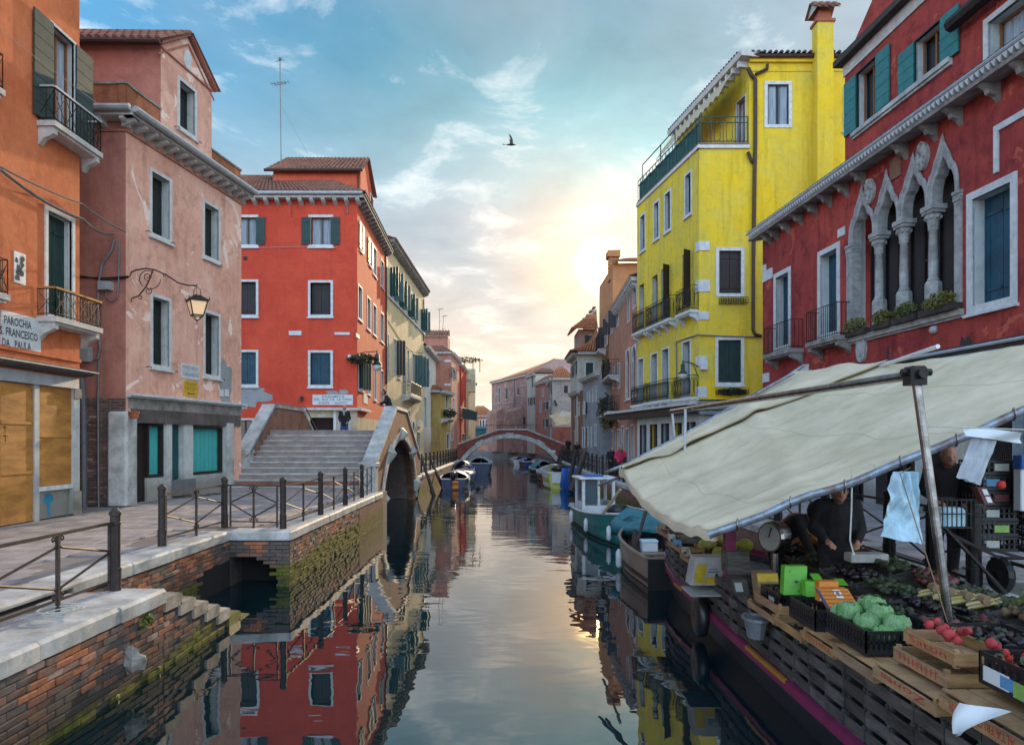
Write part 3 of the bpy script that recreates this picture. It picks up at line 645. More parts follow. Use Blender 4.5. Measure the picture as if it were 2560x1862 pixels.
# brick masonry laid brick by brick
BR = []
def brickmeshes(mat, L_=.25, H_=.062, D_=.12):
    out = []
    for s_ in range(4):
        mb = MB(); random.seed(s_ + 3); mb.box(-L_ / 2, L_ / 2, 0, D_, 0, H_, .006); mb.v = [(x + random.uniform(-.004, .004), y + random.uniform(-.004, .004), z + random.uniform(-.004, .004)) for x, y, z in mb.v]
        out.append(mb.mesh('brick', mat))
    half = MB(); half.box(-L_ / 4 + .004, L_ / 4 - .004, 0, D_, 0, H_, .006); out.append(half.mesh('brick', mat))
    return out
random.seed(11)
def lay(parent, f, u0, u1, z0, z1, mat='quay_brick', pitch=(.262, .076), skip=None, limit=300, proud=.0):
    """bricks in the facade frame f; the brick's own depth runs back into the wall"""
    ms = brickmeshes(mat); random.seed(5); rz = math.atan2(f.u.y, f.u.x); nrow = int((z1 - z0) / pitch[1]); cnt = 0; rest = MB()
    flip = -1 if f.n.dot(V3((-math.sin(rz), math.cos(rz), 0))) > 0 else 1
    allb = []
    for r_ in range(nrow):
        u = u0 + (pitch[0] * .5 if r_ % 2 else 0) * 1.0
        z = z1 - (r_ + 1) * pitch[1]
        if r_ % 2: allb.append((u0 + pitch[0] * .25, z, True))
        while u + pitch[0] <= u1 + .02:
            allb.append((u + pitch[0] / 2, z, False)); u += pitch[0]
        if u1 - u > .1: allb.append((u + pitch[0] * .25, z, True))
    if skip: allb = [b for b in allb if not skip(b[0], b[1] + .03)]
    allb.sort(key=lambda b: (f.pt(b[0], b[1]) - V3((0, 0, 1.8))).length)
    for u, z, half in allb:
        d = random.uniform(-.012, .016) - (.05 if random.random() < .04 else 0); me = ms[4] if half else random.choice(ms[:4]); p = f.pt(u, z, d + proud)
        if cnt < limit:
            o = bpy.data.objects.new('brick', me); COL.objects.link(o); o.parent = parent
            o.location = p - wloc(parent); o.rotation_euler = (random.uniform(-.02, .02), random.uniform(-.015, .015), rz + (math.pi if flip < 0 else 0)); cnt += 1
        else:
            hl = .12 if not half else .06; f.box(rest, u - hl, u + hl, z, z + .062, d + proud - .1, d + proud)
    if rest.v: rest.build('far_bricks', mat, parent, kind='stuff')
def coping(parent, f, u0, u1, z, w=.55, t=.2, L_=1.3, over=.03, mat='istrian_stone', name='coping_stone', bev=.02):
    n = max(1, round((u1 - u0) / L_)); cuts = [u0 + (u1 - u0) * (k + (random.uniform(-.15, .15) if 0 < k < n else 0)) / n for k in range(n + 1)]
    for k in range(n):
        a, b = cuts[k] + .006, cuts[k + 1] - .006; j = random.uniform(-.012, .012); mb = MB(); ns = 6; top = []; vs = []
        prof = [(-w, z - t), (over + j, z - t + .02), (over + j, z - .035), (over + j - .035, z), (-w, z)]
        for i in range(ns + 1):
            u = a + (b - a) * i / ns; e = .012 * mnoise.noise(V3((u * 3, z, 5))) if 0 < i < ns else -.008
            vs += [f.pt(u, q + (e * .4 if m_ in (2, 3) else 0), p + (e if m_ in (1, 2, 3) else 0)) for m_, (p, q) in enumerate(prof)]
        m_ = 5; mb.add(vs, [(i * m_ + q, i * m_ + (q + 1) % m_, (i + 1) * m_ + (q + 1) % m_, (i + 1) * m_ + q) for i in range(ns) for q in range(m_)] + [(0, 1, 2, 3, 4), tuple(ns * m_ + q for q in (4, 3, 2, 1, 0))])
        mb.build(name, mat, parent)
def quay_wall(label, f, u0, u1, ztop, fr='mortar', loc=None):
    t = thing('quay_wall', label, 'quay wall', tuple(f.pt((u0 + u1) / 2, WZ)))
    return t
# near landing wall with its water stairs
fn = Fac((-4.42, 4.0), (-4.42, 12.0))     # u = Y - 4
qw = thing('quay_wall', 'nearest brick canal wall under a broad white stone edge, bottom left', 'quay wall', (-4.45, 7, WZ))
mb = MB(); fn.box(mb, 0.5, 4.9, WZ - .8, -.3, -.2, -.018); mb.build('mortar_core', 'mortar', qw)
lay(qw, fn, 1.6, 4.9, WZ - .05, -.27, limit=300)
coping(qw, fn, 0.5, 4.9, -.08, w=.64, t=.2, L_=1.15)
stairs = thing('water_stairs', 'flight of worn stone steps going down along the wall into the canal', 'steps', (-5, 10, WZ))
NST = 7; TR = .40; RS = .145
mb = MB()
for k in range(NST):
    y = 8.9 + TR * k; fn.box(mb, y - 4, y - 4 + TR, WZ - .8, -.08 - RS * (k + 1) - .19, -1.2, -.018)
mb.build('mortar_core', 'mortar', stairs)
def stair_top(u): return -.08 - RS * (max(0, int((u + 4 - 8.9) / TR)) + 1) - .19
lay(stairs, fn, 4.9, 4.9 + NST * TR + .25, WZ - .05, -.27, skip=lambda u, z: z + .05 > stair_top(u + .05) or u > 4.9 + NST * TR - .05)
for k in range(NST):
    y = 8.9 + TR * k; z = -.08 - RS * (k + 1) + .02
    mb = MB(); vs = []; ns = 8
    prof = [(0, -.18), (TR + .05, -.18), (TR + .07, -.05), (TR + .04, -.012), (TR, 0), (0, 0)]
    for i in range(ns + 1):
        x = -5.6 + 1.2 * i / ns; e = .02 * mnoise.noise(V3((x * 2, k * 3.1, 1))) - (.02 if i in (0, ns) else 0); dip = -.015 * math.sin(math.pi * i / ns)
        vs += [(x, y + q + (e if q > 0 else 0), z + r_ + (dip if r_ > -.02 else 0) - (.012 if i in (0, ns) and r_ > -.02 else 0)) for q, r_ in prof]
    mb.add(vs, [(i * 6 + q, i * 6 + (q + 1) % 6, (i + 1) * 6 + (q + 1) % 6, (i + 1) * 6 + q) for i in range(ns) for q in range(6)] + [(0, 1, 2, 3, 4, 5), tuple(ns * 6 + q for q in range(5, -1, -1))])
    mb.build('step', 'step_stone' if k < 5 else 'algae', stairs, smooth=False)
# stone sticking out of the wall
mb = MB(); mb.ball((-4.36, 8.05, -.73), .13, 10, 7, (1, .8, 1.2), .5, 4); tag(recentre(mb.build('wall_stone', 'dirty_stone'), (-4.36, 8.05, -.85)), 'rough grey stone knob sticking out of the near brick canal wall', 'stone')
# raised inner kerb behind the landing, then the set-back wall
kb = thing('quay_wall', 'set back brick canal wall behind the water stairs, pale stone edge above', 'quay wall', (-5.6, 11, WZ))
fk = Fac((-5.6, 4.0), (-5.6, 14.0))
mb = MB(); fk.box(mb, 4.9, 10, WZ - .8, -.2, -.12, -.018); mb.build('mortar_core', 'mortar', kb)
lay(kb, fk, 4.9, 10.0, WZ - .05, -.2, skip=lambda u, z: u > 8.6 and z < -.62)
coping(kb, fk, .9, 4.9, 0, w=.5, t=.085, L_=1.6); coping(kb, fk, 4.9, 9.95, 0, w=.55, t=.2, L_=1.2)
pf = thing('quay_wall', 'short brick end wall of the jutting quay with a dark drain mouth at the water', 'quay wall', (-5, 13.9, WZ))
ff = Fac((-5.6, 13.9), (-4.42, 13.9))
mb = MB(); wall_grid(mb, ff, 0, 1.18, WZ - .8, -.2, [(0.0, .95, WZ - .8, -.52)], depth=.6, mat='mortar', reveal='mortar'); mb.use('dark_void'); mb.quad(ff.pt(0, WZ - .8, -.6), ff.pt(.95, WZ - .8, -.6), ff.pt(.95, -.5, -.6), ff.pt(0, -.5, -.6)); fk.box(mb, 8.5, 9.9, WZ - .8, -.56, -.02, -.004); mb.build('mortar_core', None, pf)
lay(pf, ff, 0.0, 1.18, WZ - .05, -.2, skip=lambda u, z: u < .95 and z < -.50 - .45 * (u / .95) ** 3 + .05 * math.sin(u * 19), proud=.018)
coping(pf, ff, -.02, 1.2, 0, w=.5, t=.2, L_=1.25, over=.05)
sf = thing('quay_wall', 'long mossy brick canal wall running from the jutting corner to the bridge foot', 'quay wall', (-4.42, 19, WZ))
fs = Fac((-4.42, 13.9), (-4.5, 24.4))
mb = MB(); mb.use('algae_brick'); fs.box(mb, 6.6, 10.5, WZ - .8, -.2, -.12, 0); mb.use('mortar'); fs.box(mb, 0, 6.6, WZ - .8, -.2, -.12, -.018); mb.build('masonry', None, sf)
lay(sf, fs, 0.02, 6.6, WZ - .05, -.2, limit=300)
coping(sf, fs, 0, 10.4, 0, w=.55, t=.2, L_=1.5)
mb = MB()
for i in range(420):
    u = random.uniform(.2, 10.3); z = -1.08 + abs(random.gauss(0, .20)) * (1 if u > 2 else .5); p = fs.pt(u, z, .0); mb.ball(p, random.uniform(.008, .02), 5, 3, (.4, 2.2, .6), .5, i)
mb.build('algae', 'algae', sf, kind='stuff')
mb = MB()
for i in range(50):
    u = random.uniform(6.6, 7.5); mb.ball(fn.pt(u, -1.08 + min(abs(random.gauss(0, .13)) * (u - 4.6) / 2.5, max(.02, stair_top(u) + 1.1)), .0), random.uniform(.006, .015), 5, 3, (.4, 1.8, .7), .5, i)
for i in range(3):
    u = random.uniform(3.8, 5.2) ; mb.ball(fn.pt(u, -1.08 + abs(random.gauss(0, .05)), .01), random.uniform(.02, .04), 5, 3, (.5, 1.3, .8), .5, i)
mb.build('algae', 'algae', stairs, kind='stuff')
# a tuft of weed
def leafclump(name, c, rad, n, mat, parent=None, sz=(1, 1, 1), leafsz=.05, seed=1, kind=None, up=.0):
    rnd_ = random.Random(seed); mb = MB()
    for i in range(n):
        d = V3((rnd_.gauss(0, 1), rnd_.gauss(0, 1), rnd_.gauss(0, 1))); d.normalize(); r_ = rad * rnd_.uniform(.35, 1) ** .6; c0 = V3(c) + V3((d.x * sz[0], d.y * sz[1], d.z * sz[2])) * r_
        a = V3((rnd_.gauss(0, 1), rnd_.gauss(0, 1), rnd_.gauss(0, 1) + up)); a.normalize(); b = a.cross(V3((rnd_.gauss(0, 1), rnd_.gauss(0, 1), rnd_.gauss(0, 1)))); b.normalize(); s_ = leafsz * rnd_.uniform(.5, 1.3)
        mb.add([c0 - a * s_, c0 + b * s_ * .45, c0 + a * s_, c0 - b * s_ * .45], [(0, 1, 2, 3)])
    return mb.build(name, mat, parent, kind=kind)
tag(recentre(leafclump('weed', (-4.36, 8.35, -.36), .09, 90, 'leaf', sz=(.6, 1.2, .9), leafsz=.05), (-4.36, 8.35, -.42)), 'small tuft of green weed growing under the near stone edge', 'plant')
# rest of the canal walls
lw = thing('quay_wall', 'left canal wall beyond the bridge, mossy brick under the long railing', 'quay wall', (-4.7, 50, WZ))
fl = Fac((-4.68, 34.9), (-4.7, 66)); mb = MB(); fl.box(mb, 0, 34, WZ - .8, -.2, -.15, 0); mb.build('masonry', 'algae_brick', lw); coping(lw, fl, 0, 30, 0, L_=2.2)
side = thing('quay_wall', 'brick wall of the side canal seen under the first bridge', 'quay wall', (-8, 35, WZ)); fb = Fac((-14, 34.95), (-4.7, 34.95)); mb = MB(); fb.box(mb, 0, 9.3, WZ - .8, -.02, -.15, 0); mb.build('masonry', 'algae_brick_side', side)
rw = thing('quay_wall', 'right canal wall along the market side with pale stone edge', 'quay wall', (4.6, 26, WZ))
for (a, b) in (((5.33, 14), (5.33, 3)), ((4.23, 36), (5.33, 14)), ((4.23, 72), (4.23, 36))):
    f_ = Fac(a, b); mb = MB(); f_.box(mb, 0, f_.len, WZ - .8, -.2, -.15, 0); mb.build('masonry', 'algae_brick', rw); coping(rw, f_, 0, f_.len, 0, L_=2.0)
# ------------------------------------------------------------------ first bridge (spans the side canal)
br = thing('stone_bridge', 'stepped brick bridge with pale stone parapets and a pointed white arch, left of the canal', 'bridge', (-7.4, 30, WZ))
AC, AH, AZ0, AZ1 = 30.15, 4.5, WZ, 1.82
def arch_z(y):
    t = (y - AC) / AH
    return AZ0 + (AZ1 - AZ0) * math.sqrt(max(0, 1 - t * t)) + .10 * max(0, 1 - abs(t) * 4) if abs(t) < 1 else -2.5
def ptop(y, prof):
    for (a, za), (b, zb) in zip(prof, prof[1:]):
        if a <= y <= b: return za + (zb - za) * (y - a) / (b - a)
    return prof[-1][1]
PR = [(24.35, .88), (28.75, 3.06), (31.6, 3.04), (36.2, .85)]
PL = [(26.0, 1.3), (28.7, 3.14), (32.6, 3.14), (36.2, 1.1)]
def parapet(prof, x0, x1, arch, nm='parapet'):
    ys = sorted({prof[0][0], prof[-1][0], *[p[0] for p in prof], *[AC + AH * math.cos(math.pi * k / 40) for k in range(41)]}); ys = [y for y in ys if prof[0][0] <= y <= prof[-1][0]]
    mb = MB()
    for a, b in zip(ys, ys[1:]):
        za, zb = (arch_z(a + 1e-4), arch_z(b - 1e-4)) if arch else (-2.5, -2.5); ta, tb = ptop(a, prof), ptop(b, prof)
        mb.hexa([(x0, a, za), (x1, a, za), (x1, b, zb), (x0, b, zb), (x0, a, ta), (x1, a, ta), (x1, b, tb), (x0, b, tb)])
    p = mb.build(nm, 'bridge_brick', br)
    for (a, za), (b, zb) in zip(prof, prof[1:]):
        L_ = math.hypot(b - a, zb - za); n = max(1, round(L_ / 1.25))
        for k in range(n):
            y0, y1 = a + (b - a) * k / n + .006, a + (b - a) * (k + 1) / n - .006; q0, q1 = ptop(y0, prof), ptop(y1, prof); o = .055; t = .14; m2 = MB()
            m2.hexa([(x0 - o, y0, q0 + .002), (x1 + o, y0, q0 + .002), (x1 + o, y1, q1 + .002), (x0 - o, y1, q1 + .002), (x0 - o + .02, y0, q0 + t), (x1 + o - .02, y0, q0 + t), (x1 + o - .02, y1, q1 + t), (x0 - o + .02, y1, q1 + t)]); m2.build('coping_stone', 'istrian_stone', br)
    return p
parapet(PR, -5.2, -4.76, True); parapet(PL, -10.2, -9.75, True)
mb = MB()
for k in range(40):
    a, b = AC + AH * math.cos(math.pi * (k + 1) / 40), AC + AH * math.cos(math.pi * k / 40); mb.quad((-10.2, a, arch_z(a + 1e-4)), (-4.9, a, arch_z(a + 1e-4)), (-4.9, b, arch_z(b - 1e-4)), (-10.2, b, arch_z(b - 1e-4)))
mb.build('vault', 'dark_lintel_stone', br)  # dark stone colour paints the shade under the arch
nv = 15
for k in range(nv):
    vs = []; m2 = MB(); t = .30
    for j in range(4):
        th = math.pi * (k + j / 3 * .985 + .0075) / nv; y = AC - AH * math.cos(th); z = arch_z(min(max(y, AC - AH + .002), AC + AH - .002)); n_ = V3((0, -math.cos(th) / AH, math.sin(th) / 2.92)).normalized()
        for (x, r_) in ((-4.70, .0), (-4.70, t), (-4.80, t), (-4.80, 0)): vs.append((x, y + n_.y * r_, z + n_.z * r_))
    m2.add(vs, [(j * 4 + q, j * 4 + (q + 1) % 4, (j + 1) * 4 + (q + 1) % 4, (j + 1) * 4 + q) for j in range(3) for q in range(4)] + [(0, 1, 2, 3), (15, 14, 13, 12)])
    m2.build('voussoir', 'istrian_stone', br)
for th in (R(14), R(50), R(90), R(130), R(166)):   # pointed blocks of the arch
    y = AC - AH * math.cos(th); z = arch_z(min(max(y, AC - AH + .01), AC + AH - .01)); n_ = V3((0, -math.cos(th) / AH, math.sin(th) / 2.92)).normalized(); tg = V3((0, n_.z, -n_.y)); c = V3((-4.72, y, z)); m2 = MB()
    a, b, d_, e = c + tg * .3 - n_ * .12, c - tg * .3 - n_ * .12, c - tg * .3 + n_ * .42, c + tg * .3 + n_ * .42; ap = c + n_ * .15 + V3((.26, 0, 0)); back = V3((-.1, 0, 0))
    m2.add([a, b, d_, e, ap, a + back, b + back, d_ + back, e + back], [(0, 1, 4), (1, 2, 4), (2, 3, 4), (3, 0, 4), (5, 6, 1, 0), (6, 7, 2, 1), (7, 8, 3, 2), (8, 5, 0, 3)]); m2.build('keystone', 'istrian_stone', br)
for k in range(1, 12):
    y0 = 24.4 + .38 * (k - 1); y1 = y0 + .38 if k < 11 else 32.3; z = .2 * k; xl = -9.75 if y0 > 25.9 else -10.2; xr = -5.2
    m2 = MB(); m2.box(xl, xr, y0, y1 + (.02 if k < 11 else 0), z - .205, z - .045); m2.build('riser', 'stair_stone', br)
    m2 = MB(); m2.box(xl + .003, xr - .003, y0 - .025, y1 - .026, z - .044, z, .012); m2.build('step', 'istrian_stone' if k < 11 else 'stair_stone', br)
for k in range(1, 11):
    y0 = 32.3 + .38 * (k - 1); m2 = MB(); m2.box(-9.75, -5.2, y0, y0 + .4, 2.0 - .2 * k, 2.2 - .2 * k); m2.build('step', 'stair_stone', br)
mb = MB(); mb.box(-9.7, -5.25, 24.6, 27.5, -.1, .35); mb.hexa([(-9.7, 25.4, .1), (-5.25, 25.4, .1), (-5.25, 28.4, .1), (-9.7, 28.4, .1), (-9.7, 25.5, .2), (-5.25, 25.5, .2), (-5.25, 28.4, 1.9), (-9.7, 28.4, 1.9)]); mb.build('fill', 'bridge_brick', br)
for (x0, x1, y, zt, prf) in ((-5.26, -4.70, 24.1, 1.02, PR), (-10.26, -9.69, 25.75, 1.44, PL)):
    m2 = MB(); m2.box(x0, x1, y, y + .5, -.25, zt - .13); m2.build('pier', 'istrian_stone', br); m2 = MB(); m2.box(x0 - .05, x1 + .05, y - .04, y + .55, zt - .129, zt, .02); m2.build('pier_cap', 'istrian_stone', br)
m2 = MB(); pts = [(-9.62, 25.5, 1.0), (-9.62, 25.7, 1.3), (-9.62, 28.7, 3.32), (-9.62, 32.6, 3.32), (-9.62, 35.6, 1.75)]; m2.tube(pts, .025, 8)
for p in pts[1:]: m2.tube([V3(p), V3(p) + V3((-.2, 0, -.12))], .012, 5)
m2.build('handrail', 'steel', br)
# ------------------------------------------------------------------ second bridge, across the main canal
b2 = thing('brick_bridge', 'low red brick bridge with a broad white arch crossing the canal in the distance', 'bridge', (0, 66, WZ))
Y0, Y1 = 64.6, 67.8
TOP = [(-5.05, 1.35), (-1.2, 2.72), (1.35, 2.72), (5.3, 1.2)]
A2 = (-4.55, 4.15, -.25, 2.02)
def a2(x):
    c = (A2[0] + A2[1]) / 2; h = (A2[1] - A2[0]) / 2; rad = (h * h + (A2[3] - A2[2]) ** 2) / (2 * (A2[3] - A2[2])); t = rad * rad - (x - c) ** 2
    return A2[3] - rad + math.sqrt(t) if abs(x - c) < h else -2.5
xs = sorted({p[0] for p in TOP} | {A2[0] + (A2[1] - A2[0]) * k / 30 for k in range(31)})
for ya, yb in ((Y0, Y0 + .35), (Y1 - .35, Y1)):
    mb = MB()
    for a, b in zip(xs, xs[1:]):
        za, zb = a2(a + 1e-4), a2(b - 1e-4)
        if a >= A2[1] - 1e-3 or b <= A2[0] + 1e-3: za = zb = -2.5
        ta, tb = ptop(a, TOP), ptop(b, TOP); mb.hexa([(a, ya, za), (b, ya, zb), (b, yb, zb), (a, yb, za), (a, ya, ta), (b, ya, tb), (b, yb, tb), (a, yb, ta)])
    mb.build('parapet', 'far_bridge_brick', b2)
    for (a, za), (b, zb) in zip(TOP, TOP[1:]):
        n = max(1, round((b - a) / 1.2))
        for k in range(n):
            c, d = a + (b - a) * k / n + .005, a + (b - a) * (k + 1) / n - .005; m2 = MB(); z0, z1 = ptop(c, TOP), ptop(d, TOP)
            m2.hexa([(c, ya - .06, z0 + .001), (d, ya - .06, z1 + .001), (d, yb + .06, z1 + .001), (c, yb + .06, z0 + .001), (c, ya - .06, z0 + .13), (d, ya - .06, z1 + .13), (d, yb + .06, z1 + .13), (c, yb + .06, z0 + .13)]); m2.build('coping_stone', 'istrian_stone', b2)
mb = MB()
for k in range(30):
    a, b = A2[0] + (A2[1] - A2[0]) * k / 30, A2[0] + (A2[1] - A2[0]) * (k + 1) / 30; mb.hexa([(a, Y0 + .35, a2(a + 1e-4)), (b, Y0 + .35, a2(b - 1e-4)), (b, Y1 - .35, a2(b - 1e-4)), (a, Y1 - .35, a2(a + 1e-4)), (a, Y0 + .35, a2(a + 1e-4) + .3), (b, Y0 + .35, a2(b - 1e-4) + .3), (b, Y1 - .35, a2(b - 1e-4) + .3), (a, Y1 - .35, a2(a + 1e-4) + .3)])
mb.build('vault', 'far_bridge_brick', b2)
nv = 13
for k in range(nv):
    m2 = MB(); vs = []; big = k in (2, 6, 10)
    for j in range(5):
        x = A2[0] + (A2[1] - A2[0]) * (k + j / 4 * .98 + .01) / nv; x = min(max(x, A2[0] + .01), A2[1] - .01); z = a2(x); c = (A2[0] + A2[1]) / 2; n_ = V3(((x - c) / 5.3, 0, 1)).normalized(); t = .36 if not big else .46
        for (y, r_) in ((Y0 - .05 - (.04 if big else 0), -.02), (Y0 - .05 - (.04 if big else 0), t), (Y0 + .1, t), (Y0 + .1, -.02)): vs.append((x + n_.x * r_, y, z + n_.z * r_))
    m2.add(vs, [(j * 4 + q, j * 4 + (q + 1) % 4, (j + 1) * 4 + (q + 1) % 4, (j + 1) * 4 + q) for j in range(4) for q in range(4)] + [(0, 1, 2, 3), (19, 18, 17, 16)]); m2.build('voussoir', 'istrian_stone', b2)
m2 = MB()
for k in range(9): m2.bar((-2.4 + k * .6, Y1 - .1, 2.8), (-2.4 + k * .6, Y1 - .1, 3.25), .03)
m2.tube([(-2.6, Y1 - .1, 3.25), (2.5, Y1 - .1, 3.25)], .025, 5); m2.build('railing', 'iron', b2)
for sx in (-1, 1):
    m2 = MB(); m2.box(-5.6 if sx < 0 else 4.15, -4.55 if sx < 0 else 5.2, Y0 - .5, Y0 + .3, -2.3, -.3); m2.build('abutment', 'istrian_stone', b2)
m2 = MB(); m2.bar((3.4, Y0 - .06, .75), (4.0, Y0 - .06, .75), .04, .25); m2.build('plaque', 'white_stone', b2)
# ------------------------------------------------------------------ buildings, left bank
def fmap(f, v, x, y, d=.01):
    u, z = f.uz(v, x, y, d); return u, z
def ftext(body, f, v, x0, y0, x1, y1, size, mat, parent, d=.04, lines=1, width=None, bold=0.0):
    """lettering centred between two picture points on facade f"""
    (ua, za), (ub, zb) = f.uz(v, x0, y0, d), f.uz(v, x1, y1, d); uc, zc = (ua + ub) / 2, (za + zb) / 2
    return text(body, size, mat, parent, lambda a, b: f.pt(uc + a, zc + b, d), width=width or abs(ub - ua), bold=bold)
def shell(mb, poly, z0, z1, skip=()):
    """plain walls over the footprint edges not in skip, plus the top"""
    n = len(poly)
    for i in range(n):
        if i in skip: continue
        a, b = poly[i], poly[(i + 1) % n]; mb.quad((*a, z0), (*b, z0), (*b, z1), (*a, z1))
    mb.add([(*p, z1) for p in poly], [tuple(range(n))])
def cable(name, pts, r, mat, label=None, parent=None, sag=0.0, cat='cable'):
    mb = MB(); q = []
    for a, b in zip(pts, pts[1:]):
        a, b = V3(a), V3(b); n = 8
        q += [a.lerp(b, k / n) - V3((0, 0, sag * 4 * (k / n) * (1 - k / n))) for k in range(n)]
    q.append(V3(pts[-1])); mb.tube(q, r, 5); o = mb.build(name, mat, parent)
    if label: tag(recentre(o, q[0]), label, cat)
    return o
# ---- orange house
H1 = thing('orange_house', 'tall orange plastered house at the left edge with boarded shopfront', 'house', (-12.5, 13, 0))
f = Fac((-10.75, 6.0), (-10.75, 17.4)); holes = []
def W(r, **k): holes.append(window(f, r, k.pop('parent', H1), **k))
r = f.rect('A', 292, 118, 444, 755); W(r, kind='open', sh='shutter_grey_green', horiz=True, curtain=True, fw=.06, sill=False, lw=.66, depth=.25)
balcony(f, r[0] - .45, r[1] + .45, r[2] - .02, H1, out=.42, h=.75, style='cross', toprail='zinc')
r2 = f.rect('A', 262, 1205, 437, 1715); r2 = (r2[0], r2[1], 1.8 + (1100 - 789) / F * 15.9 * 1.0, r2[3]); W(r2, kind='closed', sh='shutter_green', fw=.1, sill=False, depth=.22)
balcony(f, r2[0] - .28, r2[1] + .45, r2[2] - .02, H1, out=.45, h=.62, style='cross', toprail='plywood', rail='rusty_iron')
for (v, xa, yb) in (('A', 22, 545), ('B', 50, 325)):
    u, z = f.uz(v, xa, yb, .3); balcony(f, u - 1.6, u, z + .03, H1, out=.34, h=.72, style='cross', rail='rusty_iron', brackets=0); W((u - 1.4, u - .35, z + .02, z + 2.3), kind='closed', sh='shutter_grey_green', sill=False)
# upper row and an extra one above the frame keep the facade going
bz = f.uz('B', 300, 655)[1]
shop = (f.uz('B', 0, 815)[0], f.uz('B', 447, 845)[0], 0.0, f.uz('B', 200, 826)[1])
holes.append((f.uz('P', 2, 0)[0] - 2.2, 11.15, 0.0, shop[3], .12))
mb = MB(); wall_grid(mb, f, 0, 11.4, 0, 15.5, holes, mat='orange_plaster', reveal='shop_white'); mb.use('orange_plaster')
shell(mb, [(-10.75, 6), (-10.75, 17.4), (-19, 17.4), (-19, 6)], 0, 15.5, skip=(0,)); mb.build('wall', None, H1)
hu0, hu1 = holes[-1][0], holes[-1][1]
mb = MB(); f.box(mb, hu0, hu1, 0, shop[3], -.125, -.12); mb.build('shop_back', 'shop_white', H1)
t = shop[3]
mb = MB(); f.box(mb, hu0, 11.3, t + .002, t + .26, -.05, .05); mb.build('lintel', 'zinc', H1)
mb = MB(); p = [f.pt(hu0, t + .30, .003), f.pt(hu0, t + .52, .003), f.pt(hu0, t + .40, .32), f.pt(hu0, t + .36, .32)]; mb.extr(p, f.u * (11.55 - hu0)); e_ = mb.build('shop_eave', 'dark_lintel_stone', H1)
mb = MB(); f.box(mb, hu0, 11.62, t + .405, t + .435, .26, .36); mb.build('eave_edge', 'cornice_stone', e_)
mb = MB(); f.box(mb, 0, 11.4, t + .66, t + .74, .003, .05); mb.build('string_course', 'orange_plaster', H1)
def bx(name, x0, yt, x1, yb, mat, d0=-.1, d1=-.05, par=H1, v='B', ff=None, **k):
    g_ = ff or f; r = g_.rect(v, x0, yt, x1, yb); mb = MB(); g_.box(mb, r[0], r[1], r[2], r[3], d0, d1); return mb.build(name, mat, par, **k)
b1 = bx('plywood_board', 12, 812, 196, 1640, 'plywood', -.09, -.03, label='tall stained plywood board closing the shop door'); b2_ = bx('plywood_board', 228, 832, 415, 1412, 'plywood', -.09, -.03)
for b_, (x0, y0, x1, y1) in ((b1, (12, 812, 196, 1640)), (b2_, (228, 832, 415, 1412))):
    r = f.rect('B', x0, y0, x1, y1); mb = MB()
    for k in range(26):
        u = random.choice((r[0] + .05, r[1] - .05, random.uniform(r[0], r[1]))); z = random.uniform(r[2] + .05, r[3] - .05); mb.lathe([(.008, -.03), (.012, -.026)], (0, 0, 0), 5); mb.v = mb.v[:-10] + [tuple(f.pt(u, z, -.028) + V3((p_[2] * 0 + .002 * (i_ > 4), p_[0], p_[1]))) for i_, p_ in enumerate(mb.v[-10:])]
    mb.build('nails', 'iron', b_, kind='stuff')
bx('post', 198, 826, 226, 1625, 'zinc', -.1, .0); bx('sill_board', 226, 1414, 415, 1440, 'white_paint', -.1, .02)
bx('pilaster', 416, 850, 448, 1570, 'shop_white', -.1, .04); bx('pilaster_cap', 412, 850, 450, 905, 'dirty_stone', .041, .08); bx('pilaster_base', 412, 1440, 452, 1585, 'dirty_stone', .041, .07)
r = f.rect('B', 268, 1455, 345, 1590); mb = MB(); c = ((r[0] + r[1]) / 2, (r[2] + r[3]) / 2)
for k, (du, dz, rr) in enumerate(((0, .16, .13), (-.08, .12, .09), (.09, .13, .09), (0, .0, .045), (-.02, -.12, .05), (.03, -.2, .045), (0.01, -.08, .05))):
    pts = [f.pt(c[0] + du + rr * math.cos(a) * (1 + .2 * math.sin(5 * a + k)), c[1] + dz + rr * math.sin(a) * (1 + .2 * math.sin(3 * a + k)), -.118 + .001 * k) for a in [2 * math.pi * j / 18 for j in range(18)]]
    mb.add(pts, [tuple(range(18))])
mb.build('graffiti', 'graffiti_blue', H1)
# door furniture, plank joints and grime lines of the boarded shop
for (x, y) in ((22, 1070), (24, 1120)):
    u, z = f.uz('B', x, y, -.02); m2 = MB(); m2.tube([f.pt(u, z, -.028), f.pt(u, z, .02), f.pt(u + .05, z - .01, .02)], .012, 5); m2.tube([f.pt(u, z, .0), f.pt(u + .01, z - .12, .0)], .008, 4); m2.build('latch', 'iron', b1)
for b_, (x0, y0, x1, y1), cuts in ((b1, (12, 812, 196, 1640), (.36, .72)), (b2_, (228, 832, 415, 1412), (.5,))):
    r = f.rect('B', x0, y0, x1, y1)
    for c_ in cuts: m2 = MB(); f.box(m2, r[0] + .01, r[1] - .01, r[2] + (r[3] - r[2]) * c_ - .03, r[2] + (r[3] - r[2]) * c_ + .03, -.0295, -.012); m2.build('batten', 'plywood', b_)
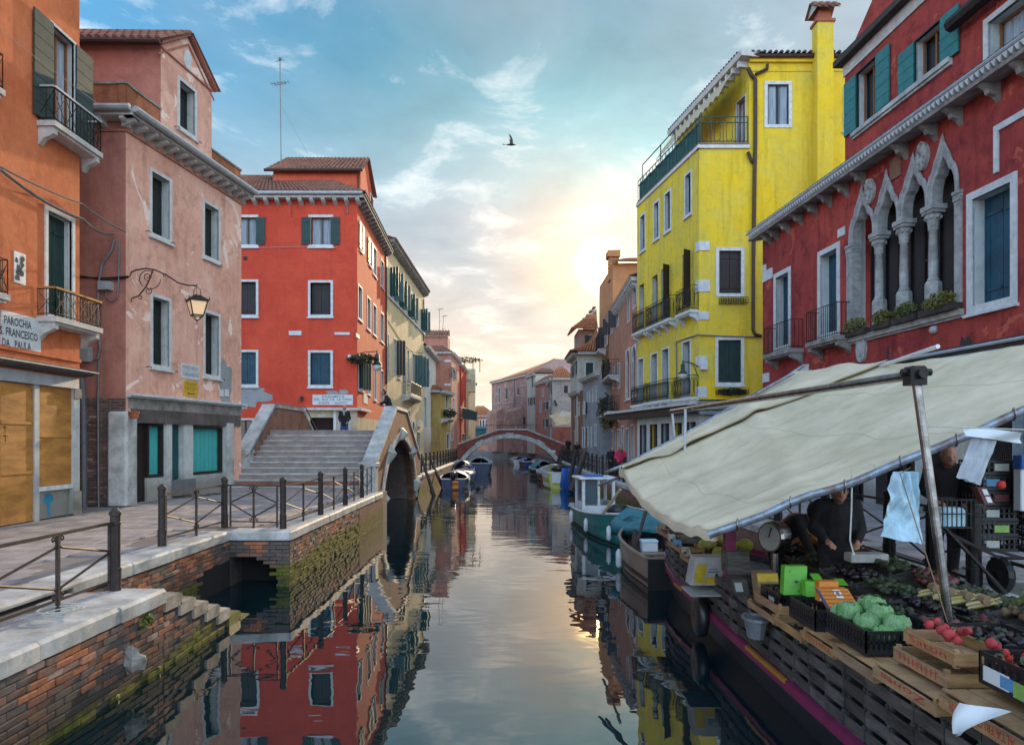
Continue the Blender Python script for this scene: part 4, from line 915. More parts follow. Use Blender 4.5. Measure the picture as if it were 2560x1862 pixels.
# street sign and poster
sg = bx('sign_panel', 0, 398, 227, 605, 'sign_white', .004, .03, par=H1)
r = f.rect('B', -40, 392, 227, 622)
for i, (s_, x0, x1, w_) in enumerate((('PAROCHIA', 22, 178, None), ('S. FRANCESCO', -2, 215, None), ('DA   PAULA', 10, 175, None))):
    ua, ub = f.uz('B', x0, 500, .03)[0], f.uz('B', x1, 500, .03)[0]; zc = r[3] - (r[3] - r[2]) * (.20 + .29 * i) - .02
    text(s_, .24, 'ink', sg, lambda a, b, ua=ua, ub=ub, zc=zc: f.pt((ua + ub) / 2 + a, zc + b, .035), width=ub - ua, bold=.003)
po = bx('poster', 78, 60, 145, 240, 'sign_white', .004, .012, par=H1); r = f.rect('B', 78, 60, 145, 240); mb = MB(); random.seed(3)
for k in range(22):
    u = random.uniform(r[0] + .06, r[1] - .06); z = random.uniform(r[2] + .08, r[3] - .08); rr = random.uniform(.03, .1)
    mb.add([f.pt(min(max(u + rr * math.cos(a) * random.uniform(.4, 1), r[0] + .02), r[1] - .02), min(max(z + rr * math.sin(a) * random.uniform(.4, 1.2), r[2] + .02), r[3] - .02), .014 + k * .0002) for a in [2 * math.pi * j / 9 for j in range(9)]], [tuple(range(9))])
mb.build('print', 'ink', po)
# cables along the orange front, hooked on the pink corner
c0 = V3((-10.6, 19.2, 1.8 + (1100 - 580) / F * 19.2))
cable('cable', [at('A', -20, 972, 14.0) + V3((0, 0, 0)), f.pt(11.3, f.uz('A', 440, 1195)[1], .12), c0], .022, 'grey_pipe', 'upper grey cable sagging across the orange house to the pink corner', sag=.05)
cable('cable', [f.pt(f.uz('P', -10, 420)[0], f.uz('P', -10, 425)[1], .1), f.pt(11.35, f.uz('A', 455, 1290)[1], .12), (-10.95, 19.2, c0.z - .05)], .035, 'grey_pipe', 'thicker twisted cable along the orange house below the thin one', sag=.12)
cable('clothes_line', [f.pt(6.5, f.uz('A', 0, 300)[1], .5), f.pt(11.2, f.uz('A', 470, 640)[1], .6)], .006, 'rope', 'thin washing line slanting across the orange house upper floor', cat='line', sag=.02)
# ---- pink house
H2 = thing('pink_house', 'narrow pink house with a gabled attic, iron wall lamp and teal shop windows', 'house', (-12, 22, 0))
P0 = V3((-10.65, 19.3, 0)); PD = V3((.1416, .99, 0)); P1 = P0 + PD * 6.08
f = Fac(P0.xy, P1.xy); fl_ = Fac((-16, 19.3), (-10.65, 19.3)); ZC = f.uz('A', 765, 715)[1]; holes = []
for (v, x0, y0, x1, y1) in (('A', 882, 982, 1012, 1385), ('A', 1195, 1170, 1297, 1515), ('B', 862, 300, 980, 728), ('B', 1165, 395, 1262, 782)):
    holes.append(window(f, f.rect(v, x0, y0, x1, y1), H2, kind='closed', sh='shutter_dark', fw=.1, depth=.3, sill=True, fd=.02))
zb = f.uz('B', 735, 875)[1]          # band height, right face
sh_top = f.uz('B', 765, 1045)[1]
S_ = lambda x: f.uz('B', x, 1200)[0]
u_a, u_b = S_(762), S_(1292); holes.append((u_a, u_b, 0, sh_top, .35))
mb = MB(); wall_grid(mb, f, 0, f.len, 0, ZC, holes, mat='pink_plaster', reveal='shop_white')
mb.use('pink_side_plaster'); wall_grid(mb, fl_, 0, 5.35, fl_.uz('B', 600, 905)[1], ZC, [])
mb.use('old_brick'); wall_grid(mb, fl_, 0, 5.35, 0, fl_.uz('B', 600, 905)[1], [])
mb.use('pink_plaster'); q = [P0.xy, P1.xy, (-15.5, 25.3), (-16, 19.3)]; shell(mb, [tuple(x) for x in q], 0, ZC, skip=(0, 3)); mb.build('wall', None, H2)
# recessed shopfront
par = H2
mb = MB(); f.box(mb, u_a, u_b, 0, sh_top, -.36, -.35); mb.build('shop_back', 'shop_white', H2)
zof = lambda x, y: f.uz('B', x, y)[1]
def sb(name, x0, x1, za, zt, mat, d0, d1, **k): mb = MB(); f.box(mb, S_(x0), S_(x1), za, zt, d0, d1); return mb.build(name, mat, H2, **k)
sb('shop_door', 765, 812, .03, sh_top - .04, 'shutter_teal', -.3, -.24); sb('door_jamb', 812, 865, 0, sh_top, 'shutter_brown', -.34, -.2)
z1 = zof(865, 1020); z0 = zof(865, 1360)
def shopwin(x0, x1, z0, z1):
    m2 = MB(); a, b = S_(x0), S_(x1); t = .07
    f.box(m2, a, a + t, z0, z1, -.3, -.1); f.box(m2, b - t, b, z0, z1, -.3, -.1); f.box(m2, a + t, b - t, z0, z0 + t, -.3, -.1); f.box(m2, a + t, b - t, z1 - t, z1, -.3, -.1); w = m2.build('shop_window', 'shutter_brown', H2)
    m3 = MB(); n = 14
    for k in range(n):
        u0, u1 = a + t + (b - a - 2 * t) * k / n, a + t + (b - a - 2 * t) * (k + 1) / n; m3.quad(f.pt(u0, z0 + t, -.25 + .012 * (k % 2)), f.pt(u1, z0 + t, -.25 + .012 * ((k + 1) % 2)), f.pt(u1, z1 - t, -.25 + .012 * ((k + 1) % 2)), f.pt(u0, z1 - t, -.25 + .012 * (k % 2)))
    m3.build('blind', 'teal_blind', w)
    m3 = MB(); m3.quad(f.pt(a + t, z0 + t, -.2), f.pt(b - t, z0 + t, -.2), f.pt(b - t, z1 - t, -.2), f.pt(a + t, z1 - t, -.2)); 
shopwin(865, 955, z0, sh_top - .02); shopwin(1112, 1290, z0 - .02, sh_top - .05)
sb('pier', 956, 990, 0, sh_top, 'shop_white', -.33, -.02); sb('pier', 1060, 1110, 0, sh_top, 'shop_white', -.33, -.02); sb('pilaster', 1292, 1330, 0, sh_top + .1, 'istrian_stone', .002, .07)
sb('shop_door', 992, 1060, zof(990, 1370), sh_top - .03, 'shutter_teal', -.3, -.22); sb('grey_box', 985, 1103, .1, zof(990, 1375), 'grey_pipe', -.05, .12)
sb('apron', 866, 955, 0, z0 - .02, 'shop_white', -.3, -.12); sb('apron', 1112, 1290, 0, z0 - .04, 'shop_white', -.3, -.12); sb('apron', 765, 1292, 0, .035, 'dirty_stone', -.1, .0)
n = 4
for k in range(n): m2 = MB(); a = .2 + (f.len - .3) * k / n; f.box(m2, a + .006, a + (f.len - .3) / n - .006, sh_top + .002, sh_top + .38, -.04, .03 + .012 * (k % 2)); m2.build('lintel_stone', 'dark_lintel_stone', H2)
mb = MB(); f.box(mb, .1, f.len, sh_top + .39, zb - .08, -.04, .012); mb.build('frieze', 'dirty_stone', H2)
mb = MB(); f.box(mb, .02, f.len + .08, zb - .075, zb - .01, -.04, .22); f.box(mb, .02, f.len + .03, zb - .12, zb - .076, -.04, .12); mb.build('ledge', 'white_stone', H2)
# corner stone, rounded, with brick behind
mb = MB(); zt = fl_.uz('B', 680, 982)[1]; r = fl_.rect('B', 628, 985, 722, 1520); mb.box(-10.65 - (r[1] - r[0]), -10.55, 19.16, 19.75, 0, zt, .06); mb.build('corner_stone', 'istrian_stone', H2)
lay(H2, fl_, 5.35 - 2.6, 5.35 - (r[1] - r[0]) - .01, .05, fl_.uz('B', 600, 905)[1], mat='house_brick', pitch=(.262, .078), limit=150, proud=.006)
f3 = fl_
mb = MB(); f.box(mb, .0, f.len + .04, zof(750, 100) * 0 + f.uz('A', 752, 778)[1] - .03, f.uz('A', 752, 778)[1] + .03, .003, .05); f3.box(mb, 0, 5.38, f.uz('A', 752, 778)[1] - .03, f.uz('A', 752, 778)[1] + .03, .003, .05); mb.build('moulding', 'pink_side_plaster', H2)
cornice(f, -.35, f.len + .15, ZC + .02, H2, out=.42, n=14, bs=.12, bh=.2, t=.1, gutter='zinc')
cornice(f3, 0, 5.75, ZC + .02, H2, out=.42, n=9, bs=.12, bh=.2, t=.1, gutter='zinc')
# parapet boxes and the gabled attic
ZP = f.uz('A', 770, 515)[1] - .0
g1 = f.uz('A', 948, 600)[0]; g2 = f.uz('A', 1248, 700)[0]
def wallrun(name, a, b, z0, z1, th, mat, par, cap=None):
    ff_ = Fac(a, b); m2 = MB(); ff_.box(m2, 0, ff_.len, z0, z1, -th, 0); w = m2.build(name, mat, par)
    if cap: m2 = MB(); ff_.box(m2, -.03, ff_.len + .03, z1 + .001, z1 + .06, -th - .04, .04); m2.build('coping', cap, w)
    return w
F2 = lambda u, d=0: tuple(f.pt(u, 0, d).xy)
wallrun('parapet', F2(-.02, -.03), F2(g1, -.03), ZC + .08, ZP, .18, 'parapet_plaster', H2, 'dirty_stone'); wallrun('parapet', (-16, 19.34), (-10.62, 19.34), ZC + .08, ZP, .18, 'parapet_plaster', H2, 'dirty_stone')
wallrun('parapet', F2(g2, -.03), F2(f.len, -.03), ZC + .08, ZP - .1, .18, 'parapet_plaster', H2, 'dirty_stone')
gz0 = f.uz('A', 945, 262)[1]; gm = (g1 + g2) / 2; gap = f.uz('A', 1120, 235)[1]; W_ = g2 - g1
gw = f.rect('A', 1045, 442, 1158, 752); at_hole = window(f, gw, H2, kind='closed', sh='shutter_dark', fw=.1, depth=.3)
mb = MB(); wall_grid(mb, f, g1, g2, ZC - .1, gz0, [at_hole], mat='pink_plaster', reveal='shop_white'); mb.use('pink_plaster')
mb.extr([f.pt(g1, gz0), f.pt(g2, gz0), f.pt(gm, gap)], -f.n * .2)
bk = -5.2; A_, B_ = f.pt(g1, 0), f.pt(g2, 0); A2_, B2_ = V3((-16, A_.y, 0)), V3((-15.5, B_.y, 0))
mb.use('pink_side_plaster'); mb.quad(A_ + V3((0, 0, ZC - .1)), A2_ + V3((0, 0, ZC - .1)), A2_ + V3((0, 0, gz0)), A_ + V3((0, 0, gz0))); mb.quad(B_ + V3((0, 0, ZC - .1)), B2_ + V3((0, 0, ZC - .1)), B2_ + V3((0, 0, gz0)), B_ + V3((0, 0, gz0))); mb.build('attic_wall', None, H2)
mb = MB()
for (a, za, b, zb_) in ((g1 - .12, gz0 - .05, gm, gap + .05), (gm, gap + .05, g2 + .12, gz0 - .05)):
    for (o0, o1, dd) in ((.0, .1, .14), (-.30, -.24, .03)):
        mb.extr([f.pt(a, za + o0), f.pt(b, zb_ + o0), f.pt(b, zb_ + o1), f.pt(a, za + o1)], f.n * dd)
f.box(mb, g1, g2, gz0 - .1, gz0 - .05, .002, .05); mb.build('gable_moulding', 'pink_side_plaster', H2)
mb = MB(); m_ = f.uz('A', 1102, 355); mb.extr([f.pt(m_[0] + .2 * math.cos(a) * (1 + .08 * math.sin(4 * a)), m_[1] + .32 * math.sin(a), .003) for a in [2 * math.pi * j / 20 for j in range(20)]], f.n * .04); mb.build('shield', 'white_stone', H2)
rA, rM, rB = f.pt(g1 - .25, gz0 + .02, .2), f.pt(gm, gap + .14, .2), f.pt(g2 + .25, gz0 + .02, .2); bv = V3((-5.4, -.1, 0))
tiles(rA + bv, rA, rM, rM + bv, H2, 'tile'); tiles(rB, rB + bv, rM + bv, rM, H2, 'tile')
mb = MB(); mb.tube([rA + V3((-.02, -.06, -.1)), rA + bv + V3((0, -.06, -.1))], .075, 8); mb.build('gutter', 'copper_pipe', H2)
# signs on the pink house
sp = plaque(f, f.rect('B', 1035, 702, 1138, 790), H2, 'sign_white', .03, name='sign_panel')
r = f.rect('B', 1035, 702, 1138, 790)
for s_, k in (('PONTE  NUOVO', .72), ('FONDAMENTIN', .27)): text(s_, .17, 'faded_ink', sp, lambda a, b, k=k: f.pt((r[0] + r[1]) / 2 + a, r[2] + (r[3] - r[2]) * k + b, .036), width=(r[1] - r[0]) * .88)
mb = MB(); f.box(mb, r[0], r[1], r[2] + (r[3] - r[2]) * .49, r[2] + (r[3] - r[2]) * .51, .0325, .034); mb.build('rule', 'faded_ink', sp)
r5 = f.rect('B', 1050, 803, 1130, 892); ys = plaque(f, r5, H2, 'yellow_sign', .025, name='yellow_panel')
for s_, k, w_ in (('~426', .86, .8), ('~26', .73, .55), ('~815', .56, .86), ('~314', .43, .6)): text(s_, .075, 'ink', ys, lambda a, b, k=k: f.pt((r5[0] + r5[1]) / 2 + a, r5[2] + (r5[3] - r5[2]) * k + b, .03), width=(r5[1] - r5[0]) * w_)
mb = MB(); uc = (r5[0] + r5[1]) / 2; zc = r5[2] + (r5[3] - r5[2]) * .17; mb.add([f.pt(uc - .2, zc, .03), f.pt(uc - .12, zc - .05, .03), f.pt(uc - .12, zc - .015, .03), f.pt(uc + .2, zc - .015, .03), f.pt(uc + .2, zc + .015, .03), f.pt(uc - .12, zc + .015, .03), f.pt(uc - .12, zc + .05, .03)], [tuple(range(7))]); mb.build('arrow', 'ink', ys)
# grey patch of bare render
def blob(f, u, z, ru, rz_, mat, parent, seed=1, n=40, d=.006, name='patch', arms=.35):
    mb = MB(); pts = []
    for j in range(n):
        a = 2 * math.pi * j / n; k = 1 + arms * mnoise.noise(V3((math.cos(a) * 1.6 + seed, math.sin(a) * 1.6, seed * .7))) + arms * .6 * mnoise.noise(V3((math.cos(a) * 5 + seed, math.sin(a) * 5, seed)))
        pts.append(f.pt(u + ru * k * math.cos(a), z + rz_ * k * math.sin(a), d))
    mb.add([f.pt(u, z, d)] + pts, [(0, j + 1, (j + 1) % n + 1) for j in range(n)]); return mb.build(name, mat, parent)
u, z = f.uz('B', 1290, 820); blob(f, min(u, f.len - .42), z, .40, .85, 'bare_render', H2, 3)
for x in (1266, 1297): plaque(f, f.rect('B', x - 10, 855, x + 10, 895), H2, 'sign_white', .03, name='small_plaque', d=.007)
# pipes, boxes and wires on the side face
def pipe(f, pts, r, mat, parent, v='B', d=.06, name='pipe'):
    mb = MB(); mb.tube([f.pt(*f.uz(v, x, y, d), d) for x, y in pts], r, 6); return mb.build(name, mat, parent)
pipe(f3, [(655, 0), (640, 60), (585, 140), (565, 250), (560, 500), (575, 620), (560, 680), (535, 690)], .035, 'grey_pipe', H2); pipe(f3, [(568, 690), (562, 900), (565, 1530)], .03, 'grey_pipe', H2); pipe(f3, [(683, 0), (680, 250), (672, 330), (640, 352), (610, 330), (605, 290)], .02, 'grey_pipe', H2)
pipe(f3, [(470, 760), (482, 1000), (484, 1530)], .07, 'grey_pipe', H2, name='drainpipe'); pipe(f3, [(460, 215), (600, 218), (750, 208)], .02, 'iron', H2, name='wire'); pipe(f3, [(460, 205), (600, 230), (740, 215)], .018, 'iron', H2, name='wire')
for (x0, y0, x1, y1) in ((585, 245, 652, 292), (458, 615, 530, 700)):
    r = f3.rect('B', x0, y0, x1, y1); m2 = MB(); f3.box(m2, r[0], r[1], r[2], r[3], .002, .22); m2.build('junction_box', 'zinc', H2)
# hooks beside the shutters
for (v, x, y) in (('A', 1020, 1430), ('A', 1302, 1562), ('A', 877, 1362), ('A', 1175, 835), ('A', 1048, 745), ('B', 1005, 750), ('B', 1278, 797), ('B', 855, 725)):
    u, z = f.uz(v, x, y, .1); m2 = MB(); m2.tube([f.pt(u, z, 0), f.pt(u, z, .1), f.pt(u + .07, z, .12), f.pt(u + .07, z - .05, .12)], .012, 5); m2.build('shutter_hook', 'iron', H2)
# terracotta pot on the corner
m2 = MB(); pc = V3((-10.42, 19.3, f.uz('B', 755, 1025)[1])); m2.lathe([(.08, -.0), (.12, .16), (.14, .16), (.14, .2), (.12, .2), (.1, .05)], pc, 12); tag(recentre(m2.build('flower_pot', 'terracotta', smooth=False), pc), 'terracotta pot fixed at the pink house corner above the stone', 'pot')
# wrought iron lamp
lamp = thing('wall_lamp', 'lit lantern hanging from a scrolled iron bracket on the pink house corner', 'lamp', (-10.5, 19.2, 4.6))
Lp = lambda x, y, v='B': at(v, x, y, 19.2)
m2 = MB(); m2.tube([Lp(748, 203), Lp(752, 185), Lp(780, 172), Lp(838, 163), Lp(890, 172), Lp(960, 205), Lp(1020, 245), Lp(1075, 260), Lp(1128, 262)], .02, 6)
m2.tube([Lp(752, 355), Lp(755, 335), Lp(795, 320), Lp(835, 270), Lp(860, 220), Lp(875, 175)], .018, 6); m2.build('bracket', 'iron', lamp)
def spiral(c, r0, r1, a0, a1, n=20, Y=19.2, v='B'): return [Lp(c[0] + (r0 + (r1 - r0) * k / n) * math.cos(a0 + (a1 - a0) * k / n), c[1] + (r0 + (r1 - r0) * k / n) * math.sin(a0 + (a1 - a0) * k / n)) for k in range(n + 1)]
m2 = MB()
for c, r0, r1, a0, a1 in (((848, 222), 50, 46, 2.2, 5.4), ((846, 210), 24, 5, 1.2, 9), ((862, 225), 58, 55, .0, 2.0), ((850, 292), 22, 4, -1, 7), ((806, 328), 12, 4, 3, -3), ((945, 205), 12, 4, 5.5, 1)): m2.tube(spiral(c, r0, r1, a0, a1), .012, 5)
m2.build('scrollwork', 'iron', lamp)
lc = Lp(1130, 262); px_ = 19.2 / F / 2.292; Zl = lambda y: Lp(1130, y).z
m2 = MB(); m2.tube([lc + V3((0, 0, .06)), V3((lc.x, lc.y, Zl(318)))], .014, 6); m2.tube([V3((lc.x - .1, lc.y, Zl(316))), V3((lc.x - .09, lc.y, Zl(285))), V3((lc.x, lc.y, Zl(268))), V3((lc.x + .09, lc.y, Zl(285))), V3((lc.x + .1, lc.y, Zl(316)))], .01, 5); m2.build('hanger', 'iron', lamp)
m2 = MB(); zt, zs, zbm = Zl(316), Zl(345), Zl(432); rt, rb = 66 * px_, 40 * px_
def ring(r, z): return [V3((lc.x + r * math.cos(a), lc.y + r * math.sin(a), z)) for a in [math.pi / 4 + math.pi / 2 * k + math.pi / 5 for k in range(4)]]
T_, S1, S2 = ring(.1, zt), ring(rt * 1.15, zs), ring(rt * 1.15, zs - .03); m2.add(T_ + S1 + S2, [(0, 1, 2, 3)] + [(k, (k + 1) % 4, 4 + (k + 1) % 4, 4 + k) for k in range(4)] + [(4 + k, 4 + (k + 1) % 4, 8 + (k + 1) % 4, 8 + k) for k in range(4)] + [(8, 9, 10, 11)])
for p_ in S1: m2.tube([p_, p_ + V3((0, 0, .07))], .012, 5)
m2.build('lantern_roof', 'iron', lamp)
m2 = MB(); A_, B_ = ring(rt, zs - .03), ring(rb, zbm)
for k in range(4): m2.bar(A_[k], B_[k], .025); m2.bar(B_[k], B_[(k + 1) % 4], .03); m2.bar(A_[k], A_[(k + 1) % 4], .03)
m2.tube([B_[0], V3((lc.x, lc.y, zbm - .17)), B_[2]], .01, 5); m2.tube([B_[1], V3((lc.x, lc.y, zbm - .17)), B_[3]], .01, 5); m2.tube([V3((lc.x, lc.y, zbm - .1)), V3((lc.x, lc.y, zbm - .24))], .012, 5); m2.build('lantern_frame', 'iron', lamp)
m2 = MB(); A_, B_ = ring(rt * .93, zs - .035), ring(rb * .93, zbm + .005); m2.add(A_ + B_, [(k, (k + 1) % 4, 4 + (k + 1) % 4, 4 + k) for k in range(4)] + [(4, 5, 6, 7)]); m2.build('lantern_glass', 'lamp_glow', lamp)
# ---- red house
H3 = thing('red_house', 'four storey red house with green shutters behind the first bridge', 'house', (-13, 44, 0))
f = Fac((-16.5, 38), (-8.4, 38)); g = Fac((-8.4, 38), (-8.8, 49)); ZR = f.uz('C', 500, 366)[1]; holes = []
for (x0, y0, x1, y1, kd) in ((128, 488, 292, 710, 'open'), (636, 488, 806, 710, 'open'), (128, 932, 292, 1190, 'closed'), (633, 937, 805, 1190, 'closed')):
    r = f.rect('C', x0, y0, x1, y1); holes.append(window(f, r, H3, kind=kd, sh='shutter_green' if kd == 'open' else 'shutter_brown', fw=.13 if kd == 'closed' else .14, curtain=kd == 'open', lw=.5, depth=.22))
for x0, x1, y0, y1 in ((128, 292, 1415, 1668), (633, 804, 1418, 1672)): holes.append(window(f, f.rect('C', x0, y0, x1, y1), H3, kind='closed', sh='shutter_blue', fw=.13, depth=.15))
zl = f.uz('D', 700, 343)[1]
r = f.rect('D', 125, 400, 262, 600); holes.append(window(f, r, H3, kind='glass', fw=.1, sill=False))
gr = [(1000, 505, 1022, 765), ]
for (x0, y0, x1, y1, kd) in ((990, 530, 1004, 735, 'open'), (1050, 640, 1068, 830, 'open'), (1080, 690, 1103, 895, 'glass'), (1131, 778, 1153, 975, 'glass'), (975, 955, 1004, 1200, 'glass'), (1037, 1037, 1062, 1270, 'glass'), (1078, 1088, 1103, 1308, 'glass'), (1130, 1145, 1153, 1355, 'glass'), (1040, 1470, 1062, 1720, 'closed'), (1086, 1510, 1103, 1760, 'closed'), (1132, 1545, 1152, 1780, 'glass'), (978, 1440, 1012, 1690, 'stick')):
    r = g.rect('C', x0, y0, x1, y1); holes.append((*window(g, r, H3, kind=kd, sh='shutter_lit' if kd == 'open' else 'shutter_green', fw=.1, lw=.45, depth=.2), 1))
h1 = [h for h in holes if len(h) == 5]; h2 = [h[:5] for h in holes if len(h) == 6]
mb = MB(); wall_grid(mb, f, 0, f.len, zl, ZR, h1, mat='red_plaster', reveal='shop_white'); wall_grid(mb, f, 0, f.uz('D', 600, 340)[0], 0, zl, h1, mat='red_plaster', reveal='shop_white')
mb.use('red_side_plaster'); wall_grid(mb, g, 0, g.len, zl * .9, ZR, h2, mat='red_side_plaster', reveal='shop_white'); mb.use('beige_plaster'); wall_grid(mb, g, 0, g.len, 0, zl * .9, [])
us = f.uz('D', 600, 340)[0]; so = f.rect('D', 648, 395, 808, 760); mb.use('beige_plaster'); wall_grid(mb, f, us, f.len, 0, zl, [(so[0], so[1], 0, so[3], .4)], mat='beige_plaster', reveal='dark_void'); mb.use('red_plaster')
shell(mb, [(-16.5, 38), (-8.4, 38), (-8.8, 49), (-16.5, 49)], 0, ZR, skip=(0, 1)); mb.build('wall', None, H3)
mb = MB(); f.box(mb, so[0], so[1], 0, so[3], -.42, -.4); mb.build('shop_interior', 'window_glass', H3)
mb = MB(); f.box(mb, us, f.len + .1, zl - .02, zl + .12, .003, .25); g.box(mb, -.1, 3.2, zl - .02, zl + .12, .003, .25); mb.build('ledge', 'cornice_stone', H3)
bx('shop_pier', 808, 345, 826, 700, 'white_paint', .003, .03, par=H3, v='D', ff=f); r = f.rect('D', 985, 408, 1070, 560)
bx('shop_light', 835, 395, 925, 475, 'zinc', .003, .02, par=H3, v='D', ff=f)
nb = bx('number_plate', 705, 373, 752, 390, 'sign_white', .003, .02, par=H3, v='D', ff=f); ftext('~5', f, 'D', 712, 382, 746, 382, .13, 'faded_ink', nb, .025)
pipe(f, [(900, 560 - 180), (905, 480)], .04, 'grey_pipe', H3, v='C'); 
sp = bx('sign_panel', 665, 238, 942, 308, 'sign_white', .004, .04, par=H3, v='D', ff=f)
for s_, x0, x1, y in (('FONDAMENTA', 728, 882, 252), ('DEL  RIO  DE  LA TANA', 672, 935, 271), ('PONTE      NUOVO', 708, 898, 295)): ftext(s_, f, 'D', x0, y, x1, y, .17, 'faded_ink', sp, .045, bold=.003)
for x0, y0, x1, y1 in ((502, 1285, 588, 1315), (816, 1295, 920, 1312)): bx('plaque', x0, y0, x1, y1, 'sign_white', .004, .04, par=H3, v='C', ff=f)
bx('plaque', 962, 1300, 982, 1325, 'sign_white', .004, .04, par=H3, v='C', ff=g); bx('wall_box', 910, 1450, 948, 1478, 'white_paint', .004, .12, par=H3, v='C', ff=f); bx('vent', 520, 430, 523, 503, 'interior', .003, .01, par=H3, v='C', ff=f); bx('wall_box', 582, 250, 600, 280, 'rusty_iron', .004, .15, par=H3, v='D', ff=f)
m2 = MB(); u, z = f.uz('C', 202, 786); m2.lathe([(.13, 0), (.1, .02)], (0, 0, 0), 14); m2.v = [tuple(f.pt(u + p_[0], z + p_[1], .003 + p_[2])) for p_ in m2.v]; m2.build('vent', 'interior', H3)
for u_, z_, a_, b_, sd_ in ((*f.uz('D', 240, 250), .95, .5, 5), (*f.uz('D', 205, 272), .5, .55, 9), (*f.uz('D', 878, 218), .22, .15, 4), (*f.uz('D', 800, 225), .35, .12, 7), (*f.uz('D', 300, 215), .25, .2, 8)): blob(f, u_, z_, a_, b_, 'bare_render', H3, sd_, arms=.55, d=.004 + sd_ * .001)
plaque(g, g.rect('D', 1012, 225, 1040, 295), H3, 'white_stone')
mb = MB(); mb.tube([f.pt(f.uz('C', x, 715)[0], f.uz('C', x, y)[1], .05) for x, y in ((125, 722), (630, 706), (830, 716))], .012, 4); mb.build('wire', 'rope', H3)
cornice(f, -.2, f.len + .4, ZR, H3, out=.45, n=14, bs=.2, bh=.3, gutter='zinc'); cornice(g, -.4, g.len, ZR, H3, out=.45, n=16, bs=.2, bh=.3, bmat='dirty_stone', mat='dirty_stone')
eA, eB, eC, eD = V3((-16.7, 37.4, ZR + .1)), V3((-7.9, 37.4, ZR + .1)), V3((-11.8, 42.3, 17.75)), V3((-16.7, 42.3, 17.75))
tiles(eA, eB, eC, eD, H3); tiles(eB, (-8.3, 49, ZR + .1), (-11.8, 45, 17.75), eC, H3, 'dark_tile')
# attic block
f = Fac((-13.75, 40.3), (-8.72, 40.3)); g = Fac((-8.72, 40.3), (-8.85, 44.4)); ZA = f.uz('C', 700, 183)[1]; zr = 18.85
w = window(g, g.rect('C', 1058, 330, 1082, 460), H3, kind='glass', fw=.1)
mb = MB(); wall_grid(mb, g, 0, g.len, ZR, ZA, [w], mat='red_side_plaster', reveal='shop_white'); mb.use('red_side_plaster'); mb.extr([g.pt(0, ZA), g.pt(g.len, ZA), g.pt(g.len / 2, zr - .1)], -g.n * .15); mb.use('red_side_plaster'); shell(mb, [(-13.75, 40.3), (-8.72, 40.3), (-8.85, 44.4), (-13.75, 44.4)], ZR, ZA, skip=(1,)); mb.build('attic_wall', None, H3)
a, b = V3((-14.1, 40.0, ZA - .05)), V3((-8.5, 40.0, ZA - .05)); c, d = V3((-8.6, 42.35, zr)), V3((-13.6, 42.35, zr)); tiles(a, b, c, d, H3); tiles((-8.6, 44.7, ZA - .05), (-14.1, 44.7, ZA - .05), d, c, H3)
m2 = MB(); m2.tube([a + V3((-.05, -.05, -.05)), b + V3((0, -.05, -.05))], .09, 8); m2.tube([b + V3((-.35, .1, -.05)), b + V3((-.35, .25, -.5)), b + V3((-.35, .25, -3.2))], .05, 6); m2.build('gutter', 'copper_pipe', H3)
pipe(Fac((-8.4, 38), (-8.8, 49)), [(1170, 760), (1172, 1200), (1172, 1650)], .06, 'copper_pipe', H3, v='C', name='drainpipe')
an = thing('tv_antenna', 'tall thin aerial mast standing on the red house roof', 'antenna', at('C', 449, 190, 41)); b0 = at('C', 449, 160, 41); top = at('P', 700, 148, 41)
m2 = MB(); m2.tube([at('C', 449, 190, 41), top], .03, 6); m2.build('mast', 'grey_pipe', an); m2 = MB()
for zz, w_ in ((top.z - 1.4, .5), (top.z - 1.5, .35), (top.z - .1, .25)): m2.tube([V3((top.x - w_, 41, zz - .05)), V3((top.x + w_, 41, zz + .05))], .02, 5)
for k in range(6): m2.tube([V3((top.x - .5 + k * .2, 40.8, top.z - 1.45 + .02 * k)), V3((top.x - .5 + k * .2, 41.2, top.z - 1.45 + .02 * k))], .012, 4)
m2.ball((top.x, 41, top.z), .1, 6, 4); m2.build('aerial', 'grey_pipe', an); m2 = MB(); m2.tube([top - V3((0, 0, 2.6)), (top.x + 1.6, 41, 18.6)], .006, 3); m2.build('guy_wire', 'grey_pipe', an)
# street lamp and basket on the red house side
def street_lamp(label, base, arm, hang, mat='shutter_green', box=None):
    t_ = thing('street_lamp', label, 'street lamp', tuple(base)); m2 = MB(); base, arm = V3(base), V3(arm); m2.tube([base, base.lerp(arm, .35) + V3((0, 0, .06)), arm], .025, 6); m2.tube([base - V3((0, 0, .45)), base.lerp(arm, .25) + V3((0, 0, -.05)), base.lerp(arm, .45)], .02, 6); m2.build('arm', mat, t_)
    m2 = MB(); p = arm; s_ = hang; m2.lathe([(.02 * s_, .04 * s_), (.03 * s_, -.1 * s_), (.09 * s_, -.14 * s_), (.1 * s_, -.42 * s_), (.2 * s_, -.52 * s_), (.21 * s_, -.56 * s_)], p, 12); m2.build('lamp_housing', mat, t_, smooth=True)
    m2 = MB(); m2.lathe([(.19 * s_, -.561 * s_), (.18 * s_, -.68 * s_), (.12 * s_, -.77 * s_), (.02 * s_, -.8 * s_)], p, 12); m2.build('lamp_glass', 'pale_bulb', t_, smooth=True)
    return t_
simple('pale_bulb', (.62, .62, .60), .3, bump=0)
gg = Fac((-8.4, 38), (-8.8, 49))
street_lamp('unlit lamp with a white glass on an arm at the red house corner', at('C', 965, 1448, 38.2), at('C', 1107, 1425, 38.2), 1.35)
tag(recentre(leafclump('hanging_plant', tuple(at('C', 1003, 1480, 37.9)), .55, 260, 'leaf_dark', sz=(1.6, .8, .5), leafsz=.13), at('C', 1003, 1480, 37.9)), 'dark trailing plant hanging beside the lamp on the red house corner', 'plant')
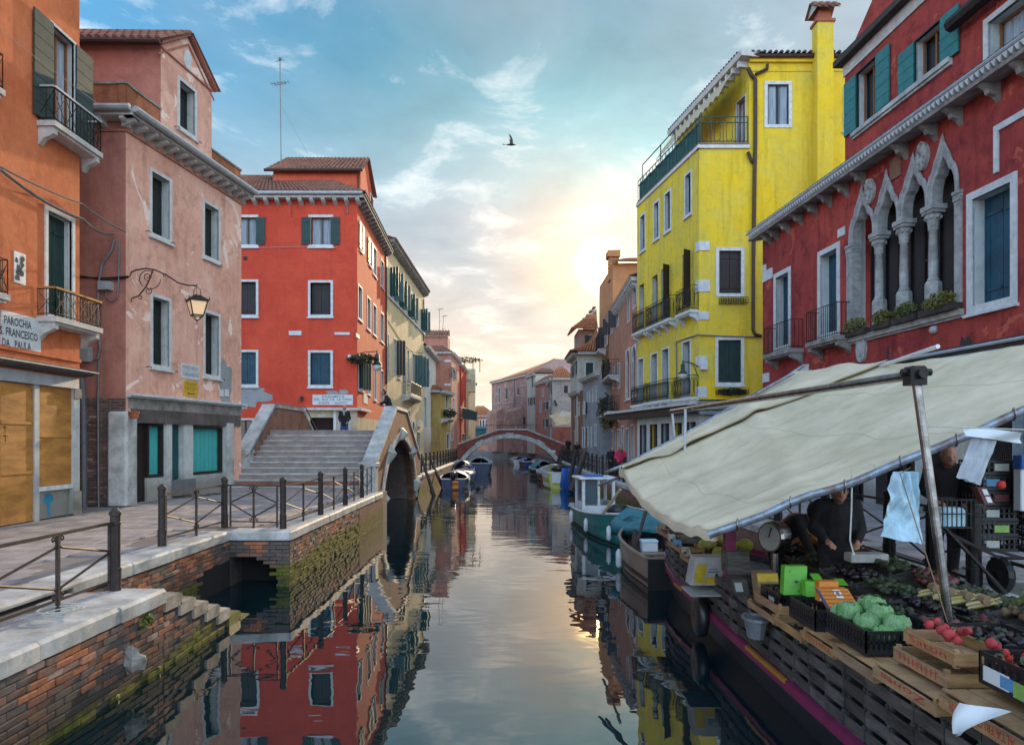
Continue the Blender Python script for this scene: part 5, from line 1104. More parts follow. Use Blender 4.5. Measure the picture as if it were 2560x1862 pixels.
# ---- cream house
H4 = thing('cream_house', 'long cream house with a row of open teal shutters above the left quay', 'house', (-10, 58, 0))
f = Fac((-8.75, 49.05), (-8.42, 67)); ZK = f.uz('E', 78, 110)[1]; holes = []
for (x0, y0, x1, y1) in ((88, 280, 118, 490), (150, 378, 168, 560), (207, 462, 225, 625), (256, 525, 276, 690), (296, 560, 310, 715)): holes.append(window(f, f.rect('E', x0, y0, x1, y1), H4, kind='stick', sh='shutter_teal', fw=.08, lw=.75, sill=False, leaves=(1, 1) if x0 != 256 else (0, 0)))
for (x0, y0, x1, y1, kd) in ((75, 725, 86, 1000, 'closed'), (118, 755, 134, 1005, 'stick'), (145, 780, 163, 1025, 'glass'), (177, 806, 197, 1135, 'glass'), (207, 830, 220, 1060, 'glass'), (242, 852, 258, 1055, 'stick'), (268, 865, 282, 1070, 'stick'), (291, 880, 303, 1083, 'stick')): holes.append(window(f, f.rect('E', x0, y0, x1, y1), H4, kind=kd, sh='shutter_teal' if x0 > 200 else 'shutter_dark', fw=.08, lw=.7, sill=kd == 'glass', leaves=(0, 1) if kd == 'stick' else (1, 1)))
zz = 0
for (x0, x1) in ((207, 228), (238, 258)): r = f.rect('E', x0, 1230 if x0 == 207 else 1300, x1, 1560); r = (r[0], r[1], .05, max(r[3], 2.8)); holes.append(window(f, r, H4, kind='glass', fw=.12, sill=False, arch=True))
for (x0, x1) in ((272, 292),): r = f.rect('E', x0, 1350, x1, 1500); holes.append(window(f, (r[0], r[1], .05, 2.6), H4, kind='closed', sh='shutter_dark', fw=.1, sill=False))
mb = MB(); wall_grid(mb, f, 0, f.len, 0, ZK, holes, mat='cream_plaster', reveal='shop_white'); mb.use('cream_plaster'); shell(mb, [(-8.75, 49.05), (-8.42, 67), (-18, 67), (-18, 49.05)], 0, ZK, skip=(0,)); mb.build('wall', None, H4)
cornice(f, 0, f.len, ZK, H4, out=.5, n=30, bs=.2, bh=.3, mat='dirty_stone'); zz = f.uz('E', 76, 478)[1]; mb = MB(); f.box(mb, 0, f.len, zz - .08, zz + .08, .003, .12); mb.build('string_course', 'white_stone', H4)
tiles(f.pt(0, ZK + .08, .6), f.pt(f.len, ZK + .08, .6), V3((-13, 65, ZK + 1.8)), V3((-13, 50, ZK + 1.8)), H4)
r = f.rect('E', 172, 1035, 232, 1135); balcony(f, r[0], r[1] + 1.2, f.uz('E', 178, 1135)[1], H4, out=.75, h=1.0, t=.2)
mb = MB(); mb.tube([f.pt(f.len * k / 12, f.uz('E', 78, 640)[1] - .9 * math.sin(k * .26), .03) for k in range(13)], .02, 4); mb.build('wire', 'iron', H4)
pipe(f, [(320, 500), (318, 780)], .06, 'copper_pipe', H4, v='E', name='drainpipe')
rr = f.uz('E', 285, 1275); mb = MB(); mb.extr([f.pt(rr[0] - .9, 3.0, .003), f.pt(rr[0] + .9, 3.0, .003), f.pt(rr[0], 3.7, .003)], f.n * .25); mb.build('pediment', 'cornice_stone', H4)
# ---- the rest of the left row
def house(name, label, fp, z, mat, wins, roof=None, side=None, cat='house', roofz=1.3, over=.3, sidewins=(), frame='white_stone', dark='shutter_dark', kinds=None, smat=None, cor=True, lowmat=None):
    """fp: footprint, edge 0-1 is the canal front (picture-left first), edge 'side' faces the camera; wins (view,x0,yt,x1,yb,kind)"""
    cx, cy = sum(p[0] for p in fp) / len(fp), sum(p[1] for p in fp) / len(fp); t_ = thing(name, label, cat, (cx, cy, 0)); f_ = Fac(fp[0], fp[1]); hs = []
    for w_ in wins:
        r = f_.rect(*w_[:5]); hs.append(window(f_, r, t_, kind=w_[5], fw=.09, sh=dark, frame=frame, arch=len(w_) > 6, sill=False, lw=.4, depth=.18))
    hs = [h for h in hs if 0 < h[0] and h[1] < f_.len and h[3] < z and h[2] > 0]
    mb = MB(); wall_grid(mb, f_, 0, f_.len, 0, z, hs, mat=mat, reveal=frame); n = len(fp); sk = [0]
    if side is not None:
        s0, s1 = fp[side], fp[(side + 1) % n]
        if s0[0] > s1[0]: s0, s1 = s1, s0
        g_ = Fac(s0, s1); hs2 = []
        for w_ in sidewins:
            r = g_.rect(*w_[:5]); hs2.append(window(g_, r, t_, kind=w_[5], fw=.09, sh=w_[6] if len(w_) > 6 else dark, frame=frame, sill=False, lw=.4, depth=.18))
        hs2 = [h for h in hs2 if 0 < h[0] and h[1] < g_.len and h[3] < z and h[2] > 0]
        mb.use(smat or mat); wall_grid(mb, g_, 0, g_.len, 0, z, hs2, mat=smat or mat, reveal=frame); sk.append(side)
    mb.use(mat); shell(mb, fp, 0, z, skip=sk); mb.build('wall', None, t_)
    if cor:
        cornice(f_, 0, f_.len, z, t_, out=over, n=max(3, int(f_.len / .6)), mat='cornice_stone', bh=.18)
        if side is not None: cornice(g_, 0, g_.len, z, t_, out=over, mat='cornice_stone')
    if roof:
        C_ = V3((cx, cy, 0)); P_ = [V3((*p, z + .08)) + (V3((*p, 0)) - C_).normalized() * over for p in fp]; Q_ = [C_.lerp(V3((*p, 0)), .25) + V3((0, 0, z + roofz)) for p in fp]
        for i in range(n):
            a, b, c, d = P_[i], P_[(i + 1) % n], Q_[(i + 1) % n], Q_[i]; nrm = (b - a).cross(d - a)
            vis = nrm.normalized(); vis = vis if vis.z > 0 else -vis
            if vis.dot(V3((0, 0, EYE)) - a) > -2: tiles(a, b, c, d, t_, roof, w=.3, l=.5)
            else: mb = MB(); mb.quad(a, b, c, d); mb.build('roof_slope', roof, t_)
        mb = MB(); mb.add(Q_, [tuple(range(n))]); mb.build('roof_top', roof, t_)
    return t_
ffw = Fac((-8.42, 67), (-8.6, 79)); zw = ffw.uz('E', 312, 800)[1]
house('white_house', 'plain white house with one arched upper window beside the cream house', [(-8.42, 67.05), (-8.6, 79), (-16, 79), (-16, 67.05)], zw, 'white_plaster', [('E', 340, 940, 358, 1058, 'glass', 1), ('E', 320, 1145, 334, 1360, 'closed'), ('E', 362, 1150, 372, 1360, 'closed'), ('E', 364, 1360, 376, 1440, 'glass')], roof='dark_tile', over=.5, dark='shutter_blue')
ZS = EYE + (HY - (560 + 855 / 2.662)) / F * 79.2
hp = house('salmon_house', 'salmon pink house with low shallow roof, end wall facing the camera', [(-6.85, 79.2), (-6.6, 88), (-13, 88), (-12.5, 79.2)], ZS, 'salmon_plaster', [('E', 502, 940, 514, 1030, 'open'), ('E', 520, 965, 530, 1040, 'open'), ('E', 512, 1150, 522, 1240, 'closed'), ('E', 498, 1300, 512, 1440, 'glass')], roof='tile', side=3, sidewins=[('E', 388, 915, 400, 1060, 'glass')], dark='shutter_brown', roofz=1.6)
mb = MB(); a = at('E', 330, 850, 80.5); mb.box(a.x - 1, a.x + 2.5, 81, 84, ZS, ZS + 2.1); mb.build('attic_wall', 'salmon_plaster', hp); tiles((a.x - 1.2, 80.7, ZS + 2.1), (a.x + 2.8, 80.7, ZS + 2.1), (a.x + 2.6, 82.5, ZS + 3.0), (a.x - 1.2, 82.5, ZS + 3.0), hp, w=.3)
mb = MB(); g_ = Fac((-12.5, 79.2), (-6.85, 79.2))
for (x0, y0, x1, y1) in ((455, 905, 500, 918), (455, 1062, 498, 1076)): r = g_.rect('E', x0, y0, x1, y1); g_.box(mb, r[0], r[1], r[2], r[3], .003, .05)
mb.build('stone_mark', 'white_stone', hp)
an = thing('tv_antenna', 'thin forked aerials on the salmon house roof', 'antenna', at('E', 430, 735, 82)); mb = MB()
for x0, y0, x1, y1 in ((422, 780, 422, 570), (438, 780, 450, 615)): mb.tube([at('E', x0, y0, 82), at('E', x1, y1, 82)], .03, 5); p_ = at('E', x1, y1, 82); mb.tube([p_ - V3((.2, 0, 0)), p_ + V3((.45, 0, .1))], .04, 5); mb.tube([at('E', x1 - 3, y1 + 85, 82), at('E', x1 + 12, y1 + 75, 82)], .02, 5)
mb.build('aerial', 'grey_pipe', an)
oc = house('ochre_house', 'low dark yellow house with flower balcony jutting out under the salmon house', [(-7.55, 73.5), (-6.9, 79), (-9.6, 79), (-9.9, 73.5)], EYE + (HY - (560 + 1110 / 2.662)) / F * 73.5, 'ochre_plaster', [('E', 462, 1130, 480, 1230, 'closed'), ('E', 490, 1150, 500, 1240, 'closed'), ('E', 470, 1390, 492, 1500, 'closed')], roof='tile', side=3, roofz=.8, over=.5)
ff_ = Fac((-7.55, 73.5), (-6.9, 79)); balcony(ff_, .4, 3.4, 4.1, oc, out=.9, h=.9)
tag(leafclump('balcony_plants', tuple(ff_.pt(1.9, 4.7, .6)), .8, 420, 'leaf_dark', sz=(1, 1.6, .6), leafsz=.14), 'mass of dark potted plants filling the ochre house balcony', 'plants')
house('rust_red_house', 'tall narrow brick red house with roof terrace left of the canal end', [(-6.45, 89), (-6.35, 99), (-11, 99), (-11, 89)], EYE + (HY - (560 + 935 / 2.662)) / F * 89, 'rust_plaster', [('E', 562, 1215, 580, 1290, 'open'), ('E', 572, 1390, 590, 1450, 'glass')], side=3, sidewins=[('E', 546, 950, 552, 985, 'glass')], roof='tile', roofz=.6)
t_ = thing('roof_terrace', 'wooden roof terrace frame on the rust red house with gold leaves', 'terrace', at('E', 590, 960, 92)); mb = MB()
for dx in (-1.1, .0, 1.1, 2.0): mb.bar(at('E', 590, 985, 92) + V3((dx, 0, 0)), at('E', 590, 900, 92) + V3((dx, 0, 0)), .12)
mb.bar(at('E', 540, 880, 92), at('E', 645, 920, 92), .2, .12); mb.bar(at('E', 560, 915, 92), at('E', 640, 925, 92), .1); mb.build('frame', 'ochre_plaster', t_); leafclump('vine', tuple(at('E', 600, 905, 92)), 1.1, 260, 'leaf_gold', t_, sz=(2.0, .8, .35), leafsz=.18)
house('beige_house', 'slim beige house with flat roof, last of the left row', [(-6.0, 97), (-5.55, 106), (-10, 106), (-10, 97)], EYE + (HY - (560 + 1030 / 2.662)) / F * 97, 'beige_plaster', [('E', 618, 1060, 628, 1110, 'glass')], side=3)
mb = MB(); p_ = at('E', 627, 965, 98); mb.box(p_.x - .9, p_.x + .7, 97.6, 99, p_.z - 3.2, p_.z); tag(recentre(mb.build('chimney_stack', 'beige_plaster'), (p_.x, 98.3, p_.z - 3.2)), 'square beige chimney on the slim beige house', 'chimney')
mb = MB(); fr = Fac((-6.6, 88), (-6.35, 99)); a = at('E', 590, 1262, 91); mb.extr([a + V3((-.6, 0, .9)), a + V3((1.6, 0, .2)), a + V3((1.5, 0, -.9)), a + V3((-.6, 0, -.6))], V3((0, 1.5, .1))); tag(recentre(mb.build('shop_awning', 'shutter_green'), a), 'small dark green awning on the rust red house', 'awning')
# closing houses
def p2(v, x, Y): a = at(v, x, 0, Y); return (a.x, Y)
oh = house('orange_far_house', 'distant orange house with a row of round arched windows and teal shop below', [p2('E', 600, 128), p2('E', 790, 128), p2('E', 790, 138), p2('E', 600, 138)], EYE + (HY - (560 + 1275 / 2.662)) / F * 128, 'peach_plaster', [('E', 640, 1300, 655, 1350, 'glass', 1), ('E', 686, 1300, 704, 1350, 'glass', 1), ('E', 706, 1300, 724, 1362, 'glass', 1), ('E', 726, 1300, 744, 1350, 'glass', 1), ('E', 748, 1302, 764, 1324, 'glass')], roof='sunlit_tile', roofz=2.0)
mb = MB(); a, b = at('E', 640, 1362, 127.6), at('E', 745, 1410, 127.6); mb.box(a.x, b.x, 127.4, 127.9, b.z, a.z); mb.build('shop_front', 'shutter_teal', oh); mb = MB(); mb.box(a.x, b.x, 127.0, 127.9, a.z, a.z + .5); mb.build('awning', 'tarp_teal', oh)
# ------------------------------------------------------------------ buildings, right bank
# big weathered hall at the canal bend
f = Fac((-3.3, 114), (2.5, 99)); ZH = f.uz('F', 170, 712)[1]; z2 = f.uz('F', 465, 655)[1]
hall = house('brick_hall', 'large weathered pink hall with a long low tiled roof at the canal bend', [(-3.3, 114), (2.5, 99), (16, 104), (10, 119)], (ZH + z2) / 2, 'old_pink_plaster', [('F', 215, 752, 233, 886, 'closed')], cor=False)
zh = (ZH + z2) / 2; cornice(f, 0, f.len, zh, hall, out=.35, mat='cornice_stone'); ra = f.pt(0, zh + .08, .4); rb_ = f.pt(f.len, zh + .08, .4); top = at('F', 745, 505, 106); top2 = at('F', 790, 520, 106)
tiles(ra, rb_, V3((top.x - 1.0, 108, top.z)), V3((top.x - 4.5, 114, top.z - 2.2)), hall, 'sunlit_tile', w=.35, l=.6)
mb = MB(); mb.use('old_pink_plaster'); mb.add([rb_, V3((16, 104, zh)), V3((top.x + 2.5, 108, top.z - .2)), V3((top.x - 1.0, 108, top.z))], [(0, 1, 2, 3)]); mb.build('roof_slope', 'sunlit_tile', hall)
pipe(f, [(350, 690), (352, 930)], .09, 'grey_pipe', hall, v='F', name='drainpipe')
for (x0, y0, x1, y1) in ((168, 935, 255, 1090), (325, 925, 420, 1090)): r = f.rect('F', x0, y0, x1, y1); mb = MB(); p_ = [f.pt(r[0], 0, .003), f.pt(r[1], 0, .003)]; mb.hexa([f.pt(r[0], 0, .003), f.pt(r[1], 0, .003), f.pt(r[1], 0, 1.0), f.pt(r[0], 0, 1.0), f.pt(r[0], r[3], .003), f.pt(r[1], r[3], .003), f.pt(r[1], r[3] - .5, 1.0), f.pt(r[0], r[3] - .5, 1.0)]); mb.build('lean_to', 'old_pink_plaster', hall)
mb = MB(); r = f.rect('F', 262, 700, 340, 885); f.box(mb, r[0], r[1], r[2] - .1, r[2], .003, .1); r = f.rect('F', 405, 740, 440, 825); f.box(mb, r[0], r[1], r[2] - .1, r[2], .003, .1); f.box(mb, r[0], r[1], r[3] - .1, r[3], .003, .1); mb.build('moulding', 'cornice_stone', hall)
for (x0, y0, x1, y1) in ((300, 930, 318, 1000), (375, 760, 388, 815), (280, 760, 292, 850), (425, 1000, 438, 1060)): r = f.rect('F', x0, y0, x1, y1); w_ = plaque(f, r, hall, 'shutter_dark', .03, name='blind_window'); m2 = MB(); f.box(m2, r[0] - .12, r[1] + .12, r[2] - .2, r[2] - .02, .003, .12); m2.build('sill', 'cornice_stone', w_)
# row beyond the bridge
def hq(v, x, y, Y): return EYE + (HY - px(v, x, y)[1]) / F * Y
house('narrow_white_house', 'narrow whitish house with dark shutters between the hall and a brick red house', [p2('F', 455, 97), p2('F', 525, 92), p2('F', 700, 92), p2('F', 690, 99)], hq('F', 520, 640, 92), 'pale_plaster', [('F', 470, 835, 485, 910, 'open'), ('F', 500, 830, 515, 905, 'open'), ('F', 490, 660, 508, 770, 'glass')], roof='tile', roofz=1.0)
house('brick_red_house', 'small brick red house in the row beyond the second bridge', [p2('F', 522, 91), p2('F', 632, 84), p2('F', 760, 84), p2('F', 720, 91)], hq('F', 600, 705, 86), 'salmon_plaster', [('F', 580, 765, 595, 830, 'closed'), ('F', 600, 870, 622, 945, 'open'), ('F', 560, 870, 575, 960, 'glass'), ('F', 598, 1010, 625, 1090, 'open')], roof='tile', roofz=.9, dark='shutter_brown')
gh = house('grey_house', 'grey rendered house with peeling plaster over red brick, right of the second bridge', [p2('F', 630, 84), p2('F', 662, 76), p2('F', 830, 76), p2('F', 800, 84)], hq('F', 700, 680, 76), 'grey_plaster', [('F', 642, 740, 655, 830, 'open'), ('F', 640, 960, 655, 1060, 'glass'), ('F', 636, 840, 648, 920, 'closed'), ('F', 645, 1080, 655, 1200, 'closed')], roof='sunlit_tile', side=1, sidewins=(), roofz=1.6)
fg = Fac(p2('F', 662, 76), p2('F', 830, 76)); plaque(fg, fg.rect('F', 760, 740, 790, 800), gh, 'shutter_dark', .04, name='shuttered_window'); blob(fg, *fg.uz('F', 740, 1010), 1.1, .7, 'beige_plaster', gh, 3, arms=.5); blob(fg, *fg.uz('F', 770, 970), .8, .25, 'pale_plaster', gh, 5, d=.012, arms=.6); mb = MB(); r = fg.rect('F', 672, 1080, 818, 1260); fg.box(mb, r[0] - .1, r[1], 0, r[3], .003, .02); mb.build('plinth', 'far_bridge_brick', gh)
mb = MB(); r = fg.rect('F', 680, 860, 700, 905); mb.bar(fg.pt(r[0], r[3], .1), fg.pt(r[1], r[2], .1), .18); mb.build('iron_tie', 'iron', gh)
# cream house with the brick tower
CH = house('cream_corner_house', 'tall cream house with a green shuttered window and a brick tower room above', [p2('F', 815, 63.5), p2('F', 868, 58), p2('F', 1120, 58), p2('F', 1100, 63.5)], hq('F', 900, 468, 58), 'pale_plaster', [('F', 822, 580, 834, 690, 'open'), ('F', 845, 545, 864, 665, 'open'), ('F', 820, 820, 832, 1010, 'closed'), ('F', 845, 810, 864, 1000, 'closed'), ('F', 825, 1110, 850, 1250, 'closed')], side=1, sidewins=[('F', 930, 540, 1010, 665, 'closed', 'shutter_green')], roof=None, over=.45, dark='shutter_dark')
zc_ = hq('F', 900, 468, 58); tz0 = zc_ + 2.2; a = at('F', 868, 470, 60); b = at('F', 1024, 470, 60); tzt = hq('F', 900, 275, 60)
tiles(V3((a.x - .8, 57.4, zc_ + .1)), V3((b.x, 57.4, zc_ + .1)), V3((b.x, 60, zc_ + 3.0)), V3((a.x + 1.4, 60, zc_ + 1.0)), CH, 'sunlit_tile'); tiles(V3((a.x - .8, 64, zc_ + .1)), V3((a.x - .8, 57.4, zc_ + .1)), V3((a.x + 1.4, 60, zc_ + 1.0)), V3((a.x + 1.4, 62, zc_ + 1.0)), CH, 'sunlit_tile')
ft = Fac((a.x + .1, 60), (b.x, 60)); wt = window(ft, ft.rect('F', 965, 320, 1012, 400), CH, kind='open', sh='shutter_dark', curtain=True, fw=.05, lw=.4); mb = MB(); wall_grid(mb, ft, 0, ft.len, zc_, tzt, [wt], mat='tower_brick', reveal='white_stone'); mb.use('tower_brick'); shell(mb, [(a.x + .1, 60), (b.x, 60), (b.x, 64), (a.x + .1, 64)], zc_, tzt, skip=(0,)); mb.build('tower_wall', None, CH)
tiles(V3((a.x - .5, 59.4, tzt)), V3((b.x + .1, 59.4, tzt)), V3((b.x + .1, 61.6, tzt + 1.9)), V3((a.x + 1.8, 61.6, tzt + 1.9)), CH, 'sunlit_tile'); tiles(V3((a.x - .5, 64, tzt)), V3((a.x - .5, 59.4, tzt)), V3((a.x + 1.8, 61.6, tzt + 1.9)), V3((a.x + 1.8, 62, tzt + 1.9)), CH, 'sunlit_tile')
cw = thing('stepped_chimney', 'white stepped chimney block rising behind the brick tower roof', 'chimney', at('F', 990, 220, 63))
for k, (x0, x1, yt) in enumerate(((922, 952, 180), (952, 980, 150), (978, 1005, 115), (1005, 1030, 85))):
    p_, q_ = at('F', x0, yt, 63), at('F', x1, yt, 63); mb = MB(); mb.box(p_.x, q_.x, 63, 64, tzt + .5, p_.z - .25); mb.build('flue', 'white_plaster', cw); mb = MB(); mb.box(p_.x - .08, q_.x + .08 - .17, 62.9, 64.1, p_.z - .12, p_.z, 0); mb.build('cap', 'dirty_stone', cw)
# low teal house and old ground floor row in front of it
house('pale_blue_house', 'low pale blue house with a mossy cornice tucked between cream and peach houses', [(5.72, 56.5), (6.35, 50.5), (9, 50.5), (9, 56.5)], hq('F', 1000, 660, 53), 'bare_render', [('F', 950, 1075, 962, 1250, 'closed'), ('F', 980, 1075, 990, 1250, 'closed'), ('F', 950, 790, 958, 880, 'closed'), ('F', 968, 780, 976, 880, 'closed'), ('F', 992, 760, 1002, 880, 'closed'), ('F', 1015, 745, 1028, 870, 'closed'), ('F', 1010, 1060, 1030, 1240, 'glass')], over=.35)
house('rusty_low_house', 'low rust stained house with tall narrow windows near the mooring posts', [(5.25, 62), (5.55, 57), (8, 57), (8, 62)], hq('F', 900, 790, 58.5), 'brown_plaster', [('F', 872, 880, 890, 990, 'closed'), ('F', 915, 870, 930, 980, 'closed'), ('F', 910, 1080, 930, 1250, 'glass')], over=.3)
# ---- peach house
PH = thing('peach_house', 'peach coloured house with deep bracketed eave, right against the low sun', 'house', (9, 45, 0))
f = Fac((7.2, 52), (6.78, 38.0)); ZE = hq('P', 1592, 692, 37.8); holes = []
for w_ in (('H', 75, 395, 104, 580, 'glass'), ('H', 30, 460, 48, 690, 'glass')): holes.append(window(f, f.rect(*w_[:5]), PH, kind='glass', fw=.08, sill=False))
for w_ in (('F', 1270, 450, 1303, 862), ('F', 1320, 420, 1357, 835)): holes.append(window(f, f.rect(*w_), PH, kind='glass', fw=.09, arch=True, depth=.2))
for w_ in (('F', 1095, 250, 1115, 430, 'stick'), ('F', 1140, 180, 1162, 330, 'stick'), ('F', 1190, 110, 1212, 270, 'stick'), ('F', 1115, 640, 1128, 760, 'closed'), ('F', 1160, 590, 1176, 770, 'closed'), ('F', 1205, 560, 1222, 770, 'closed'), ): holes.append(window(f, f.rect(*w_[:5]), PH, kind=w_[5], sh='shutter_brown', fw=.08, sill=False, lw=.55, leaves=(1, 0)))
for k in range(6): holes.append(window(f, (1.0 + 2.15 * k, 2.3 + 2.15 * k, .04, 2.55 + .15 * (k % 2)), PH, kind='glass' if k % 2 else 'closed', sh='shutter_dark', fw=.1, sill=False, depth=.3))
holes = [h for i_, h in enumerate(holes) if not (h[2] < 2.6 and i_ < len(holes) - 6)]
holes = [h for h in holes if h[0] > .05 and h[1] < f.len - .02 and h[2] > 0]
zlow = 3.1
mb = MB(); wall_grid(mb, f, 0, f.len, 0, ZE, holes, mat='peach_plaster', reveal='cornice_stone'); mb.use('peach_plaster'); shell(mb, [(7.2, 52), (6.78, 38.0), (14, 38.0), (14, 52)], 0, ZE, skip=(0,)); mb.build('wall', None, PH)
cornice(f, 0, f.len, ZE, PH, out=.32, n=28, bs=.14, bh=.3, mat='cornice_stone')
tiles(f.pt(f.len, ZE + .1, .34), f.pt(0, ZE + .1, .34), (9, 52, ZE + 1.2), (9, 38, ZE + 1.2), PH, 'tile')
u, z = f.uz('F', 1078, 478); balcony(f, u - .2, u + 2.6, z + .1, PH, out=.6, h=1.2); u, z = f.uz('F', 1035, 790, .7); balcony(f, 1.0, 6.2, 6.1, PH, out=.7, h=1.0, slab='cornice_stone'); balcony(f, 1.0, 6.4, 3.7, PH, out=.8, h=1.0, slab='cornice_stone', t=.3)
tag(leafclump('balcony_plants', tuple(f.pt(5.0, 3.7, .7)), 1.0, 520, 'leaf_dark', sz=(.7, 1.2, 1.3), leafsz=.12), 'dark greenery spilling from the lower balcony of the peach house', 'plants'); tag(leafclump('hanging_plant', tuple(f.pt(5.8, 3.0, .9)), .5, 200, 'leaf_gold', sz=(.6, .9, 1.6), leafsz=.1), 'yellow green trailing plant under the peach house balcony', 'plant'); tag(leafclump('balcony_shrub', tuple(f.pt(2.6, 6.9, .5)), .5, 220, 'leaf_dark', sz=(.7, .9, 1.5), leafsz=.12), 'dark shrub standing on the upper balcony of the peach house', 'plant')
mb = MB(); mb.box(7.5, 7.8, 51.6, 52.0, ZE - .2, ZE + .8); mb.build('chimney', 'peach_plaster', PH)
TB = thing('tall_back_house', 'tall orange lit house rising behind the peach house beside the sun', 'house', (9, 53, 0)); zt = hq('P', 1560, 658, 52); a, b = at('P', 1532, 0, 52).x, 14
mb = MB(); mb.box(a, b, 52, 60, 0, zt); mb.build('wall', 'glow_plaster', TB); ztop = hq('P', 1560, 638, 53.5); tiles((a - .35, 51.5, zt), (b, 51.5, zt), (b, 55, ztop + .1), (a + 1.6, 55, ztop + .1), TB, 'tile', w=.26)
q_, p_ = at('P', 1544, 630, 53.5), at('P', 1521, 630, 53.5); mb = MB(); mb.box(p_.x, q_.x, 53, 54, zt - 1, p_.z - .5); mb.box(p_.x - .15, q_.x + .12, 52.8, 54.2, p_.z - .5, p_.z); mb.build('chimney', 'glow_plaster', TB)
# ground floor shop row under peach and yellow houses
fy = Fac((6.72, 37.6), (8.02, 30.0)); fx = Fac((8.02, 30.0), (15.5, 30.0))
# ---- yellow house
YH = thing('yellow_house', 'bright yellow house with roof terrace, iron balconies and tall chimney', 'house', (11, 34, 0))
f, g = fy, fx; ZT = hq('P', 1748, 372, 30); ZU = hq('P', 1866, 150, 30); h1 = []; h2 = []
for w_ in ((442, 1130, 490, 1412), (312, 1250, 356, 1512), (242, 1312, 281, 1562), (154, 1395, 191, 1635)): h1.append(window(f, f.rect('G', *w_), YH, kind='glass', fw=.1, depth=.25, sash='shutter_dark'))
for w_, sh_ in (((480, 118, 556, 590), 'shutter_brown'), ((306, 240, 382, 675), 'shutter_brown'), ((232, 300, 286, 715), 'shutter_brown'), ((125, 372, 172, 755), 'shutter_brown')): h1.append(window(f, f.rect('H', *w_), YH, kind='stick' if w_[0] in (480, 306) else 'closed', sh=sh_, fw=.07, depth=.25, lw=.42, leaves=(0, 1), frame='yellow_plaster', sill=False))
for w_ in ((482, 838, 552, 1300), (312, 898, 374, 1332), (222, 938, 280, 1350), (116, 978, 165, 1366)): h1.append(window(f, f.rect('H', *w_), YH, kind='closed', sh='shutter_green', fw=.08, depth=.3, sill=False))
h2.append(window(g, g.rect('G', 955, 525, 1133, 825), YH, kind='glass', curtain=True, fw=.14, sill=False, sash='shutter_dark', depth=.1)); h2.append(window(g, g.rect('H', 757, 62, 992, 468), YH, kind='closed', sh='shutter_brown', fw=.14, depth=.12, sill=False)); h2.append(window(g, g.rect('H', 752, 800, 990, 1200), YH, kind='closed', sh='shutter_green', fw=.13, depth=.12))
h2.append(window(g, g.rect('G', 1462, 560, 1500, 850), YH, kind='glass', fw=.1)) if g.rect('G', 1462, 560, 1500, 850)[1] < 7.4 else None
zs_ = hq('H', 600, 1335, 30)
mb = MB(); wall_grid(mb, f, 0, f.len, 3.0, ZT, h1, mat='yellow_plaster', reveal='shop_white'); fc = g.uz('G', 858, 900)[0]
wall_grid(mb, g, 0, fc, zs_, ZT, [h for h in h2 if h[1] < fc], mat='yellow_front_plaster', reveal='shop_white'); hh = [h for h in h2 if h[1] >= fc]
hcut = [h for h in h2 if h[0] < fc < h[1]]
mb2 = MB(); 
# front wall right of the terrace corner, two bands
wall_grid(mb, g, fc, 7.48, zs_, ZU, [h for h in h2 if h[0] >= fc], mat='yellow_front_plaster', reveal='shop_white')
mb.use('yellow_plaster'); mb.add([(8.02, 30, ZT), (6.72, 37.6, ZT), (15.5, 37.6, ZT), (15.5, 30, ZT)], [(0, 1, 2, 3)]); mb.quad((6.72, 37.6, 0), (15.5, 37.6, 0), (15.5, 37.6, ZT), (6.72, 37.6, ZT)); mb.quad((15.5, 30, 0), (15.5, 37.6, 0), (15.5, 37.6, ZU), (15.5, 30, ZU)); mb.build('wall', None, YH)
# upper storey set back from the canal
xu = 8.02 + fc; fu = Fac((8.85, 37.6), (xu, 30.0)); dw = (fu.len - 1.15, fu.len - .25, ZT, ZT + 2.5); hw = window(fu, dw, YH, kind='glass', curtain=True, fw=.07, sill=False, frame='white_paint')
mb = MB(); wall_grid(mb, fu, 0, fu.len, ZT, ZU, [hw], mat='yellow_plaster', reveal='shop_white'); mb.use('yellow_plaster'); mb.quad((8.85, 37.6, ZT), (15.5, 37.6, ZT), (15.5, 37.6, ZU), (8.85, 37.6, ZU)); mb.build('upper_wall', None, YH)
mb = MB(); f.box(mb, 0, f.len + .08, ZT + .001, ZT + .14, -.2, .08); g.box(mb, -.08, fc, ZT + .001, ZT + .14, -.2, .08); mb.build('terrace_edge', 'white_stone', YH); mb = MB(); f.box(mb, 0, f.len, ZT + .141, ZT + .24, -.2, .04); g.box(mb, -.04, fc, ZT + .141, ZT + .24, -.2, .04); mb.build('terrace_kerb', 'tile', YH)
def rail(fr_, u0, u1, z, h, par, mat='shutter_green', d=-.05, loops=True, name='railing'):
    mb = MB()
    for zz in (z + .1, z + h - .25, z + h): mb.bar(fr_.pt(u0, zz, d), fr_.pt(u1, zz, d), .035)
    n = max(1, int((u1 - u0) / .42))
    for k in range(n + 1):
        u = u0 + (u1 - u0) * k / n; mb.bar(fr_.pt(u, z, d), fr_.pt(u, z + h, d), .03)
        if k < n and loops:
            w_ = (u1 - u0) / n; c = u + w_ / 2; r_ = w_ * .26; pts = [fr_.pt(c + r_ * math.cos(a), z + .1 + (h - .35) / 2 + ((h - .35) / 2 - r_) * (1 if math.sin(a) > 0 else -1) + r_ * math.sin(a), d) for a in [2 * math.pi * j / 12 for j in range(13)]]; mb.tube(pts, .014, 4)
    return mb.build(name, mat, par)
rail(g, 0, fc - .05, ZT + .24, 1.15, YH); rail(f, 0, f.len, ZT + .24, 1.15, YH, loops=False)
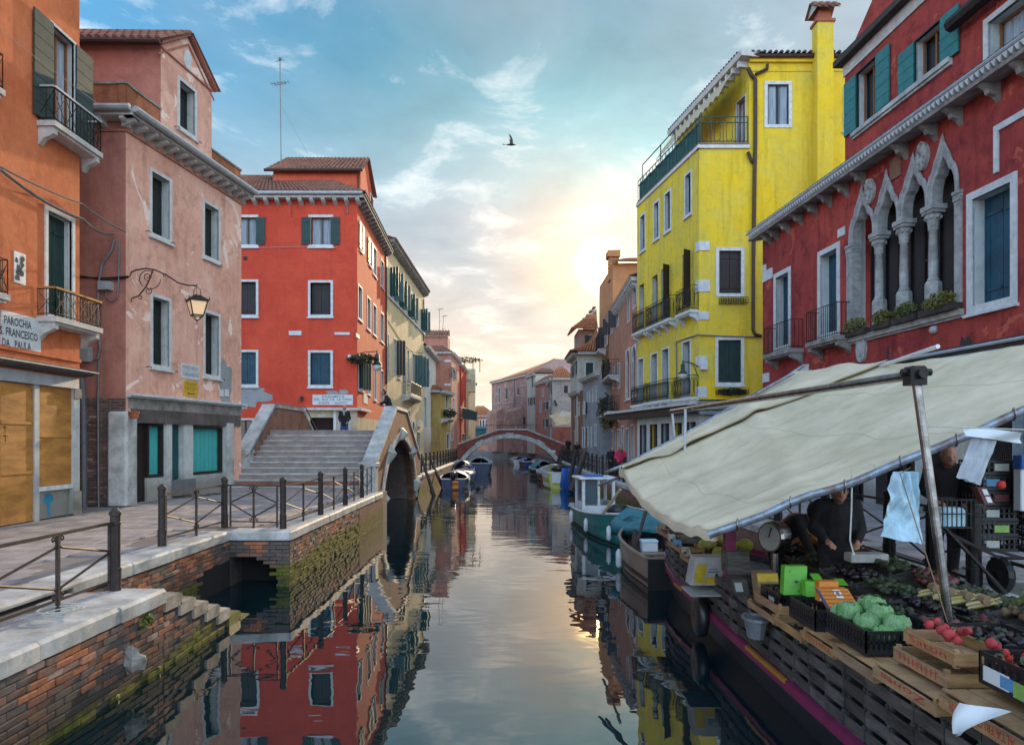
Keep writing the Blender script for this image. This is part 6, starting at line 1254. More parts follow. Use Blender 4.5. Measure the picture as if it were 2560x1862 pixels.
mb = MB(); mb.grid(lambda a, b: f.pt(f.len * .98 * a, ZT + .25 + 1.0 * b, -.12 + .05 * math.sin(a * 40)), 50, 2); mb.build('green_net', 'net_green', YH)
mb = MB()
for (ua, ub) in ((0.0, 2.6), (2.6, 4.4)):
    for u in (ua, ub): mb.bar(f.pt(u, ZT + .2, -.3), f.pt(u, ZT + 2.3, -.3), .04)
    mb.bar(f.pt(ua, ZT + 2.3, -.3), f.pt(ub, ZT + 2.3, -.3), .04)
mb.build('washing_frame', 'net_green', YH)
# striped awning under the upper eave, eave, roof
mb = MB(); a0, a1 = .4, fu.len - .1; n = 60
mb.grid(lambda a, b: fu.pt(a0 + (a1 - a0) * a, ZU - .28 - 1.15 * b - (.12 if b > .99 else 0) * (1 + .5 * math.sin(a * 90)), .50 + .85 * b), n, 3); mb.build('terrace_awning', 'canvas_shade', YH)
mb = MB(); mb.extr([fu.pt(0, ZU, -.3), fu.pt(0, ZU + .3, -.3), fu.pt(0, ZU + .22, .55), fu.pt(0, ZU, .5)], fu.u * (fu.len + .3)); mb.build('eave', 'cornice_stone', YH)
for k in range(14): m2 = MB(); u = .3 + k * (fu.len - .5) / 13; fu.box(m2, u - .08, u + .08, ZU - .26, ZU - .001, .003, .42); m2.build('bracket', 'white_stone', YH)
ug = 7.48; mb = MB(); g.box(mb, fc, ug, ZU - .14, ZU, .003, .12); g.box(mb, fc, ug, ZU - .5, ZU - .4, .003, .03); mb.build('eave_band', 'yellow_front_plaster', YH)
mb = MB(); mb.tube([g.pt(fc - .1, ZU + .08, .2), g.pt(ug, ZU + .08, .2)], .09, 8); mb.build('gutter', 'copper_pipe', YH); tiles(g.pt(fc - .3, ZU + .15, .3), g.pt(ug, ZU + .15, .3), (15.5, 34, ZU + .9), (xu - .4, 34, ZU + .9), YH, 'dark_tile'); tiles(fu.pt(0, ZU + .25, .5), fu.pt(fu.len, ZU + .25, .5), (xu + 1, 31, ZU + .9), (xu + .6, 37, ZU + .9), YH, 'dark_tile')
pipe(g, [(850, 440), (870, 480), (898, 515), (898, 900), (892, 1200), (886, 1650)], .085, 'copper_pipe', YH, v='G', d=.1, name='drainpipe'); pipe(g, [(975, 415), (975, 445), (900, 480)], .07, 'copper_pipe', YH, v='G', d=.1, name='drainpipe'); pipe(g, [(850, 980), (875, 1040), (895, 1052)], .07, 'copper_pipe', YH, v='G', d=.1, name='drainpipe')
pipe(g, [(1068, 30), (1065, 740), (1080, 775), (1135, 795)], .075, 'copper_pipe', YH, v='H', d=.1, name='drainpipe'); pipe(g, [(605, 782), (800, 792), (1130, 800)], .03, 'grey_pipe', YH, v='H', d=.05, name='wire'); pipe(f, [(432, 1195), (432, 840), (520, 810), (600, 783)], .03, 'grey_pipe', YH, v='H', d=.05, name='wire'); pipe(g, [(1367, 330), (1368, 800), (1360, 1170)], .05, 'grey_pipe', YH, v='G', d=.06, name='drainpipe')
r = g.rect('G', 1262, 190, 1365, 600); mb = MB(); g.box(mb, r[0], r[1], zs_ + 4, r[3], .003, .55); ch = mb.build('chimney_shaft', 'yellow_front_plaster', YH); mb = MB(); g.box(mb, r[0] - .06, r[1] + .06, r[3] + .001, r[3] + .12, -.06, .61); g.box(mb, r[0] + .08, r[1] - .08, r[3] + .12, r[3] + .5, .06, .5); mb.build('chimney_neck', 'terracotta', ch)
c0_, c1_ = r[0] - .22, r[1] + .22; z_ = r[3] + .5; tiles(g.pt(c0_, z_, .8), g.pt(c1_, z_, .8), g.pt(c1_, z_ + .45, .25), g.pt(c0_, z_ + .45, .25), ch, 'tile', w=.26, l=.3, name='cap_tiles'); tiles(g.pt(c1_, z_, -.25), g.pt(c0_, z_, -.25), g.pt(c0_, z_ + .45, .25), g.pt(c1_, z_ + .45, .25), ch, 'tile', w=.26, l=.3, name='cap_tiles')
mb = MB(); mb.add([g.pt(c0_ + .12, z_, -.2), g.pt(c0_ + .12, z_, .75), g.pt(c0_ + .12, z_ + .42, .25)], [(0, 1, 2)]); mb.build('cap_gable', 'cornice_stone', ch)
for x0, y0, x1, y1 in ((590, 12, 692, 95), (577, 332, 694, 435), (582, 592, 688, 665), (572, 957, 672, 1045), (576, 1208, 668, 1308)):
    z1_, z0_ = hq('H', 600, y0, 30), hq('H', 600, y1 - 8, 30); wd = (x1 - 605) / 3.3 / F * 30; mb = MB(); g.box(mb, 0, wd, z0_, z1_, -.02, .035); f.box(mb, f.len - .3, f.len + .0, z0_, z1_, -.02, .035); mb.build('quoin', 'white_stone', YH)
for (x0, x1, yb, kk) in ((430, 557, 640, 2), (180, 386, 745, 4), (73, 170, 792, 2), (412, 552, 1330, 2), (165, 374, 1360, 4), (60, 166, 1382, 2)):
    u0 = f.uz('H', x0, yb, .35)[0]; u1 = f.uz('H', x1, yb - 30, .35)[0]; z = f.uz('H', x0, yb - 18, .4)[1]; balcony(f, max(0, u0), min(f.len - .02, u1), z, YH, out=.42, h=1.05 if yb < 900 else .95, style='scroll', brackets=kk, slab='white_stone')
def basket(r, plants, lab):
    t_ = thing('flower_basket', lab, 'basket', tuple(fx.pt((r[0] + r[1]) / 2, r[2], .2))); mb = MB()
    for dd in (.04, .34):
        for zz in (r[2], (r[2] + r[3]) / 2, r[3]): mb.bar(fx.pt(r[0], zz, dd), fx.pt(r[1], zz, dd), .022)
        for k in range(12): u = r[0] + (r[1] - r[0]) * k / 11; mb.bar(fx.pt(u, r[2], dd), fx.pt(u, r[3], dd), .018)
    for k in range(6): u = r[0] + (r[1] - r[0]) * k / 5; mb.bar(fx.pt(u, r[2], .04), fx.pt(u, r[2], .34), .018)
    mb.build('wire_basket', 'iron', t_)
    if plants: leafclump('plants', tuple(fx.pt((r[0] + r[1]) / 2, r[3] - .08, .2)), .4, 380, 'leaf_dark', t_, sz=((r[1] - r[0]) * 1.25, .4, .4), leafsz=.07)
basket(fx.rect('H', 782, 484, 1003, 528), False, 'empty iron flower basket under the brown shuttered window of the yellow house'); basket(fx.rect('H', 755, 1238, 1005, 1270), True, 'iron flower basket with dark plants under the green shuttered window')
street_lamp('unlit green lamp with white glass on the yellow house corner', at('H', 612, 1045, 29.8), at('H', 485, 1000, 29.4), .95)
mb = MB(); r = fx.rect('H', 625, 1032, 680, 1072); fx.box(mb, r[0], r[1], r[2], r[3], .04, .2); mb.build('junction_box', 'white_paint', YH)
# shopfront under the yellow house
r = fx.rect('H', 580, 1325, 1000, 1390); mb = MB()
for k in range(3): z = r[3] - .02 - .22 * k; mb.extr([fx.pt(-.1, z, .003), fx.pt(-.1, z, .25 + .1 * k), fx.pt(-.1, z - .14, .3 + .1 * k), fx.pt(-.1, z - .14, .003)], fx.u * 7.4)
mb.build('shop_hood', 'grey_pipe', YH); z_a = 3.0; mb = MB(); mb.extr([f.pt(-4, 3.35, .003), f.pt(-4, 3.3, .5), f.pt(-4, 2.95, .55), f.pt(-4, 2.95, .003)], f.u * (f.len + 4.2)); mb.build('shop_canopy', 'shutter_brown', YH)
mb = MB(); f.box(mb, -4, f.len + .2, 3.3, 3.42, .003, .62); mb.build('canopy_edge', 'cornice_stone', YH)
mb = MB(); wall_grid(mb, f, 0, f.len, 0, 2.98, [(k * 1.5 + .4, k * 1.5 + 1.4, 0, 2.6) for k in range(5)], mat='shop_white', reveal='interior'); wall_grid(mb, fx, 0, 7.48, 0, zs_ + .1, [(k * 1.5 + .4, k * 1.5 + 1.4, 0, 2.6) for k in range(4)], mat='shop_white', reveal='interior'); mb.build('shop_wall', None, YH)
for ff2 in (f, fx):
    for k in range(5 if ff2 is f else 4): mb = MB(); a = k * 1.5 + .4; ff2.box(mb, a, a + 1.0, 0, 2.6, -.22, -.2); mb.build('shop_window', 'window_glass', YH); m2 = MB(); ff2.box(m2, a + .02, a + .09, 0, 2.6, -.19, -.12); ff2.box(m2, a + .91, a + .98, 0, 2.6, -.19, -.12); m2.build('shop_frame', 'yellow_sign' if k % 2 else 'zinc', YH)
# ---- crimson house with the pointed windows
RH = thing('crimson_house', 'weathered crimson house with four pointed Gothic windows behind the market awning', 'house', (14, 20, 0))
f = Fac((9.67, 27.0), (10.88, 10.0)); ZC2 = 9.55; holes = []
for (x0, y0, x1, y1) in ((222, 845, 346, 1420), (545, 682, 708, 1335)): r = f.rect('J', x0, y0, x1, y1); holes.append(window(f, r, RH, kind='closed', sh='shutter_blue', fw=.17, depth=.32, sill=False))
r = f.rect('J', 1645, 258, 2015, 1143); holes.append(window(f, r, RH, kind='closed', sh='shutter_blue', fw=.17, depth=.32, sill=True))
# gothic group
uJ = lambda x, y=900: f.uz('J', x, y)[0]; zJ = lambda x, y: f.uz('J', x, y)[1]
G0, G1 = uJ(765), uJ(1610); zs = zJ(765, 1318); GT = zJ(1464, -150)
holes.append((G0, G1, zs, GT, .55))
# which arches: (left u, right u, spring z, apex z)
sup = [(uJ(765), uJ(808)), (uJ(935), uJ(1003)), (uJ(1112), uJ(1188)), (uJ(1322), uJ(1405)), (uJ(1562), uJ(1610))]
spr = [zJ(820, 610), zJ(970, 535), zJ(1150, 440), zJ(1365, 325), zJ(1590, 250)]; spz = sum(spr) / 5
apx = [zJ(858, 225), zJ(1025, 128), zJ(1215, 12), zJ(1464, -165)]; apz = sum(apx) / 4
print('gothic', spz, apz, zs, GT, [round(a, 2) for a in spr], [round(a, 2) for a in apx])
GT = apz + .12; holes[-1] = (G0, G1, zs, GT, .55)
cen = [(sup[k][0] + sup[k][1]) / 2 for k in range(5)]
def ogee(t, w, h):   # t in 0..1 from spring to apex: half width, height (trefoil-ish ogee)
    pts = [(1.0, 0), (.99, .18), (.93, .34), (.80, .47), (.62, .53), (.54, .60), (.44, .70), (.28, .80), (.13, .90), (.05, .96), (0, 1.0)]
    return [(w * a, h * b) for a, b in pts]
stone = MB(); red = MB(); cols = []
for k in range(4):
    a, b = cen[k], cen[k + 1]; c = (a + b) / 2; w = (b - a) / 2; h = apz - spz
    outer = ogee(0, w, h); inner = [(max(0, x - .11 - .02), y * .86) for x, y in ogee(0, w, h)]
    for s_ in (-1, 1):
        for (o0, i0), (o1, i1) in zip(zip(outer, inner), zip(outer[1:], inner[1:])):
            O0, O1, I0, I1 = [(c + s_ * p[0], spz + p[1]) for p in (o0, o1, i0, i1)]
            stone.hexa([f.pt(*O0, .05), f.pt(*I0, .02), f.pt(*I0, -.26), f.pt(*O0, -.26), f.pt(*O1, .05), f.pt(*I1, .02), f.pt(*I1, -.26), f.pt(*O1, -.26)])
            stone.tube([f.pt(*O0, .04), f.pt(*O1, .04)], .035, 5, cap=False); stone.tube([f.pt(O0[0] - s_ * .06, O0[1], .04), f.pt(O1[0] - s_ * .06, O1[1], .04)], .022, 5, cap=False)
            red.quad(f.pt(O0[0], O0[1], 0), f.pt(O1[0], O1[1], 0), f.pt(O1[0], GT, 0), f.pt(O0[0], GT, 0))
    stone.lathe([(.05, 0), (.035, .08), (.0, .2)], f.pt(c, apz - .05, .03), 6)
gw_ = stone.build('gothic_arches', 'gothic_stone', RH); red.quad(f.pt(G0, spz, 0), f.pt(cen[0], spz, 0), f.pt(cen[0], GT, 0), f.pt(G0, GT, 0)); red.quad(f.pt(cen[4], spz, 0), f.pt(G1, spz, 0), f.pt(G1, GT, 0), f.pt(cen[4], GT, 0)); rd = red.build('arch_infill', 'crimson_plaster', RH)
for k in range(5):
    c = cen[k]
    if k in (0, 4):
        w = sup[k][1] - sup[k][0]; mb = MB(); f.box(mb, sup[k][0], sup[k][1], zs, spz - .32, -.24, .05); mb.build('pilaster', 'gothic_stone', RH); mb = MB()
        for q in range(4): f.box(mb, sup[k][0] - .01 * q, sup[k][1] + .01 * q, spz - .318 + .08 * q, spz - .245 + .08 * q, -.24, .06 + .015 * (q % 2 + q * .5))
        mb.build('capital', 'gothic_stone', RH)
    else:
        bh = (.32 if k == 1 else .5) * 1.0; zb_ = zs + (zJ(960, 1030) - zJ(960, 1262)); p0 = f.pt(c, 0, -.11); mb = MB(); wd = .16; mb.lathe([(wd * 1.25, zs), (wd * 1.25, zb_ - .05), (wd * 1.1, zb_), (wd * .9, zb_)], p0, 8, ); base = mb.build('pedestal', 'gothic_stone', RH)
        mb = MB(); mb.lathe([(.14, zb_ + .001), (.14, zb_ + .06), (.11, zb_ + .1), (.115, zb_ + .5), (.095, spz - .62), (.12, spz - .6), (.12, spz - .55), (.095, spz - .54)], p0, 14); mb.build('column', 'gothic_stone', RH, smooth=True)
        mb = MB(); mb.lathe([(.12, spz - .54), (.13, spz - .42), (.2, spz - .24), (.17, spz - .22), (.22, spz - .2)], p0, 10); f.box(mb, c - .22, c + .2, spz - .2, spz - .12, -.28, .05); f.box(mb, c - .23, c + .23, spz - .119, spz - .001, -.31, .08)
        for q in range(8): a = 2 * math.pi * q / 8; mb.ball(p0 + V3((.16 * math.cos(a), .16 * math.sin(a), spz - .3)), .055, 5, 4)
        mb.build('capital', 'gothic_stone', RH)
mb = MB(); f.box(mb, G0 - .12, G1 + .05, zs - .14, zs, -.5, .12); f.box(mb, G0 - .1, G1 + .02, zs - .2, zs - .141, .0, .06); mb.build('sill', 'gothic_stone', RH)
mb = MB(); f.box(mb, G0 + .3, G1, zs, GT, -.56, -.55); mb.build('loggia_back', 'interior', RH); mb = MB(); mb.quad(f.pt(G0 + .002, zs, -.26), f.pt(G0 + .002, zs, -.55), f.pt(G0 + .002, GT, -.55), f.pt(G0 + .002, GT, -.26)); mb.build('loggia_side', 'bare_render', RH)
mb = MB()
for k in range(4): f.box(mb, cen[k] + .25, cen[k] + .32, zs, spz + .2, -.52, -.46); f.box(mb, cen[k + 1] - .32, cen[k + 1] - .25, zs, spz + .2, -.52, -.46); f.box(mb, cen[k] + .32, cen[k + 1] - .32, zs + 1.6, zs + 1.66, -.52, -.47)
mb.build('casement', 'shutter_brown', RH); mb = MB()
for k in (0, 1): f.box(mb, cen[k] + .33, cen[k + 1] - .33, zs, spz + .2, -.545, -.52)
mb.build('pane', 'pale_glass', RH)
# upper block: starts at the picture x of the yellow roof end
uU = f.uz('I', 818, 900)[0]; zB = f.uz('I', 800, 600)[1]; up = []
def zI(x, y): return f.uz('I', x, y)[1]
uI = lambda x, y=500: f.uz('I', x, y)[0]
for (xa, xb, yt, yb) in ((915, 1088, 590, 1060), (1385, 1615, 330, 720)):
    r = (uI(xa), uI(xb), zI(xa, yb), zI(xa, yt) - .02); up.append(window(f, r, RH, kind='open', sh='shutter_jade', fw=.04, sill=False, horiz=True, curtain=False, lw=.62, depth=.28, frame='shutter_dark'))
zsl = zI(890, 1085)
r = (uI(1945), uI(1945) + 2.3, ZC2 + .3, zI(1945, 170)); up.append(window(f, r, RH, kind='glass', fw=.13, sill=False, depth=.35, sash='window_wood', curtain=True))
mb = MB(); wall_grid(mb, f, 0, f.len, 3.4, ZC2, holes, mat='crimson_plaster', reveal='shop_white', depth=.32)
u_end = f.len; zg = zI(818, 640)
zz0 = zI(790, 560); wall_grid(mb, f, uU, u_end, ZC2, zz0 + .03, up, mat='crimson_plaster', reveal='shop_white')
mb.use('crimson_plaster'); mb.quad((9.67, 27, 0), (16, 27, 0), (16, 27, ZC2), (9.67, 27, ZC2)); p_ = f.pt(uU, 0); mb.quad((p_.x, p_.y, ZC2), (16, p_.y, ZC2), (16, p_.y, zz0), (p_.x, p_.y, zz0)); mb.quad((9.67, 27, ZC2), (16, 27, ZC2), (16, 10, ZC2), (10.88, 10, ZC2)); mb.quad((p_.x, p_.y, zz0), (16, p_.y, zz0), (16, 10, zz0), (10.88, 10, zz0))
mb.build('wall', None, RH)
# raking gable over the attic
zz0 = zI(790, 560); g0 = uI(785, 560); ga, gb = uI(1010, 100), 0; mb = MB(); mb.extr([f.pt(uU - .12, zz0 + .02, -.02), f.pt(u_end, zz0 + .02, -.02), f.pt(u_end, zz0 + 8, -.02), f.pt(uU + 3.2, zz0 + 6.2, -.02), f.pt(uI(1030, 10), zI(1030, 10), -.02)], -f.n * .3)
mb.build('gable_wall', 'crimson_plaster', RH)
mb = MB(); f.box(mb, uU - .15, uI(1760, 0) + .3, zz0 - .02, zz0 + .16, .003, .30); bm = mb.build('eave_beam', 'dark_wood', RH); mb = MB(); f.box(mb, uU - .02, uI(1760, 0) + .3, zz0 - .36, zz0 - .021, .003, .05); mb.build('fascia', 'cornice_stone', RH)
mb = MB(); f.box(mb, uI(890), uI(1690), zsl - .12, zsl, -.2, .12); f.box(mb, uI(890), uI(1690), zsl - .19, zsl - .121, .003, .07); mb.build('long_sill', 'istrian_stone', RH)
mb = MB(); a_, b_ = f.pt(uI(1750, 215), zI(1750, 215), .25), f.pt(uI(2200, -80), zI(1750, 215) + .0, .25); mb.tube([a_, b_ + (b_ - a_) * .5], .16, 8); mb.build('gutter', 'iron', RH)
# eave with toothed tile edge
EO = .5; mb = MB(); mb.extr([f.pt(-.15, ZC2 + .18, .003), f.pt(-.15, ZC2 - .02, .003), f.pt(-.15, ZC2 - .08, EO), f.pt(-.15, ZC2 + .0, EO + .02)], f.u * (f.len + .2)); ev = mb.build('eave', 'dirty_stone', RH)
nt_ = 110; ms = None
for k in range(nt_):
    u = (k + .5) * f.len / nt_; mb = MB(); w_ = f.len / nt_
    mb.add([f.pt(u - w_ * .48, ZC2 + .13, EO + .09), f.pt(u + w_ * .48, ZC2 + .13, EO + .09), f.pt(u, ZC2 - .0, EO + .06), f.pt(u - w_ * .48, ZC2 + .16, EO - .1), f.pt(u + w_ * .48, ZC2 + .16, EO - .1), f.pt(u, ZC2 + .02, EO - .1)], [(0, 2, 1), (3, 4, 5), (0, 1, 4, 3), (1, 2, 5, 4), (2, 0, 3, 5)]); mb.build('edge_tile', 'white_stone', RH)
mb = MB(); mb.tube([f.pt(-.15, ZC2 + .19, EO + .07), f.pt(f.len, ZC2 + .19, EO + .07)], .045, 6); mb.build('gutter', 'zinc', RH)
tiles(f.pt(-.2, ZC2 + .2, EO), f.pt(f.len, ZC2 + .2, EO), f.pt(f.len, ZC2 + .55, -.0), f.pt(-.2, ZC2 + .55, -.0), RH, 'dark_tile', w=.22)
for (x, y) in ((165, 580), (215, 560), (295, 490), (390, 430), (495, 360), (600, 290), (720, 215), (845, 110)): 
    u = f.uz('J', x, y, .2)[0]; m2 = MB(); m2.extr([f.pt(u - .09, ZC2 - .03 + b, .003 + a) for a, b in ((0, 0), (.42, 0), (.44, -.08), (.3, -.16), (.26, -.26), (.12, -.3), (0, -.42))], f.u * .13); m2.build('bracket', 'dirty_stone', RH)
for (x, y) in ((1265, 1180), (1500, 1020), (1700, 900), (2000, 700), (2260, 480)):
    u = f.uz('I', x, y, .2)[0]; m2 = MB(); m2.extr([f.pt(u - .09, ZC2 - .03 + b, .003 + a) for a, b in ((0, 0), (.42, 0), (.44, -.08), (.3, -.16), (.26, -.26), (.12, -.3), (0, -.42))], f.u * .13); m2.build('bracket', 'dirty_stone', RH)
# balconies on the two tall windows
for (x0, x1, ysl) in ((150, 345, 1462), (460, 690, 1378)):
    u0, z = f.uz('J', x0, ysl, .45); u1 = f.uz('J', x1, ysl - 40, .45)[0]; balcony(f, u0, u1, z + .12, RH, out=.5, h=.98, slab='dirty_stone', t=.14)
# carved pieces
def relief(v, x, y, ru, rz_, lab=None, seed=1, oval=False):
    u, z = f.uz(v, x, y); mb = MB(); n = 22
    mb.extr([f.pt(u + ru * math.cos(a) * (1 if oval else 1 + .12 * math.cos(3 * a)), z + rz_ * math.sin(a), .003) for a in [2 * math.pi * j / n for j in range(n)]], f.n * .07); o = mb.build('carved_shield', 'istrian_stone', RH); m2 = MB(); rnd_ = random.Random(seed)
    m2.tube([f.pt(u + ru * .92 * math.cos(a), z + rz_ * .92 * math.sin(a), .08) for a in [2 * math.pi * j / 16 for j in range(17)]], .035, 5)
    if not oval:
        for k in range(16): m2.ball(f.pt(u + rnd_.uniform(-.6, .6) * ru, z + rnd_.uniform(-.7, .7) * rz_, .08), rnd_.uniform(.04, .09), 6, 4, (1, 1, 1.4))
    m2.build('carving', 'gothic_stone', o)
relief('J', 940, 232, .20, .36, seed=2); relief('I', 1462, 1265, .20, .36, seed=5); relief('J', 877, 1392, .22, .40, oval=True)
plaque(f, f.rect('I', 1192, 1300, 1278, 1470), RH, 'brown_plaster', .04); plaque(f, f.rect('J', 695, 515, 746, 577), RH, 'white_stone', .03)
for (x0, y0, x1, y1) in ((142, 828, 212, 905), (142, 780, 166, 830), (417, 1515, 480, 1600), (142, 1575, 188, 1640)): plaque(f, f.rect('J', x0, y0, x1, y1), RH, 'white_stone', .035)
a_ = f.uz('I', 2035, 1040); mb = MB(); zt_ = f.uz('I', 2035, 1030)[1]; f.box(mb, a_[0], a_[0] + 3, zt_ - .14, zt_, .003, .05); f.box(mb, a_[0], a_[0] + .12, f.uz('I', 2035, 1410)[1], zt_ - .14, .003, .05); mb.build('old_frame', 'white_stone', RH)
u, z = f.uz('J', 1410, 1250); m2 = MB(); m2.ball(f.pt(u, z, .05), .1, 8, 6, rough=.4); m2.build('stone_knob', 'istrian_stone', RH)
u, z = f.uz('J', 1640, 1390); blob(f, u, z, .18, .32, 'interior', RH, 4, arms=.8, name='hole'); u, z = f.uz('J', 1062, 1440); blob(f, u, z, .05, .2, 'interior', RH, 6, arms=.8, name='hole')
# flower boxes on the sill
for n_, (x0, x1, y0, y1, lab, m_) in enumerate(((715, 890, 1190, 1285, 'flower box with golden green plants at the left end of the Gothic window sill', 'leaf_gold'), (938, 1068, 1130, 1210, 'small flower box by the first Gothic column', 'leaf_gold'), (1095, 1262, 1070, 1190, 'flower box with green plants between the middle Gothic columns', 'leaf'), (1290, 1552, 990, 1120, 'largest flower box with golden plants under the tallest Gothic arch', 'leaf_gold'))):
    u0, u1 = f.uz('J', x0, y1, .2)[0], f.uz('J', x1, y1, .2)[0]; t_ = thing('flower_box', lab, 'flower box', tuple(f.pt((u0 + u1) / 2, zs, .12)), group='flower boxes on the Gothic sill'); mb = MB(); f.box(mb, u0, u1, zs + .002, zs + .16, .0, .24); mb.build('planter', 'dark_wood', t_)
    leafclump('plants', tuple(f.pt((u0 + u1) / 2, zs + .3, .14)), .3, 700, m_, t_, sz=(.7, (u1 - u0) * 1.7, .75), leafsz=.045, seed=n_)
# ground floor: shops under the dark canopy
mb = MB(); sh_holes = [(k * 2.3 + .5, k * 2.3 + 2.2, .02, 2.9, .4) for k in range(7)]; wall_grid(mb, f, 0, f.len, 0, 3.4, sh_holes, mat='shop_white', reveal='interior'); mb.build('shop_wall', None, RH)
for k in range(7):
    a, b = k * 2.3 + .5, k * 2.3 + 2.2; mb = MB(); f.box(mb, a, b, .02, 2.9, -.42, -.4); w_ = mb.build('shop_window', 'window_glass', RH); m2 = MB()
    for q in range(5): u = a + (b - a) * q / 4; f.box(m2, u - .025, u + .025, .02, 2.9, -.39, -.34)
    for zz in (.9, 1.5, 2.2): f.box(m2, a, b, zz, zz + .05, -.385, -.345)
    m2.build('shop_grille', 'iron', w_)
zc3 = f.uz('J', 1700, 1395, .6)[1]; mb = MB(); mb.extr([f.pt(5.5, zc3 + .25, .003), f.pt(5.5, zc3, .75), f.pt(5.5, zc3 - .12, .75), f.pt(5.5, zc3 - .1, .003)], f.u * (f.len - 5.5)); mb.build('shop_canopy', 'dark_wood', RH); mb = MB(); mb.tube([f.pt(5.5, zc3 + .03, .78), f.pt(f.len, zc3 + .03, .78)], .04, 6); mb.build('canopy_edge', 'zinc', RH)
def fbox(name, v, x0, y0, x1, y1, mat, d0, d1, par=RH): r = f.rect(v, x0, y0, x1, y1); mb = MB(); f.box(mb, r[0], r[1], max(.01, r[2]), r[3], d0, d1); return mb.build(name, mat, par)
fbox('pillar', 'T', 345, 330, 392, 900, 'sign_white', .003, .18); fbox('pillar', 'T', 450, 280, 510, 1000, 'pale_plaster', .003, .2); fbox('pillar', 'T', 880, 100, 900, 640, 'tarp_grey', .003, .2)
mb = MB(); r = f.rect('T', 655, 200, 870, 900)
for k in range(14):
    u = r[0] + (r[1] - r[0]) * k / 13; mb.bar(f.pt(u, .05, .1), f.pt(u, r[3], .1), .03)
    if k < 13:
        for q in range(7): z = .3 + q * .42; u2 = r[0] + (r[1] - r[0]) * (k + 1) / 13; mb.bar(f.pt(u, z, .12), f.pt(u2, z + .2, .12), .015); mb.bar(f.pt(u2, z, .13), f.pt(u, z + .2, .13), .015)
mb.build('folding_gate', 'rusty_iron', RH)
for (x0, y0, x1, y1, m_, tx) in ((830, 320, 902, 390, 'sign_white', 'UNO'), (922, 300, 1005, 425, 'label_green', None)):
    r = f.rect('N', x0, y0, x1, y1); mb = MB(); f.box(mb, r[0], r[1], r[2], r[3], .01, .02); o = mb.build('poster', m_, RH)
    mb = MB(); f.box(mb, r[0] + .03, r[1] - .03, r[2] + .05, r[2] + (r[3] - r[2]) * .6, .021, .023); mb.build('print', 'faded_ink', o)
# ------------------------------------------------------------------ railings
def scroll(c, ax, up, r, turns=1.3, n=12, flip=1):
    return [c + ax * (r * (1 - .75 * k / n)) * math.cos(flip * turns * 2 * math.pi * k / n) + up * (r * (1 - .75 * k / n)) * math.sin(flip * turns * 2 * math.pi * k / n) for k in range(n + 1)]
def fence(label, posts, z=0.0, h=1.0, cat='railing', group=None, detail=2, mat='rusty_iron', r=.055, firstlast=(True, True), drop=.0):
    ps = [V3((p[0], p[1], z)) for p in posts]; t = thing('iron_railing', label, cat, tuple(ps[0]), group=group); pm = None
    for i, p in enumerate(ps):
        if (i == 0 and not firstlast[0]) or (i == len(ps) - 1 and not firstlast[1]): continue
        mb = MB(); n = 12 if detail > 1 else 8
        mb.lathe([(r * 1.15, 0), (r * 1.15, .25), (r * 1.22, .255), (r * 1.22, .28), (r, .29), (r, h - .16), (r * 1.15, h - .155), (r * 1.15, h - .13), (r, h - .12), (r, h - .04), (r * 1.25, h - .035), (r * 1.2, h), (r * .7, h + .03), (r * .45, h + .05), (0.001, h + .055)], p, n); mb.build('post', mat, t, smooth=False)
    for a, b in zip(ps, ps[1:]):
        d = (b - a).normalized(); up = V3((0, 0, 1)); a2, b2 = a + d * .13, b - d * .13; m = (a2 + b2) / 2; w = .03 if detail > 1 else .035; zt, zb = h - .13, .13; P_ = lambda p, zz: p + up * zz
        mb = MB(); mb.bar(P_(a, zt), P_(b, zt), .045, .03); mb.build('top_rail', mat, t)
        mb = MB(); mb.bar(P_(a2, zb), P_(b2, zb), w, w * .8); mb.build('bottom_rail', mat, t)
        for q_, w_ in ((m, w * 1.2), (a2, w), (b2, w)):
            if detail > 1 or q_ is m: mb = MB(); mb.bar(P_(q_, 0 if q_ is m else .02), P_(q_, zt), w_); mb.build('upright', mat, t); mid = (zt + zb) / 2 + .02
        for e in (a2, b2):
            mb = MB(); s_ = (e - m).normalized(); mb.tube([P_(m, zt - .1), P_(m + s_ * .06, zt - .15), P_(e, mid)], w * .5, 5); mb.tube([P_(e, mid - .02), P_(m + s_ * .06, zb + .13), P_(m, zb + .08)], w * .5, 5); mb.build('brace', mat, t)
            if detail > 1:
                mb = MB(); mb.tube([P_(m + s_ * .01, zt - .16), P_(m + s_ * .05, zt - .05)] + scroll(P_(m + s_ * .075, zt - .055), -s_, up, .035, 1.1), .009, 4); mb.tube([P_(m + s_ * .01, zb + .16), P_(m + s_ * .05, zb + .07)] + scroll(P_(m + s_ * .075, zb + .05), -s_, -up, .035, 1.1), .009, 4); mb.build('scroll', mat, t)
    return t
fence('nearest iron railing with scrolls, on the stone edge bottom left', [(-4.97, 8.77), (-4.97, 6.55), (-4.97, 4.3)], z=-.08, h=.98, r=.06)
fence('iron railing above the set back wall, left of the jutting quay corner', [(-5.95, 11.9), (-5.93, 14.45)], r=.06)
fence('short square railing panel with scrolls along the end of the jutting quay', [(-5.93, 14.45), (-4.66, 14.25)], r=.06, firstlast=(False, False))
fence('row of railing panels leading along the canal to the bridge foot', [(-4.66, 14.25), (-4.62, 16.9), (-4.62, 19.4), (-4.72, 22.0), (-4.80, 24.0)], r=.06, firstlast=(True, False))
fence('long iron railing along the left quay beyond the first bridge', [(-4.98, 36.4 + 2.05 * k) for k in range(14)], detail=1, h=1.02)
fence('iron railing on the right quay beside the mooring posts', [(rq(y) + .25, y) for y in [33 + 2.1 * k for k in range(15)]], detail=1, h=1.02)
